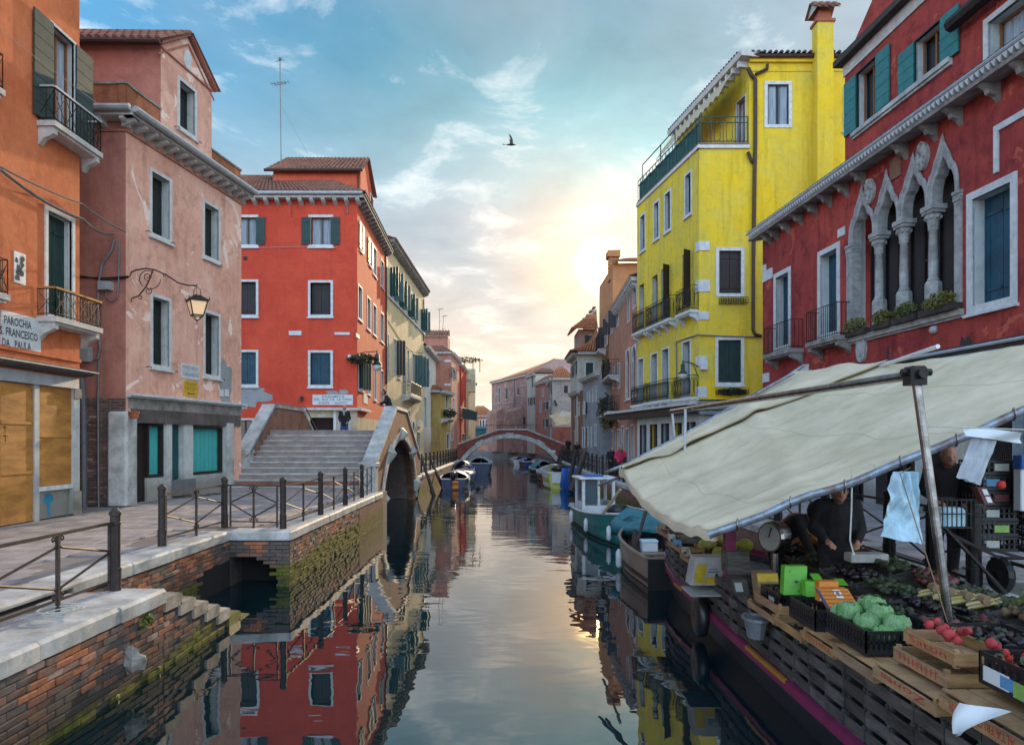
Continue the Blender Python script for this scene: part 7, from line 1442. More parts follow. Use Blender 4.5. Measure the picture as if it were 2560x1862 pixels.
fence('dark market side railing with rounded posts behind the fruit sellers', [(5.55, 8.4), (5.55, 10.3), (5.55, 12.4), (5.55, 14.6), (5.45, 16.8), (5.35, 19), (5.25, 21.2), (5.15, 23.4), (5.03, 25.6), (4.93, 27.8), (4.82, 30), (4.72, 32)], detail=2, h=1.05, r=.075, mat='iron')
mb = MB(); c = V3((-4.9, 7.6, -.07)); mb.tube([c + V3((.05 + .07 * math.cos(a) * (1 + .2 * a), .2 * math.sin(a) - .1, .02 + .004 * a)) for a in [k * .45 for k in range(34)]], .008, 4); tag(recentre(mb.build('rope_loop', 'rope'), c), 'thin pale rope looped at the foot of the nearest railing upright', 'rope')
# ------------------------------------------------------------------ mooring posts
def pole(name, label, a, b, r=.11, cat='mooring post'):
    a, b = V3(a), V3(b); n = 7; pts = [a.lerp(b, k / n) + V3((mnoise.noise(V3((k, a.x, a.y))) * .03, 0, 0)) for k in range(n + 1)]; mb = MB(); mb.tube(pts, [r * (1.1 - .25 * k / n) for k in range(n + 1)], 8); return tag(recentre(mb.build(name, 'dark_wood'), a), label, cat)
pole('mooring_post', 'thick leaning wooden mooring post nearest the blue covered boat', at('U', 1790, 1080, 38) - V3((.1, 0, .4)), at('U', 1990, 560, 39), .17); pole('mooring_post', 'darker leaning mooring post just left of the thick one', at('U', 1740, 900, 40) - V3((0, 0, .5)), at('U', 1835, 520, 40), .13); pole('mooring_post', 'thin slanting mooring post close to the red bridge foot', at('U', 1520, 760, 55) - V3((0, 0, .4)), at('U', 1625, 480, 55), .12); pole('mooring_post', 'thin slanting pole paired beside the bridge foot post', at('U', 1575, 765, 53) - V3((0, 0, .4)), at('U', 1625, 600, 53), .08)
pole('mooring_post', 'slanting pole leaning on the left quay just past the first bridge', at('D', 1515, 925, 36.5) - V3((0, 0, .4)), at('D', 1412, 672, 37.5), .09); pole('mooring_post', 'shorter slanting pole by the left quay near the moored boats', at('D', 1560, 830, 42) - V3((0, 0, .4)), at('D', 1475, 690, 43), .09)
# ------------------------------------------------------------------ boats
def hull(root, L_, B_, free, mat, sheer=.35, transom=.8, keel=-.25, rail='white_paint', inner='hull_wood', bandmat=None, bow=2.2, deckz=.12):
    n = 16; m_ = MB(); rows = []; top = []
    for i in range(n + 1):
        t = i / n; w = B_ / 2 * min(1, transom + (1 - transom) * t / .35) * (1 - max(0, (t - .4) / .6) ** bow) + .015; zg = free * (1 + sheer * t * t); zk = keel * (1 - max(0, (t - .7) / .3) ** 2 * 1.3); y = -L_ / 2 + L_ * t + (.12 * L_ * max(0, t - .7) / .3) * 0
        rows.append([(-w, y, zg), (-w * .97, y - .0, zg * .55), (-w * .86, y - .02, .02), (-w * .55, y - .05 * t, keel * .6), (0, y - .1 * t, zk), (w * .55, y - .05 * t, keel * .6), (w * .86, y - .02, .02), (w * .97, y, zg * .55), (w, y, zg)])
    vs = [p for r in rows for p in r]; k = 9
    m_.use(mat); fs = [(i * k + j, (i + 1) * k + j, (i + 1) * k + j + 1, i * k + j + 1) for i in range(n) for j in range(k - 1)] + [tuple(range(k))]
    m_.add(vs, fs)
    if bandmat:
        m_.use(bandmat)
        for s_ in (0, 8):
            for i in range(n): a, b = V3(rows[i][s_]), V3(rows[i + 1][s_]); c, d = V3(rows[i + 1][1 if s_ == 0 else 7]), V3(rows[i][1 if s_ == 0 else 7]); o = V3((-.012 if s_ == 0 else .012, 0, 0)); m_.quad(a + o, b + o, b.lerp(c, .75) + o, a.lerp(d, .75) + o)
    h_ = m_.build('hull', None, root, world=False)
    g = MB()
    for s_ in (0, 8): g.tube([V3(r[s_]) + V3((0, 0, .015)) for r in rows], .035, 6)
    g.tube([V3(rows[0][0]) + V3((0, 0, .015)), V3(rows[0][8]) + V3((0, 0, .015))], .035, 6); g.build('gunwale', rail, root, world=False)
    d = MB(); d.use(inner)
    for i in range(n):
        a, b = rows[i], rows[i + 1]; q = .93
        d.quad((a[1][0] * q, a[0][1] + .03, deckz), (b[1][0] * q, b[0][1], deckz), (b[7][0] * q, b[0][1], deckz), (a[7][0] * q, a[0][1] + .03, deckz))
        for s_ in (0, 8): d.quad((a[s_][0] * q, a[0][1] + .03, deckz), (b[s_][0] * q, b[0][1], deckz), (b[s_][0] * q, b[0][1], b[s_][2]), (a[s_][0] * q, a[0][1] + .03, a[s_][2]))
    d.build('deck', None, root, world=False); return rows
def tarp(root, rows, i0, i1, mat, hump=.35, name='cover', over=.06, drop=.12):
    mb = MB(); nu, nv_ = 14, 10
    def fn(a, b):
        t = i0 + (i1 - i0) * a; i = min(int(t), len(rows) - 2); f_ = t - i; A, B_ = V3(rows[i][0]).lerp(V3(rows[i + 1][0]), f_), V3(rows[i][8]).lerp(V3(rows[i + 1][8]), f_); p = A.lerp(B_, b); w = abs(b - .5) * 2
        z = hump * (1 - w ** 2) * (1 - .6 * a * a) + .04 + .03 * mnoise.noise(V3((a * 7, b * 6, i0)))
        if w > .99: z = -drop; p.x *= 1.04
        return p + V3((0, 0, z))
    mb.grid(fn, nu, nv_); return mb.build(name, mat, root, world=False, smooth=True)
def outboard(root, x, y, z, s_=1.0, mat='black_plastic'):
    mb = MB(); mb.lathe([(.02, .28 * s_), (.12 * s_, .26 * s_), (.17 * s_, .12 * s_), (.16 * s_, -.08 * s_), (.07 * s_, -.14 * s_), (.06 * s_, -.7 * s_)], (x, y, z), 10, sy=1.4); mb.build('outboard_motor', mat, root, world=False, smooth=True)
def fender(root, x, y, z, mat='white_paint', r=.07): mb = MB(); mb.lathe([(.01, -.26), (r, -.2), (r, .1), (.02, .17)], (x, y, z), 8); mb.build('fender', mat, root, world=False, smooth=True)
# teal work boat with wheelhouse
b1 = thing('work_boat', 'teal green work boat with a small white wheelhouse, moored behind the market awning', 'boat', (3.32, 21.7, WZ), math.pi + .09)
rows = hull(b1, 7.0, 2.1, .56, 'hull_teal', sheer=.75, transom=.88, inner='hull_teal', rail='white_paint', bow=3.0)
mb = MB(); x0, x1, y0, y1, z0, z1 = -.15, .85, -2.6, -1.4, .5, 1.62; t = .05   # local: +x is screen left
for (xa, ya) in ((x0, y0), (x1, y0), (x0, y1), (x1, y1)): mb.box(xa - t, xa + t, ya - t, ya + t, .1, z1)
mb.box(x0, x1, y0 - .03, y0 + .03, .1, .85); mb.box(x0 - .03, x0 + .03, y0, y1, .1, .85); mb.box(x1 - .03, x1 + .03, y0, y1, .1, .85); mb.box(x0 + .04, x1 - .04, y1 - .03, y1 + .03, .1, .75); mb.box(.3, .38, y1 - .03, y1 + .03, .76, z1); mb.build('wheelhouse', 'white_paint', b1, world=False)
mb = MB(); mb.box(x0 - .15, x1 + .15, y0 - .15, y1 + .2, z1 + .001, z1 + .06, .02); mb.build('wheelhouse_roof', 'white_paint', b1, world=False)
mb = MB(); mb.box(x0 + .3, x1 - .1, y0 + .2, y1 - .1, z1 + .061, z1 + .12, .02); mb.build('roof_board', 'tarp_blue', b1, world=False)
mb = MB(); mb.box(.4, x1 - .06, y1 - .004, y1 + .004, .8, z1 - .06); mb.box(x1 - .004, x1 + .004, y0 + .06, y1 - .06, .88, z1 - .05); mb.build('wheelhouse_window', 'pale_glass', b1, world=False)
mb = MB(); mb.ball((-.2, -.9, .62), .32, 10, 6, (1.2, 1, .7), .3, 2); mb.build('engine_cover', 'black_plastic', b1, world=False, smooth=True); mb = MB(); mb.ball((-.3, -.2, .5), .5, 10, 6, (1.2, 1, .35), .5, 7); mb.build('crumpled_tarp', 'tarp_blue', b1, world=False)
for x, y in ((1.02, .2), (1.05, -2.2), (.75, 2.1)): fender(b1, x + .06, y, .35)
mb = MB()
for k in range(4): mb.tube([V3((.95 + (.13 - .015 * k) * math.cos(a), -2.95 + (.13 - .015 * k) * math.sin(a), .6 + .03 * k)) for a in [2 * math.pi * j / 12 for j in range(13)]], .018, 5)
mb.build('rope_coil', 'rope', b1, world=False)
# small grey open boat with its flat stern to the camera
b2_ = thing('small_boat', 'small open grey boat, flat dark stern to the viewer, between work boat and market boat', 'boat', (3.12, 15.5, WZ), .06)
rows = hull(b2_, 3.9, 1.35, .60, 'hull_wood', sheer=.35, transom=.93, rail='hull_wood', inner='hull_black', bow=2.6)
mb = MB(); mb.box(-.62, .62, -1.985, -1.955, -.2, .6); mb.build('transom', 'hull_black', b2_, world=False); mb = MB(); mb.box(-.6, .6, -.3, .0, .38, .43); mb.build('thwart', 'hull_wood', b2_, world=False)
fender(b2_, -.72, .2, .3); mb = MB(); mb.ball((.35, -1.5, .5), .2, 10, 7, (1.2, 1, .9)); mb.build('buoy', 'white_paint', b2_, world=False, smooth=True)
def put(name, label, cat, build, loc, rz=0, group=None):
    t_ = thing(name, label, cat, loc, rz, group); build(t_); return t_
def bxl(t_, name, mat, x0, x1, y0, y1, z0, z1, bev=0): mb = MB(); mb.box(x0, x1, y0, y1, z0, z1, bev); return mb.build(name, mat, t_, world=False)
put('cool_box', 'pale blue cool box standing in the small grey boat', 'box', lambda t_: (bxl(t_, 'box_body', 'sign_white', -.18, .18, -.13, .13, 0, .2, .02), bxl(t_, 'lid', 'plastic_bag', -.19, .19, -.14, .14, .201, .25, .02)), (3.05, 15.6, WZ + .44))
put('fuel_can', 'bright green fuel can in the small grey boat', 'can', lambda t_: (bxl(t_, 'can_body', 'lime_card', -.12, .12, -.09, .09, 0, .25, .03), bxl(t_, 'cap', 'black_plastic', -.03, .03, -.03, .03, .251, .3)), (3.0, 15.0, WZ + .13))
mb = MB(); a, b = at('O', 425, 545, 15.6), at('O', 490, 315, 16.4); mb.tube([a, b], [.03, .05], 6); mb.hexa([a + V3((-.09, 0, 0)), a + V3((.07, 0, 0)), a + V3((.07, .03, 0)), a + V3((-.09, .03, 0)), a + V3((-.03, 0, .5)), a + V3((.05, 0, .5)), a + V3((.05, .03, .5)), a + V3((-.03, .03, .5))]); tag(recentre(mb.build('oar', 'dark_wood'), a), 'dark oar leaning up in the small grey boat', 'oar')
mb = MB(); c = V3((3.3, 17.3, WZ + .85)); mb.ball(c, .75, 14, 8, (1.15, .9, .38), .7, 3); tag(recentre(mb.build('crumpled_tarpaulin', 'tarp_teal', smooth=True), c - V3((0, 0, .2))), 'crumpled teal tarpaulin heaped on the bow of the small grey boat', 'tarpaulin')
# boats further off
def smallboat(label, x, y, rz, L_, B_, free, mat, cov=None, covr=(1, 14), hump=.35, rail='white_paint', band=None, motor=False, group='boats moored beyond the first bridge', inner='hull_wood'):
    t_ = thing('moored_boat', label, 'boat', (x, y, WZ), rz, group); r_ = hull(t_, L_, B_, free, mat, rail=rail, bandmat=band, inner=inner)
    if cov: tarp(t_, r_, covr[0], covr[1], cov, hump)
    if motor: outboard(t_, 0, -L_ / 2 - .12, free + .15)
    return t_, r_
c_, r_ = smallboat('white and yellow motorboat with a bright blue cover over its stern', 2.85, 44.2, .05, 5.2, 1.95, .95, 'hull_lemon', band='hull_white', inner='hull_white')
mb = MB(); mb.grid(lambda a, b: V3((-.1 + .95 * a + .1 * (b - .5) * (1 if a > .5 else -1), -2.66 - .12 * math.sin(math.pi * b) - .03 * math.sin(a * 9), 1.25 - 1.15 * b - .2 * (1 - abs(2 * a - 1)) * b)), 10, 8); mb.grid(lambda a, b: V3((-.1 + .95 * a, -2.66 + 1.2 * b, 1.25 + .15 * math.sin(math.pi * a) - .2 * b)), 8, 4); mb.build('blue_cover', 'tarp_blue', c_, world=False, smooth=True); mb = MB(); mb.ball((-.05, -1.5, 1.15), .45, 10, 6, (1, 1, .6), .3, 5); mb.build('net_bundle', 'aubergine', c_, world=False, smooth=True)
mb = MB(); mb.box(-.62, .55, -2.68, -2.62, .35, .9, .02); mb.build('transom_panel', 'hull_white', c_, world=False)
smallboat('boat under a grey green cover behind the yellow motorboat', 2.75, 51.5, .02, 5.0, 1.9, .6, 'hull_dark_red', 'tarp_grey', hump=.45); smallboat('boat with a teal cover near the right foot of the red bridge', 2.3, 57.5, .12, 5.0, 1.8, .6, 'hull_black', 'tarp_teal', hump=.6)
smallboat('dark boat with a bright blue cover nearest on the left side', -3.5, 43.2, .03, 4.8, 1.7, .62, 'hull_blue', 'tarp_blue', (5, 15), .3, motor=True); smallboat('grey white boat with a blue cushion edge on the left side', -3.45, 49.5, .0, 4.6, 1.7, .6, 'tarp_grey', 'tarp_blue', (0, 8), .2); smallboat('boat with a tall blue tarpaulin close to the left quay', -3.75, 55.2, .0, 4.6, 1.6, .6, 'hull_white', 'tarp_blue', hump=.7)
smallboat('navy boat under a pale peaked cover at the left foot of the red bridge', -2.75, 61.2, .02, 5.4, 2.0, .95, 'hull_blue', 'tarp_grey', (0, 15), .45)
G2 = 'small boats seen through the arch of the red bridge'
for lab, x, y, m_, cv in (('low pale boat seen right under the crown of the red bridge', .6, 84, 'hull_white', 'tarp_grey'), ('blue striped boat seen through the arch', 1.6, 79, 'hull_blue', 'tarp_blue'), ('green trimmed boat moored far right through the arch', 2.9, 75, 'hull_teal', None), ('white boat moored far left through the arch', -3.6, 78, 'hull_white', 'tarp_teal')): smallboat(lab, x, y, .1, 5, 1.7, .55, m_, cv, group=G2)
mb = MB(); a = V3((-3.55, 40.6, WZ + .55)); mb.grid(lambda u, v: a + V3((.1 + .35 * u, -.05 - .03 * math.sin(v * 9), -.5 * v)), 4, 5); tag(recentre(mb.build('orange_cloth', 'orange_card'), a), 'orange cloth hanging over the stern of the blue covered boat', 'cloth')
# ------------------------------------------------------------------ the market boat
MBt = thing('market_boat', 'long dark market boat with a magenta side strip, loaded with fruit crates', 'boat', (3.9, 9, WZ))
out = [(2.86, 2.4)] + [(2.86, y) for y in (6, 9, 12.2)] + [(2.93, 13.2), (3.1, 14.1), (3.5, 14.8), (4.1, 15.1), (4.8, 14.9), (5.12, 14.2), (5.12, 2.4)]
def sheer(y): return 0 if y < 11 else (y - 11) * .06
n = len(out); mb = MB(); vs = []
for z_, off in ((-.9, -.28), (.0, -.1), (.33, .0)):
    for (x, y) in out: vs.append((3.98 + (x - 3.98) * (1 + off / 1.2), y - (.25 if y > 13 else 0) * (-off) * 2, WZ + z_ + (sheer(y) if z_ > .2 else 0)))
mb.add(vs, [(j * n + i, j * n + (i + 1) % n, (j + 1) * n + (i + 1) % n, (j + 1) * n + i) for j in range(2) for i in range(n)]); mb.build('hull', 'hull_black', MBt)
mb = MB(); vs = []
for (o, z_) in ((0, .32), (.05, .33), (.05, .43), (0, .44)):
    for (x, y) in out[:-1]: d = V3((x - 4.0, (y - 12.4) if y > 12.4 else 0, 0)).normalized(); vs.append((x + d.x * o, y + d.y * o, WZ + z_ + sheer(y)))
k = n - 1; mb.use('hull_magenta'); mb.add(vs, [(j * k + i, j * k + i + 1, (j + 1) * k + i + 1, (j + 1) * k + i) for j in range(3) for i in range(k - 1)])
mb.use('hull_yellow'); mb.box(2.795, 2.83, 7.2, 8.4, WZ + .40, WZ + .445); mb.box(2.795, 2.83, 11.6, 12.1, WZ + .40, WZ + .445); mb.build('side_strip', None, MBt)
mb = MB(); mb.prism([(2.9, 2.4)] + [(x + .04, y - .05) for x, y in out[1:8]] + [(4.8, 14.8), (5.08, 14.1), (5.08, 2.4)], WZ + .3, WZ + .42); mb.build('deck', 'dark_wood', MBt)
mb = MB(); mb.bar((2.98, 9.6, -.7), (2.98, 9.6, .62), .14, .14); mb.build('post', 'hull_magenta', MBt)
mb = MB(); c = V3((2.74, 10.2, -.75))
mb.lathe([(.05, -.07), (.2, -.09), (.3, -.05), (.3, .05), (.2, .09), (.05, .07)], c, 14, 'x'); tag(recentre(mb.build('tyre_fender', 'black_plastic', smooth=True), c), 'black tyre fender hanging on the market boat side', 'fender')
# crates: a light wooden fruit crate, built once
def crate_parts(t_, wx, wy, h, wood, dark=False, slats=2, text_=None, textmat='red_ink', upside=False, th=.012, flat=False):
    def b(name, *a): mb = MB(); mb.box(*a); return mb.build(name, wood, t_, world=False)
    hx, hy = wx / 2, wy / 2; boards = []
    sh = (h - .03) / slats - .012
    for k in range(slats):
        z0 = .02 + k * (sh + .02) if not upside else .01 + k * (sh + .02)
        for s_ in (-1, 1): x = s_ * hx; o = b('side_board', min(x, x - s_ * th), max(x, x - s_ * th), -hy, hy, z0, z0 + sh); boards.append(o) if s_ < 0 else None
        for s_ in (-1, 1): y = s_ * hy; b('end_board', -hx + th, hx - th, min(y, y - s_ * th), max(y, y - s_ * th), z0, z0 + sh * (.85 if k else 1))
    for sx in (-1, 1):
        for sy in (-1, 1): x, y = sx * (hx - th), sy * (hy - th); b('corner_block', min(x, x - sx * .03), max(x, x - sx * .03), min(y, y - sy * .03), max(y, y - sy * .03), 0, h)
    nb = 3
    for k in range(nb): x0 = -hx + th + (wx - 2 * th) * k / nb + .006; b('base_slat', x0, x0 + (wx - 2 * th) / nb - .012, -hy + th, hy - th, (.008 if not upside else h - .016), (.016 if not upside else h - .008))
    return boards
proto = None; cnt = 0; SW = .352; ROWN = ['bottom', 'second', 'third', 'fourth', 'topmost', 'topmost']
ORD = ['first', 'second', 'third', 'fourth', 'fifth', 'sixth', 'seventh', 'eighth', 'ninth', 'tenth', 'eleventh', 'twelfth', 'thirteenth', 'fourteenth', 'fifteenth', 'sixteenth', 'seventeenth', 'eighteenth', 'nineteenth', 'twentieth', 'twenty first', 'twenty second', 'twenty third', 'twenty fourth', 'twenty fifth', 'twenty sixth', 'twenty seventh', 'twenty eighth']
random.seed(21); y = 13.25; ci = 0
while y > 3.45:
    nr = 5 if (y < 5.7 or y > 12) else 4; zb = WZ + .425 + sheer(y); x = 2.86 + (0 if y < 12.4 else (y - 12.4) * .09)
    for r_ in range(nr):
        rn = ['bottom', 'second', 'third', 'fourth', 'fifth'][r_] if r_ < nr - 1 else 'topmost'; lab = f'dark slatted crate, {rn} in the {ORD[ci]} stack from the boat bow'
        loc = (x + .26 + random.uniform(-.012, .012), y, zb + .152 * r_)
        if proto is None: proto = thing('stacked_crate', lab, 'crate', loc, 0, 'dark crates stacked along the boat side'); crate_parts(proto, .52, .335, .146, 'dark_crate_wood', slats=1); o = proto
        else: o = copy_tree(proto); o.location = loc; o['label'] = lab
        o.rotation_euler = (0, 0, random.uniform(-.02, .02)); cnt += 1
    y -= SW; ci += 1
# pale trays laid along the top of the wall
def facetext(s_, w, h, x, y0, z0, mat, par, flip=False, name='lettering'):
    sg = -1
    return text(s_, h, mat, par, (lambda a, b: V3((x, y0 - a, z0 + b))) if not flip else (lambda a, b: V3((x, y0 + a, z0 - b))), width=w, name=name)
def tray(label, y0, y1, ztop, txt=None, flip=False, h=.11, x0=2.72, dx=.42, wood='crate_wood', tilt=0.0, rz=0.0, txtmat='red_ink', cat='crate', slats=1, group=None, extra=None, fill=None, x_out=None):
    L_ = y0 - y1; t_ = thing('wooden_tray', label, cat, (x0 + dx / 2, (y0 + y1) / 2, ztop - h), rz, group); crate_parts(t_, dx, L_ - .01, h, wood, slats=slats, upside=flip)
    if txt:
        me = text(txt, h * .55, txtmat, t_, lambda a, b: V3((-dx / 2 - .002, (-a if not flip else a), (h / 2 + (b if not flip else -b)))), width=L_ * .72); me.location = (0, 0, 0)
    if tilt: t_.rotation_euler = (tilt, 0, rz)
    return t_
G3 = 'pale wooden trays along the boat side'
tray('pale wooden tray at the far bow holding small fruit cartons', 13.2, 12.3, .16, group=G3, h=.1, dx=.45); tray('pale wooden tray after the far bow one, below the melons', 12.25, 11.4, .06, group=G3, h=.1); tray('orange toned wooden tray under the open yellow carton', 11.35, 10.5, -.02, group=G3, h=.1)
tray('pale tray under the green cards', 8.1, 7.3, -.02, '~8', group=G3, txtmat='faded_ink'); tray('pale wooden tray left of the black cabbage crate', 7.28, 6.6, .0, group=G3, h=.12); tray('tray with faded red stamp below the black crate', 6.58, 5.92, .05, '~9', flip=True, group=G3, h=.11); tray('tray with grey green print under the cabbage crate', 5.9, 5.22, .10, '~63', flip=True, group=G3, h=.12, txtmat='faded_ink', x0=2.70)
tray('upturned pale tray printed Zonta in red', 5.2, 4.43, .16, 'Zonta', flip=True, group=G3, h=.12, x0=2.68, dx=.46); tray('upturned pale tray printed ALTA FRUTTA FILIPPI in red at the near corner', 4.40, 3.62, .25, 'ALTA FRUTTA FILIPPI', flip=True, group=G3, h=.13, x0=2.68, dx=.5)
tray('empty pale crate leaning under the Sattin crate', 5.18, 4.55, .30, '~9', h=.13, x0=2.82, dx=.38, slats=1, tilt=-.0, group=G3); sat = tray('pale crate printed Sattin in red, filled with tomatoes', 5.12, 4.52, .44, 'Sattin', h=.12, x0=2.86, dx=.38, slats=1, group=G3)
tray('brown wooden crate by the green cards, printed on the side', 7.95, 7.25, .10, '~6', h=.13, x0=2.76, dx=.4, slats=1, group=G3, txtmat='faded_ink')
# produce helper: scattered fruit as counted things is only done where it shows; small heaps are one mass
def heap(name, label, cat, c, n, r, mat, ext, seed=1, kind='stuff', sz=(1, 1, 1), top=.06):
    rnd_ = random.Random(seed); mb = MB(); mb.use(mat)
    for k in range(n):
        p = V3(c) + V3((rnd_.uniform(-1, 1) * ext[0], rnd_.uniform(-1, 1) * ext[1], rnd_.uniform(0, 1) * top)); mb.ball(p, r * rnd_.uniform(.6, 1.25), 8, 5, (sz[0] * rnd_.uniform(.8, 1.3), sz[1] * rnd_.uniform(.8, 1.3), sz[2]), .35, k)
    if top:
        mb.use('leaf_dark')
        for k in range(n * 2):
            p = V3(c) + V3((rnd_.uniform(-1, 1) * ext[0], rnd_.uniform(-1, 1) * ext[1], rnd_.uniform(.3, 1) * top + r * .6)); a = rnd_.uniform(0, 6.3); d = V3((math.cos(a), math.sin(a), rnd_.uniform(-.4, .6))) * r * rnd_.uniform(.5, 1.2); q = V3((-d.y, d.x, rnd_.uniform(-.5, .5) * r)) * .5; mb.add([p - d, p + q, p + d, p - q], [(0, 1, 2, 3)])
    o = recentre(mb.build(name, None, smooth=True), c); o['kind'] = kind; return o
heap('tomatoes', '', '', (3.05, 4.8, .45), 15, .034, 'tomato', (.14, .24)); 
# black plastic crates
def plastic_crate(t_, wx, wy, h, mat='black_plastic', n=(7, 5)):
    hx, hy = wx / 2, wy / 2
    def b(name, *a): mb = MB(); mb.box(*a); return mb.build(name, mat, t_, world=False)
    b('base', -hx, hx, -hy, hy, 0, .015)
    for nm, axis in (('side_wall', 'x'), ('end_wall', 'y')):
        for s_ in (-1, 1):
            mb = MB(); o = s_ * (hx if axis == 'x' else hy); i = o - s_ * .012; lo, hi = min(o, i), max(o, i); L_ = hy if axis == 'x' else hx; k = n[0] if axis == 'x' else n[1]
            def bb(a0, a1, z0, z1): mb.box(lo, hi, a0, a1, z0, z1) if axis == 'x' else mb.box(a0, a1, lo, hi, z0, z1)
            bb(-L_, L_, .015, h * .22); bb(-L_, L_, h * .85, h); bb(-L_, L_, h * .5, h * .56)
            for q in range(k * 2 + 1): a = -L_ + 2 * L_ * q / (k * 2); bb(max(-L_, a - .011), min(L_, a + .011), h * .22, h * .85)
            mb.build(nm, mat, t_, world=False)
cb = thing('plastic_crate', 'black plastic crate heaped with cabbages, in front of the steel pole', 'crate', (2.99, 5.86, .11)); plastic_crate(cb, .42, .72, .19)
random.seed(4)
for k, (x, y, z, s_) in enumerate(((3.0, 6.02, .32, .10), (3.15, 5.80, .355, .10), (3.01, 5.74, .30, .095), (3.19, 5.62, .315, .095), (3.22, 6.06, .36, .11), (2.98, 6.14, .28, .08), (3.08, 5.60, .25, .08))):
    x -= .10; mb = MB(); mb.ball((0, 0, 0), s_, 16, 10, (1, 1.05, .85), .45, k); o = mb.build('cabbage', 'cabbage', smooth=True); o.location = (x, y, z); tag(o, ['cabbage at the back left of the black crate', 'round cabbage on top at the middle of the heap', 'cabbage at the front left of the heap', 'cabbage at the right front of the heap', 'biggest cabbage at the back right of the heap', 'small wrapped cabbage at the left end of the crate', 'lowest cabbage at the near crate corner'][k], 'cabbage', 'cabbages in the black crate')
    lf = MB(); rc = random.Random(k)
    for q in range(9):
        a = q * 2.4 + k; th0 = rc.uniform(.25, .9); wd = rc.uniform(1.1, 1.7); lift = rc.uniform(.01, .035)
        def leafp(u, v, a=a, th0=th0, wd=wd, lift=lift, q=q):
            th = th0 + v * 1.5; ph = a + (u - .5) * wd * math.sin(math.pi * min(1, .25 + v * .75)); rr = s_ * (1.02 + .02 * (q % 3)) + lift * .5 * (1 - v) ** 2 + .005 * math.sin(u * 22 + q) * (1 - v) + .006 * mnoise.noise(V3((u * 9, v * 9, q)))
            return V3((rr * math.cos(ph) * math.sin(th), rr * 1.04 * math.sin(ph) * math.sin(th), rr * .86 * math.cos(th)))
        lf.grid(leafp, 12, 7)
    lf.build('outer_leaves', 'cabbage', o, world=False, smooth=True)
for k, (x, y, z, lab, lm) in enumerate(((3.5, 5.0, .22, 'black plastic crate of dark fruit just behind the Sattin crate', 'card_white'), (3.62, 5.75, .10, 'black plastic crate at the foot of the steel pole', 'label_green'), (3.6, 6.6, .0, 'black plastic crate deep in shade left of the steel pole', 'card_white'), (3.02, 7.6, -.02, 'low black crate under the lime green panel', 'card_white'), (3.4, 8.3, -.1, 'black crate in the shade beside the bucket', 'card_white'), (3.62, 4.3, .30, 'black plastic crate behind the labelled one on the right', 'label_green'))):
    pc = thing('plastic_crate', lab, 'crate', (x, y, z)); plastic_crate(pc, .42, .6, .2, n=(4, 3)); mb = MB(); mb.box(-.215, -.212, -.1, .05, .06, .13); mb.build('label_card', lm, pc, world=False); heap('dark_fruit', '', '', (x, y, z + .13), 22, .035, ['aubergine', 'hull_dark_red', 'leaf_dark'][k % 3], (.16, .24), seed=k + 40)
pb = thing('plastic_crate', 'empty looking black crate behind the orange cards', 'crate', (2.99, 6.72, .04)); plastic_crate(pb, .42, .6, .2)
for k, (y, z, lab) in enumerate(((4.1, .30, 'black plastic crate with a blue and green label beside the Sattin crate'), (3.58, .36, 'black crate with a pale label at the bottom right corner'))):
    pc = thing('plastic_crate', lab, 'crate', (3.15, y, z)); plastic_crate(pc, .5, .5, .2, n=(4, 4))
    for nm, m_, a0, a1, z0, z1 in (('label_card', 'sign_white', -.2, .02, .03, .12), ('label_card', 'label_blue', -.05, .06, .04, .11), ('label_card', 'label_green', .06, .15, .02, .11)):
        mb = MB(); q = {'sign_white': .0, 'label_blue': .001, 'label_green': .0015}[m_]; mb.box(-.256 - q, -.251, -a1, -a0, z0, z1); mb.build(nm, m_, pc, world=False)
    heap('radishes', '', '', (3.15, y, z + .14), 30, .025, 'tomato', (.2, .2), seed=k + 9)
# green and orange cards, flowers of packaging
def card(label, v, x0, y0, x1, y1, Y, mat, lean=.12, name='card_box', skew=0.0, cat='box', t=.10, ribs=0, inset=None):
    a, b = at(v, x0, y1, Y), at(v, x1, y0, Y); c = V3(((a.x + b.x) / 2, Y, a.z)); t_ = thing(name, label, cat, c); w, h = (b.x - a.x) / 2, b.z - a.z; mb = MB()
    mb.hexa([V3((-w, 0, 0)), V3((w, 0, 0)), V3((w, t, 0)), V3((-w, t, 0)), V3((-w + skew, lean, h)), V3((w + skew, lean, h)), V3((w + skew, lean + t, h)), V3((-w + skew, lean + t, h))]); mb.build('panel', mat, t_, world=False)
    for k in range(ribs): m2 = MB(); q = (k + .5) / ribs; m2.bar((-w + skew * q + .01, lean * q - .004, h * q), (w + skew * q - .01, lean * q - .004, h * q), .012); m2.build('rib', mat, t_, world=False)
    if inset:
        for (i0, j0, i1, j1, m_) in inset:
            m2 = MB(); P_ = lambda i, j: V3((-w + 2 * w * i + skew * j, lean * j - .006, h * j)); m2.quad(P_(i0, j0), P_(i1, j0), P_(i1, j1), P_(i0, j1)); m2.build('print', m_, t_, world=False)
    return t_
card('large lime green card panel standing behind the pale crate', 'Q', 320, 130, 505, 345, 7.2, 'lime_card', skew=.06, inset=[(.45, .42, .62, .5, 'ink'), (.62, .12, .67, .17, 'ink'), (.2, .8, .25, .85, 'ink')]); card('second lime green panel half hidden behind the large one', 'Q', 505, 255, 620, 360, 7.0, 'lime_card', skew=.04); card('small lime green tab above the second panel', 'Q', 575, 192, 648, 236, 7.1, 'lime_card', t=.02); card('smallest lime green strip on the right', 'Q', 775, 235, 848, 268, 7.0, 'lime_card', t=.02)
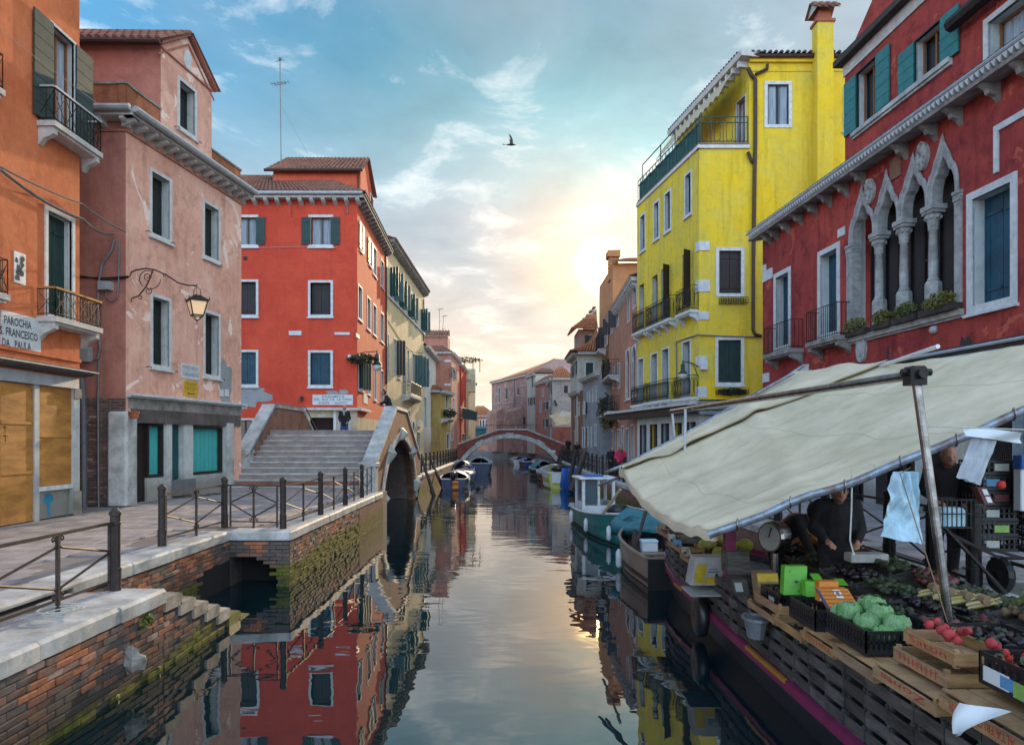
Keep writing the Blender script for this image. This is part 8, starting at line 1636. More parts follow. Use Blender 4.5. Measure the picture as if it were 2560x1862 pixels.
card('dull orange box with a white band beside the green panels', 'Q', 612, 258, 770, 400, 6.7, 'orange_card', skew=.05, inset=[(.0, .05, .9, .3, 'sign_white')]); card('orange ribbed box with a small white logo label', 'Q', 735, 320, 980, 520, 6.45, 'orange_card', skew=-.10, ribs=7, inset=[(.45, .68, .68, .98, 'sign_white'), (.5, .74, .63, .92, 'navy'), (-.08, .0, .0, 1.0, 'navy')]); card('dark magenta net bag beside the orange box', 'Q', 985, 395, 1100, 455, 6.4, 'hull_magenta', t=.1)
# cartons around the scale
card('open white and yellow carton tipped on the boat side', 'O', 745, 570, 915, 738, 9.9, 'card_white', lean=-.1, skew=.05, t=.3, inset=[(.08, .1, .42, .75, 'card_yellow'), (.45, .05, .9, .3, 'card_yellow'), (.5, .45, .85, .52, 'faded_ink'), (.5, .56, .8, .60, 'faded_ink')]); card('grey box beside the open carton', 'O', 960, 548, 1085, 675, 9.4, 'dark_crate_wood', lean=.02, t=.3); card('dim carton with a small picture label', 'O', 1000, 715, 1085, 790, 8.6, 'dark_crate_wood', t=.25, inset=[(.1, .2, .6, .8, 'card_white')]); card('yellow topped carton stack beside the pale crate', 'O', 1145, 680, 1265, 860, 7.9, 'card_brown', t=.2, inset=[(.0, .75, 1, 1, 'card_yellow')])
mb = MB(); a = at('O', 690, 742, 10.2); mb.box(a.x, a.x + .6, 9.6, 10.2, a.z - .02, a.z); tag(recentre(mb.build('shelf_board', 'card_white'), a), 'thin white shelf board jutting over the dark crates', 'board')
bk = put('plastic_bucket', 'grey plastic bucket hung on the dark crates', 'bucket', lambda t_: MB().lathe([(.09, -.2), (.13, 0), (.15, .0), (.15, .03), (.12, .03), (.12, .0)], (0, 0, 0), 12, sy=1.3).build('bucket_body', 'grey_pipe', t_, world=False), (2.7, 7.75, -.18))
for k, (x, w_, m_) in enumerate(((572, 26, 'card_brown'), (600, 28, 'hull_dark_red'), (628, 30, 'card_white'), (660, 34, 'label_blue'), (700, 42, 'card_white'))):
    Y = 13.0 - k * .42; card(['brown', 'dark red', 'grey white', 'blue', 'spotted white'][k] + ' small fruit carton tilted in the tray at the far bow', 'O', x, 395 + (x - 572) * 1.05, x + w_ + 8, 450 + (x - 572) * .95, Y, m_, lean=.1, t=.12, name='fruit_carton', inset=[(.2, .3, .5, .6, 'ink'), (.55, .4, .8, .8, 'faded_ink')])
random.seed(9)
for k in range(7): mb = MB(); mb.ball((0, 0, 0), .12, 12, 8, (1, 1, .92), .05, k); o = mb.build('melon', 'melon', smooth=True); o.location = (3.22 + .25 * (k % 3), 11.7 - .28 * (k // 2), .04 + .09 * (k % 2)); tag(o, ['melon', 'pale melon'][k % 2] + ' under the awning at the bow, ' + ['far left', 'far upper middle', 'far right', 'middle upper left', 'centre', 'middle right, upper', 'nearest'][k] + ' of the heap', 'melon', 'melons at the bow')
# weighing scale
sc_ = thing('weighing_scale', 'round dial weighing scale on a short post among the crates', 'scale', (3.38, 9.0, -.1)); mb = MB(); c = V3((0, 0, 0))
mb.lathe([(.02, -.10), (.19, -.10), (.205, -.06), (.205, .06), (.19, .10), (.02, .10)], (0, .0, .66), 20, 'y'); mb.build('dial_case', 'steel', sc_, world=False, smooth=False); mb = MB(); mb.lathe([(.001, -.104), (.17, -.103)], (0, 0, .66), 20, 'y'); mb.build('dial_face', 'card_white', sc_, world=False); mb = MB(); mb.bar((0, -.108, .66), (.04, -.108, .79), .012); mb.build('needle', 'ink', sc_, world=False); mb = MB(); mb.lathe([(.09, 0), (.06, .05), (.05, .45)], (0, 0, 0), 10); mb.build('post', 'steel', sc_, world=False)
sc_.rotation_euler = (0, 0, R(-62))
# inner display: sloping benches with crates of produce
bn = thing('display_bench', 'dark sloping display bench along the quay side of the market boat', 'bench', (4.3, 7.5, -.68)); mb = MB(); mb.hexa([(3.85, 3.4, .02), (4.75, 3.4, .25), (4.75, 10.4, .28), (3.85, 10.4, .1), (3.85, 3.4, .06), (4.75, 3.4, .29), (4.75, 10.4, .32), (3.85, 10.4, .14)]); mb.build('bench_top', 'dark_wood', bn)
for k in range(5): mb = MB(); mb.box(3.9, 4.7, 3.5 + 1.6 * k, 3.6 + 1.6 * k, -.68, .05); mb.build('trestle', 'dark_wood', bn)
names = ['aubergines', 'green peppers', 'artichokes', 'tomatoes', 'dark grapes', 'lettuces', 'beans', 'radishes', 'chicory', 'courgettes', 'beetroots', 'onions', 'pears', 'herbs', 'leeks', 'cucumbers']; mats_ = ['aubergine', 'leaf_dark', 'leaf_dark', 'hull_dark_red', 'aubergine', 'leaf_dark', 'leaf_dark', 'hull_dark_red', 'aubergine', 'leaf_dark', 'hull_dark_red', 'card_brown', 'melon', 'leaf_dark', 'leaf', 'leaf_dark']  # darker materials put the awning's shade into the produce colours
pr = None
for k in range(16):
    row = k % 2; j = k // 2; x = 4.08 + .44 * row; y = 10.0 - .82 * j; z = .13 + .1 * row - j * .012; lab = f'low crate of {names[k]} on the shaded display bench, {"inner" if row else "outer"} row'
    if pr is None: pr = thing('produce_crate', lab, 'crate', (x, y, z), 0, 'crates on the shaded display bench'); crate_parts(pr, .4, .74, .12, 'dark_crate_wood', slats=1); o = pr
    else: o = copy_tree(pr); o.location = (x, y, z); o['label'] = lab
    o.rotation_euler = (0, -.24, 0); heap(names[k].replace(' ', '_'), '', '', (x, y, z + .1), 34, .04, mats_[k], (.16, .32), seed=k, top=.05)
# asparagus bundles and greens on the bench near the pole
random.seed(31)
for k in range(4):
    t_ = thing('asparagus_bundle', ['white asparagus bundle nearest the steel pole', 'second white asparagus bundle from the pole', 'third white asparagus bundle, lying across', 'white asparagus bundle furthest right'][k], 'vegetable', (4.12 + .05 * k, 6.85 - .17 * k, .33)); 
    for q in range(16): mb = MB(); a, b = random.uniform(-.05, .05), random.uniform(0, .05); mb.tube([(a - .04, b * .3 + .1, b - .08), (a + .1, b * .3 - .05, b + .0)], [.011, .008], 5); mb.build('stalk', 'asparagus', t_, world=False)
    mb = MB(); mb.tube([(.025, -.03, .02), (.035, .075, .02)], .048, 8); mb.build('band', 'card_brown', t_, world=False)
tag(recentre(leafclump('salad_greens', (4.45, 5.7, .42), .22, 420, 'leaf', sz=(1.2, 1.8, .5), leafsz=.05), (4.45, 5.7, .3)), 'bunch of frizzy green salad at the right edge of the bench', 'greens'); heap('carrots', '', '', (4.35, 5.35, .38), 12, .03, 'orange_fruit', (.05, .08), seed=3)
heap('oranges', '', '', (4.35, 10.2, .34), 30, .055, 'orange_fruit', (.22, .22), seed=5, top=.08)
# paper hanging on the side
mb = MB(); A_, B_, C_, D_ = at('Q', 1745, 1215, 3.85), at('Q', 2190, 1290, 3.6), at('Q', 1730, 1490, 3.8), at('Q', 1690, 1400, 3.85)
def paper(u, v): p = A_.lerp(B_, u).lerp(D_.lerp(C_, .5 + .5 * u).lerp(C_, .3), v); return p + V3((-.03 * math.sin(math.pi * v) - .02 * math.sin(u * 7), 0, -.0))
mb.grid(paper, 10, 8); tag(recentre(mb.build('wrapping_paper', 'sign_white', smooth=True), A_), 'sheet of white paper hanging over the near dark crates', 'paper')
# ------------------------------------------------------------------ awning
AW = thing('market_awning', 'large cream canvas awning slung over steel pipes above the market boat', 'awning', (3.6, 9.5, -.68))
cA, cB, cC, cD = V3((2.12, 7.2, .87)), V3((1.84, 12.0, 1.31)), V3((4.99, 12.3, 3.02)), V3((6.6, 6.6, 2.98))
def canvas(u, v):
    # u along the boat (0 near, 1 far), v up towards the quay
    low = cA.lerp(cB, u); hi = cD.lerp(cC, u); p = low.lerp(hi, v)
    sag = -.27 * math.sin(math.pi * u) * (.28 + .72 * max(0, 1 - v) ** 1.3) - .10 * math.sin(math.pi * v) * (1 - u * .5)
    w = .045 * mnoise.noise(V3((u * 2.2, v * 2.6, 1))) + .030 * mnoise.noise(V3((u * 11 + v * 2.5, v * 1.6, 4))) * (1 - .5 * v) + .014 * mnoise.noise(V3((u * 26 + v * 9, v * 3.2, 9))) + .016 * mnoise.noise(V3((u * 3, v * 12 + u * 3, 12)))
    w += .012 * math.sin(22 * (math.atan2(v + .02, 1.03 - u))) * math.exp(-((1.03 - u) ** 2 + v * v) / .08) * min(1, ((1.03 - u) ** 2 + v * v) * 60)
    pull = (u * 8.0) % 1.0; w += .03 * abs(pull - .5) * math.exp(-v * 9)
    fold = .035 * math.exp(-((v - .18 - .5 * u) / .035) ** 2) + .06 * math.exp(-((u - .93 + .25 * v) / .03) ** 2) * (1 - v) - .03 * math.exp(-((u - .86 + .35 * v) / .04) ** 2) * (1 - v)
    return p + V3((0, 0, sag + w + fold))
mb = MB(); mb.grid(canvas, 90, 70); cv_ = mb.build('canvas', 'canvas', AW, smooth=True)
so = cv_.modifiers.new('thick', 'SOLIDIFY'); so.thickness = .006; so.offset = -1
OL = [(.93, 0.0), (.92, .06), (.86, .20), (.84, .33), (.83, .47), (.80, .57), (.76, .70), (.70, .86), (.66, 1.0)]
def olu(v):
    for (ua, va), (ub, vb) in zip(OL, OL[1:]):
        if va <= v <= vb + 1e-6: return ua + (ub - ua) * (v - va) / (vb - va)
    return OL[-1][0]
def flap(a, v):
    u0 = olu(v) + .008 * math.sin(v * 23) + .01 * mnoise.noise(V3((v * 6, 1, 0))); u = u0 + (1.005 - u0) * a; lift = .012 + .12 * math.exp(-(a / .16) ** 2) * (.6 + .5 * mnoise.noise(V3((v * 5, 2, 7)))) + .06 * math.exp(-((a - .45) / .2) ** 2) * (1 + mnoise.noise(V3((v * 7, a * 2, 3))))
    return canvas(u, v) + V3((0, 0, lift))
mb = MB(); mb.grid(flap, 26, 90); fl2 = mb.build('folded_flap', 'canvas', AW, smooth=True)
mb = MB(); mb.tube([flap(.02, k / 60) + V3((0, 0, -.012)) for k in range(61)], .013, 6); mb.build('flap_edge', 'canvas_shade', AW)
def hem(u, v): p = canvas(u, 0) ; return p + V3((.008 * math.sin(u * 30) * v - .02 * v + .02 * v * v, 0, -.11 * v - .004 * v * math.sin(u * 21)))
mb = MB(); mb.grid(hem, 70, 3); mb.build('hem', 'canvas', AW, smooth=True)
def seam(v0): return [canvas(k / 60, v0 + .10 * (1 - k / 60) * 0 + .01 * math.sin(k * .4)) + V3((0, 0, .006)) for k in range(61)]
for v0 in (.16, .52, .78): mb = MB(); mb.tube(seam(v0), .0045, 4); mb.build('seam', 'canvas_shade', AW)
for u0 in (.22, .44, .66):
    mb = MB(); mb.grid(lambda a, b, u0=u0: canvas(u0 + .008 * (a - .5), .002 + .996 * b) + V3((0, 0, .009)), 1, 70); mb.build('stitched_strip', 'canvas', AW, smooth=True)
mb = MB(); mb.tube([canvas(1, k / 20) + V3((0, .02, .015)) for k in range(-1, 22)], .03, 8); mb.build('far_pipe', 'painted_pipe', AW)
mb = MB(); mb.tube([canvas(0, 0) + V3((-.1, 0, -.06))] + [canvas(0, k / 20) + V3((0, -.03, -.015)) for k in range(21)] + [canvas(0, 1) + V3((1.2, -.1, .38))], .042, 10); mb.build('near_pipe', 'painted_pipe', AW)
for k in range(9): mb = MB(); p = canvas(0, .04 + k * .115) + V3((0, -.03, -.015)); mb.tube([p + V3((.045 * math.cos(a) * .4, .05 * math.cos(a), .06 * math.sin(a))) for a in [2 * math.pi * j / 12 for j in range(13)]], .007, 5); mb.build('ring', 'steel', AW)
q0, q1 = V3((3.39, 5.9, 2.35)), V3((2.80, 12.3, 2.30)); mb = MB(); mb.tube([q0, q1], .042, 10); mb.build('ridge_pipe', 'steel', AW)
for dy, v0 in ((.06, 0), (1.0, 0)): mb = MB(); p = q1 + V3((0, -dy, 0)); mb.tube([p, p + V3((.08 if dy < .5 else .0, .05, -.75))], .024, 8); mb.build('strut', 'zinc', AW)
p0 = V3((3.62, 5.75, .10)); p1 = V3((3.39, 5.9, 2.42)); PO = thing('steel_pole', 'tall leaning steel pole rising from the boat to the awning clamp', 'pole', p0); mb = MB(); mb.tube([p0, p1], .036, 14); mb.build('tube', 'steel', PO, smooth=False)
mb = MB(); mb.box(q0.x - .07, q0.x + .07, q0.y - .09, q0.y + .07, q0.z - .09, q0.z + .07, .02); mb.tube([q0 + V3((-.11, 0, .02)), q0 + V3((.13, -.02, .02))], .03, 8); mb.tube([q0 + V3((0, -.14, .0)), q0 + V3((0, -.05, .0))], .04, 10); mb.build('clamp', 'iron', PO)
mb = MB(); mb.tube([p0 + V3((-.03, -.04, .1)), p1 + V3((-.12, 0, -.9)), p1 + V3((-.06, -.05, -.85))], .005, 5); mb.build('cord', 'card_brown', PO)
e0, e1 = at('P', 2154, 930, 12.3), at('P', 2560, 868, 9.2); mb = MB(); mb.tube([e0, e1, e1 + (e1 - e0) * .4], .03, 8); mb.build('upper_pipe', 'zinc', AW)
e0, e1 = at('P', 2085, 955, 12.0), at('P', 2345, 866, 9.0); mb = MB(); mb.tube([e0, e1], .03, 8); mb.build('loose_pipe', 'sign_white', AW)
for lab_, a, b in (('x', at('P', 1498, 1212, 12.6), at('P', 1560, 1188, 12.0)), ('y', at('P', 1516, 1180, 13), at('P', 1580, 1160, 12.2)), ('z', at('P', 1985, 932, 12.0), canvas(1, .55)), ('w', at('O', 245, 330, 13), at('O', 345, 190, 12.2))): mb = MB(); mb.tube([a, b], .026, 8); mb.build('pipe_end', 'painted_pipe' if lab_ != 'w' else 'canvas_shade', AW)
mb = MB(); r0 = at('P', 2130, 1175, 7.0); mb.tube([r0, r0 + V3((-.005, 0, -.4)), r0 + V3((-.02, 0, -.7)), r0 + V3((.015, 0, -.83))], .008, 6); mb.ball(r0 + V3((.015, 0, -.84)), .018, 6, 4); tag(recentre(mb.build('hanging_rope', 'rope'), r0), 'white rope end hanging from the near awning pipe', 'rope')
mb = MB(); p = at('P', 2160, 1170, 6.95); mb.tube([p + V3((.07 * math.cos(a) + .05, 0, .05 * math.sin(a) * math.cos(a * .5))) for a in [2 * math.pi * j / 16 for j in range(14)]], .005, 5); tag(recentre(mb.build('rope_bow', 'rope'), p), 'small loop of cord tied on the near awning pipe', 'cord')
# washing line and bags on the right
l0, l1 = V3((3.5, 5.95, 1.92)), at('P', 2640, 1077, 6.2); mb = MB(); mb.tube([l0, l1], .006, 5); tag(recentre(mb.build('tied_line', 'rope'), l0), 'taut cord from the steel pole towards the right edge', 'cord')
def bag(name, label, pts, mat, thick=.05, nu=14, nv=18, wr=.03, seed=1):
    """crumpled sheet bag between picture corners pts = tl,tr,br,bl (world)"""
    tl, tr, br_, bl = pts; mb = MB()
    for sgn in (-1, 1):
        def fn(u, v): p = tl.lerp(tr, u).lerp(bl.lerp(br_, u), v); d = math.sin(math.pi * u) * (.3 + .7 * v) * thick; return p + V3((0, sgn * d + wr * .5 * math.sin(u * 17 + 3 * mnoise.noise(V3((v * 3, seed, 0)))) * max(0, 1 - v) ** 1.2 + wr * mnoise.noise(V3((u * 5, v * 2.2, seed))) + .4 * wr * mnoise.noise(V3((u * 14 + v * 4, v * 6, seed))), .02 * mnoise.noise(V3((u * 5, v * 3, seed + 5)))))
        mb.grid(fn, nu, nv)
    return tag(recentre(mb.build(name, mat, smooth=True), tl.lerp(tr, .5)), label, 'bag')
Y = 6.9
bag('plastic_bag', 'big pale blue plastic bag hanging beside the steel pole', (at('N', 905, 500, Y), at('N', 1115, 505, Y), at('N', 1170, 1140, Y), at('N', 800, 1080, Y)), 'plastic_bag', .13, wr=.09, nu=26, nv=30); mb = MB(); 
bag('clear_bag', 'clear plastic bag hanging from the cord on the right', (at('N', 1620, 185, 6.3), at('N', 1830, 220, 6.3), at('N', 1690, 620, 6.3), at('N', 1470, 545, 6.3)), 'clear_bag', .03, wr=.02, seed=3)
mb = MB(); a = [at('N', 1535, 85, 6.28), at('N', 2045, 150, 6.28), at('N', 2060, 245, 6.28), at('N', 1560, 180, 6.28)]; mb.grid(lambda u, v: a[0].lerp(a[1], u).lerp(a[3].lerp(a[2], u), v) + V3((0, -.015 + .03 * math.sin(v * 3 + u * 6), 0)), 12, 5); tag(recentre(mb.build('rolled_cloth', 'sign_white', smooth=True), a[0]), 'rolled white sheet pegged along the cord on the right', 'cloth')
wb = thing('wire_basket', 'black wire basket with pale bags inside, right of the steel pole', 'basket', at('N', 1480, 1000, 7.2)); x0, x1, zb_, zt_ = at('N', 1350, 1000, 7.2).x, at('N', 1605, 1000, 7.2).x, at('N', 1480, 1000, 7.2).z, at('N', 1480, 750, 7.2).z; mb = MB()
for yy in (7.2, 7.45):
    for k in range(7): x = x0 + (x1 - x0) * k / 6; mb.bar((x, yy, zb_), (x, yy, zt_), .009)
    for zz in (zb_, (zb_ + zt_) / 2, zt_): mb.bar((x0 - .02, yy, zz), (x1 + .02, yy, zz), .011)
for x in (x0, x1):
    for zz in (zb_, zt_): mb.bar((x, 7.2, zz), (x, 7.45, zz), .01)
mb.build('wire_frame', 'iron', wb); mb = MB(); mb.box(x0 + .02, x1 - .02, 7.23, 7.42, zb_ + .01, zb_ + (zt_ - zb_) * .7, .03); mb.build('bag_bundle', 'plastic_bag', wb)
mb = MB(); mb.bar(V3(((x0 + x1) / 2, 7.45, zb_)), V3((5.5, 7.8, .1)), .03); mb.build('bracket', 'iron', wb)
# stacks of black crates and boxes on the quay, hand cart
k_ = 0
for (x, y, n_, lab) in ((6.02, 8.85, 6, 'left'), (6.56, 8.8, 6, 'right')):
    for q in range(n_):
        z = .42 + .19 * q; t_ = thing('plastic_crate', f'black crate {["at the bottom", "second from the bottom", "third from the bottom", "fourth up", "fifth up", "on top"][q]} of the {lab} stack on the quay', 'crate', (x, y, z), 0, 'black crates stacked on the quay'); plastic_crate(t_, .5, .4, .18, n=(3, 4)); mb = MB(); mb.box(-.16 + .1 * (q % 2), .0 + .12 * (q % 2), -.206, -.203, .05, .14); mb.build('label_card', ['card_white', 'label_green', 'card_white', 'hull_dark_red', 'label_blue', 'card_white'][q], t_, world=False)
bxs = thing('paper_boxes', 'blue and white boxes on the crate stack at the right edge', 'box', (6.3, 8.5, .95)); mb = MB(); mb.box(6.12, 6.5, 8.42, 8.55, .95, 1.45, .01); mb.build('box_body', 'sign_white', bxs); mb = MB(); mb.box(6.118, 6.502, 8.41, 8.56, 1.452, 1.62, .01); mb.build('box_lid', 'tarp_blue', bxs)
ct = thing('hand_cart', 'black two wheeled hand cart parked under the crate stacks', 'cart', (6.0, 8.0, 0))
for x in (5.78, 6.6):
    mb = MB(); mb.lathe([(.12, -.03), (.2, -.04), (.23, 0), (.2, .04), (.12, .03)], (x, 7.75, .23), 18, 'x'); w_ = mb.build('wheel', 'black_plastic', ct); mb = MB(); mb.lathe([(.03, -.05), (.12, -.02), (.12, .02), (.03, .05)], (x, 7.75, .23), 10, 'x'); mb.build('rim', 'iron', w_)
mb = MB()
for (a, b) in (((5.85, 7.4, .38), (6.7, 7.4, .38)), ((5.85, 8.0, .38), (6.7, 8.0, .38)), ((5.85, 7.4, .38), (5.85, 8.0, .38)), ((6.7, 7.4, .38), (6.7, 8.0, .38)), ((5.85, 7.7, .38), (5.1, 7.9, .78)), ((6.2, 7.7, .38), (5.4, 7.9, .6)), ((5.95, 7.42, .38), (5.95, 7.42, 0)), ((6.3, 7.75, .23), (5.9, 7.75, .38))): mb.bar(a, b, .035)
mb.build('frame', 'iron', ct); ct.location.y += .42; ct.location.x -= .08
card('red crisp carton with a white label in the crate stack', 'T', 605, 810, 680, 930, 7.35, 'hull_dark_red', t=.1, inset=[(.35, .1, .85, .45, 'sign_white'), (.35, .55, .85, .9, 'sign_white')]); mb = MB(); c = at('T', 728, 785, 7.2); mb.ball(c, .045, 9, 6, rough=.2); tag(recentre(mb.build('red_ball', 'tomato', smooth=True), c), 'small round red bundle tied by the crate stack', 'bundle')
# ------------------------------------------------------------------ people
def blobmesh(parts, vox):
    """tapered capsules fused into one continuous surface"""
    mb = MB()
    for (a, b, ra, rb, *sq) in parts:
        a, b = V3(a), V3(b); q = sq[0] if sq else (1, 1); d = b - a; L_ = max(d.length, 1e-4); t = d / L_; up = V3((0, 1, 0)) if abs(t.y) < .8 else V3((1, 0, 0)); x = t.cross(up).normalized(); y = x.cross(t).normalized(); n = 12; vs = []; rings = []
        for k in range(4): th = math.pi / 2 * (1 - k / 4); rings.append((-ra * math.sin(th), ra * math.cos(th)))
        rings[0] = (-ra, ra * .02)
        rings += [(0, ra), (L_, rb)] + [(L_ + rb * math.sin(math.pi / 2 * k / 4), max(rb * math.cos(math.pi / 2 * k / 4), rb * .02)) for k in range(1, 5)]
        for s_, r_ in rings:
            for j in range(n): an = 2 * math.pi * j / n; vs.append(a + t * s_ + x * (math.cos(an) * r_ * q[0]) + y * (math.sin(an) * r_ * q[1]))
        m_ = len(rings); mb.add(vs, [(i * n + j, i * n + (j + 1) % n, (i + 1) * n + (j + 1) % n, (i + 1) * n + j) for i in range(m_ - 1) for j in range(n)] + [tuple(range(n - 1, -1, -1)), tuple(range((m_ - 1) * n, m_ * n))])
    me = mb.mesh('tmp'); o = bpy.data.objects.new('tmp', me); COL.objects.link(o); r = o.modifiers.new('r', 'REMESH'); r.mode = 'VOXEL'; r.voxel_size = vox; s = o.modifiers.new('s', 'SMOOTH'); s.iterations = 3; s.factor = .5
    out = bpy.data.meshes.new_from_object(o.evaluated_get(bpy.context.evaluated_depsgraph_get())); bpy.data.objects.remove(o); bpy.data.meshes.remove(me)
    out.polygons.foreach_set('use_smooth', [True] * len(out.polygons)); return out
def person(label, loc, rz, h=1.72, top='cloth_black', legs='cloth_jeans', hair='hair_dark', pose='stand', vox=.02, skirt=False, scarf=None, fat=1.0, longhair=False, arms=None, bald=False):
    """local frame: the figure faces -Y, feet at z=0"""
    k = h / 1.75; t = None
    lean = {'stand': 0, 'lean': .30, 'bend': .85, 'hold': .12}[pose]
    hip = V3((0, .02, .92)); 
    def up(v):  # rotate torso points about the hip
        p = V3(v) - hip; c, s = math.cos(lean), math.sin(lean); return hip + V3((p.x, p.y * c - p.z * s, p.y * s + p.z * c))
    chest, neck, head = up((0, .0, 1.30)), up((0, -.01, 1.47)), up((0, -.02, 1.63)) + V3((0, -.02 if pose != 'stand' else 0, -.02 if pose == 'hold' else 0))
    if pose in ('hold', 'lean'): head = head + V3((0, -.04, -.01))
    shL, shR = up((-.19, 0, 1.42)), up((.19, 0, 1.42))
    A = arms or {'stand': (((-.25, .03, 1.16), (-.17, -.12, .98)), ((.25, .03, 1.16), (.17, -.12, .98))), 'hold': (((-.27, -.04, 1.14), (-.16, -.30, 1.02)), ((.27, -.04, 1.14), (.16, -.30, 1.02))), 'lean': (((-.25, -.2, 1.2), (-.12, -.42, 1.12)), ((.25, -.2, 1.2), (.12, -.42, 1.12))), 'bend': (((-.25, -.55, .95), (-.15, -.62, .68)), ((.25, -.55, .95), (.15, -.62, .68)))}[pose]
    body = [(hip + V3((0, 0, .02)), chest, .13, .15, (1.2, .8)), (chest, neck, .14, .06, (1.1, .8)), (neck, head - V3((0, 0, .06)), .055, .055), (head + V3((0, .01, -.03)), head + V3((0, .015, .05)), .082, .09, (.92, 1.1)), (head + V3((0, -.055, -.06)), head + V3((0, -.06, -.075)), .045, .04), (head + V3((0, -.095, -.005)), head + V3((0, -.112, -.03)), .012, .018)]
    for s_ in (-1, 1): body += [(head + V3((s_ * .083, .015, -.01)), head + V3((s_ * .088, .02, .015)), .016, .02)]
    for (sh, (el, ha)) in ((shL, A[0]), (shR, A[1])):
        el, ha = V3(el), V3(ha); body += [(sh, el, .055, .042), (el, ha, .042, .028)]
        d = (ha - el).normalized(); sd = V3((1, 0, 0)) if abs(d.x) < .8 else V3((0, 1, 0)); pal = ha + d * .05; body += [(ha, pal, .03, .036, (1.1, .6))]
        s2 = 1 if sh is shL else -1; perp = d.cross(V3((0, 0, 1))); perp = perp.normalized() if perp.length > .1 else V3((1, 0, 0))
        for q in range(4): o = perp * (.024 * (q - 1.5)); L_ = (.055, .068, .064, .05)[q]; body += [(pal + o + d * .02, pal + o + d * (.02 + L_ * .55), .0105, .0095), (pal + o + d * (.02 + L_ * .55), pal + o + d * (.02 + L_) + V3((0, 0, -.022)), .0095, .008)]
        body += [(ha + perp * (.03 * s2) + d * .02, ha + perp * (.058 * s2) + d * .055, .012, .010)]
    feet = [V3((-.11, .0, .06)), V3((.11, .04, .06))]; knees = [V3((-.11, -.03, .5)), V3((.11, 0, .5))]
    for f_, kn, sx in zip(feet, knees, (-1, 1)): body += [(hip + V3((sx * .09, 0, -.03)), kn, .085, .058), (kn, f_, .056, .04), (f_, f_ + V3((0, -.15, -.02)), .04, .035)]
    sc = lambda ps: [(V3(a) * k, V3(b) * k, ra * k * fat, rb * k * fat, *r) for a, b, ra, rb, *r in ps]
    me = blobmesh(sc(body), vox * .75); me.name = 'person'; me.materials.append(M('skin')); root = bpy.data.objects.new('person', me); COL.objects.link(root); root.location = loc; root.rotation_euler = (0, 0, rz); tag(root, label, 'person')
    def part(nm, ps, mat): m2 = blobmesh(sc(ps), vox); m2.name = nm; m2.materials.append(M(mat)); o = bpy.data.objects.new(nm, m2); COL.objects.link(o); o.parent = root; return o
    g = 1.22
    tp = [(hip + V3((0, 0, -.06)), hip + (chest - hip) * .5, .155, .155, (1.22, .85)), (hip + (chest - hip) * .45, chest, .155, .172, (1.22, .85)), (chest, neck - (neck - chest) * .28, .165, .095, (1.2, .85)), (shL, shR, .085, .085)]
    for (sh, (el, ha)) in ((shL, A[0]), (shR, A[1])): el, ha = V3(el), V3(ha); tp += [(sh, el, .078, .06), (el, el.lerp(ha, .86), .06, .046)]
    part('jacket', tp, top)
    lg = [(hip + V3((0, 0, .0)), hip + V3((0, 0, -.08)), .15, .145, (1.15, .85))]
    for f_, kn, sx in zip(feet, knees, (-1, 1)): lg += [(hip + V3((sx * .085, 0, -.03)), kn, .105, .078), (kn, f_ + V3((0, .01, .04)), .078, .062)]
    part('trousers', lg, legs); part('shoes', [(f_ + V3((0, .03, -.02)), f_ + V3((0, -.17, -.03)), .045, .04, (1, .8)) for f_ in feet], 'shoe')
    if not bald:
        hr = [(head + V3((0, .025, .035)), head + V3((0, .03, .06)), .094, .088, (.98, 1.08)), (head + V3((0, .05, -.03)), head + V3((0, .05, .02)), .075, .085)]
        if longhair: hr += [(head + V3((-.06, .03, .02)), head + V3((-.08, .02, -.2)), .05, .04), (head + V3((.06, .03, .02)), head + V3((.08, .02, -.2)), .05, .04), (head + V3((0, .07, 0)), head + V3((0, .08, -.22)), .08, .06)]
        part('hair', hr, hair)
    else: part('hair', [(head + V3((0, .06, -.03)), head + V3((0, .06, .0)), .07, .07)], hair)
    # eyes and mouth
    mb = MB(); hd = head * k
    for s_ in (-1, 1): mb.ball(hd + V3((s_ * .032 * k, -.09 * k, .0)), .010 * k, 6, 4)
    mb.build('eyes', 'ink', root, world=False)
    if scarf: part('scarf', [(neck + V3((-.06, -.02, .02)), neck + V3((.06, -.02, .02)), .07, .07), (neck + V3((0, -.1, 0)), neck + V3((.02, -.14, -.16)), .045, .04)], scarf)
    return root
person('man in a dark jacket and jeans walking over the first bridge', (-10.15 + .05, 33.4, 1.62) if False else (-7.95, 33.2, 1.66), 0, 1.78, 'cloth_black', 'cloth_jeans', 'hair_grey', 'stand', .025, scarf='tarp_grey')
person('man in a dark suit leaning at the bridge parapet, looking down left', (-5.34, 30.7, 2.2), R(-80), 1.86, 'cloth_black', 'cloth_black', 'hair_dark', 'lean', .025)
person('woman in a bright pink coat and dark red scarf at the right quay railing', (4.83, 31.2, 0), R(0), 1.58, 'cloth_pink', 'cloth_black', 'hair_brown', 'hold', .025, scarf='hull_dark_red', longhair=True)
person('dark haired woman in black standing left of the woman in pink', (4.62, 32.6, 0), R(10), 1.50, 'cloth_black', 'cloth_black', 'hair_dark', 'hold', .025, longhair=True)
person('distant man in dark clothes at the right quay railing near the mooring posts', (4.72, 51, 0), R(0), 1.75, 'cloth_black', 'cloth_black', 'hair_dark', 'lean', .035)
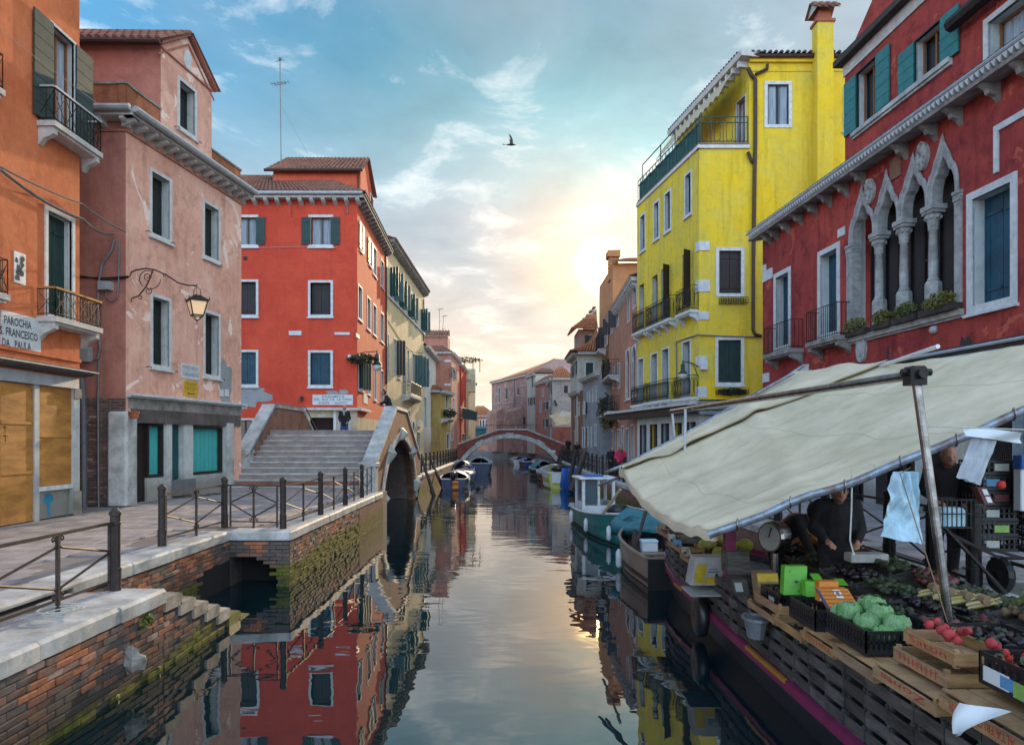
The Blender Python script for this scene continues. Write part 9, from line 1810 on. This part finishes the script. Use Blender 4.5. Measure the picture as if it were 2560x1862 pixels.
person('distant figure in black at the right end of the red bridge', (5.0, 62.3, .35), R(0), 1.6, 'cloth_black', 'cloth_black', 'hair_dark', 'stand', .04)
person('figure in dark clothes on the left quay just behind the first bridge', (-5.55, 37.5, 0), R(0), 1.7, 'cloth_black', 'cloth_black', 'hair_dark', 'stand', .03)
person('fruit seller in a black sweater bending over a box under the awning', (4.12, 8.9, -.52), R(-12), 1.84, 'cloth_black', 'cloth_black', 'hair_dark', 'hold', .02, fat=1.12)
person('balding reddish faced man in black behind the pale blue bag', (5.72, 9.25, 0), R(-15), 1.74, 'cloth_black', 'cloth_black', 'hair_grey', 'hold', .02, fat=1.12, bald=True)
person('seller in black stooping low behind the weighing scale', (3.85, 10.1, -.58), R(40), 1.78, 'cloth_black', 'cloth_black', 'hair_dark', 'bend', .022, fat=1.1)
mb = MB(); mb.box(4.05, 4.5, 8.35, 8.55, .34, .44, .01); tag(recentre(mb.build('carton', 'card_white'), (4.1, 8.4, .32)), 'spotted white carton held by the fruit seller', 'box')
mb = MB(); c = at('N', 360, 585, 9.3); mb.ball(c, .17, 10, 6, (1.3, .6, .6), .4, 2); tag(recentre(mb.build('blue_cloth', 'cloth_blue', smooth=True), c), 'bright blue cloth behind the fruit seller’s shoulder'.replace('’', ''), 'cloth')
# ------------------------------------------------------------------ bird
bd = thing('flying_bird', 'small dark bird flying above the canal against the clouds', 'bird', at('P', 1278, 362, 22)); mb = MB(); mb.lathe([(.004, -.17), (.02, -.12), (.035, -.03), (.035, .04), (.022, .1), (.006, .15)], (0, 0, 0), 8, 'x'); mb.build('body', 'hair_dark', bd, world=False, smooth=True)
for s_ in (-1, 1): mb = MB(); mb.add([(.06, 0, .01), (-.05, 0, .01), (-.03 * 1, s_ * .12, .12), (-.08, s_ * .2, .26), (.0, s_ * .17, .2), (.05, s_ * .1, .12)], [(0, 1, 2, 5), (5, 2, 3, 4)]); mb.build('wing', 'hair_grey', bd, world=False)
mb = MB(); mb.add([(-.14, 0, 0), (-.27, .04, .01), (-.27, -.04, .01)], [(0, 1, 2)]); mb.build('tail', 'hair_dark', bd, world=False)
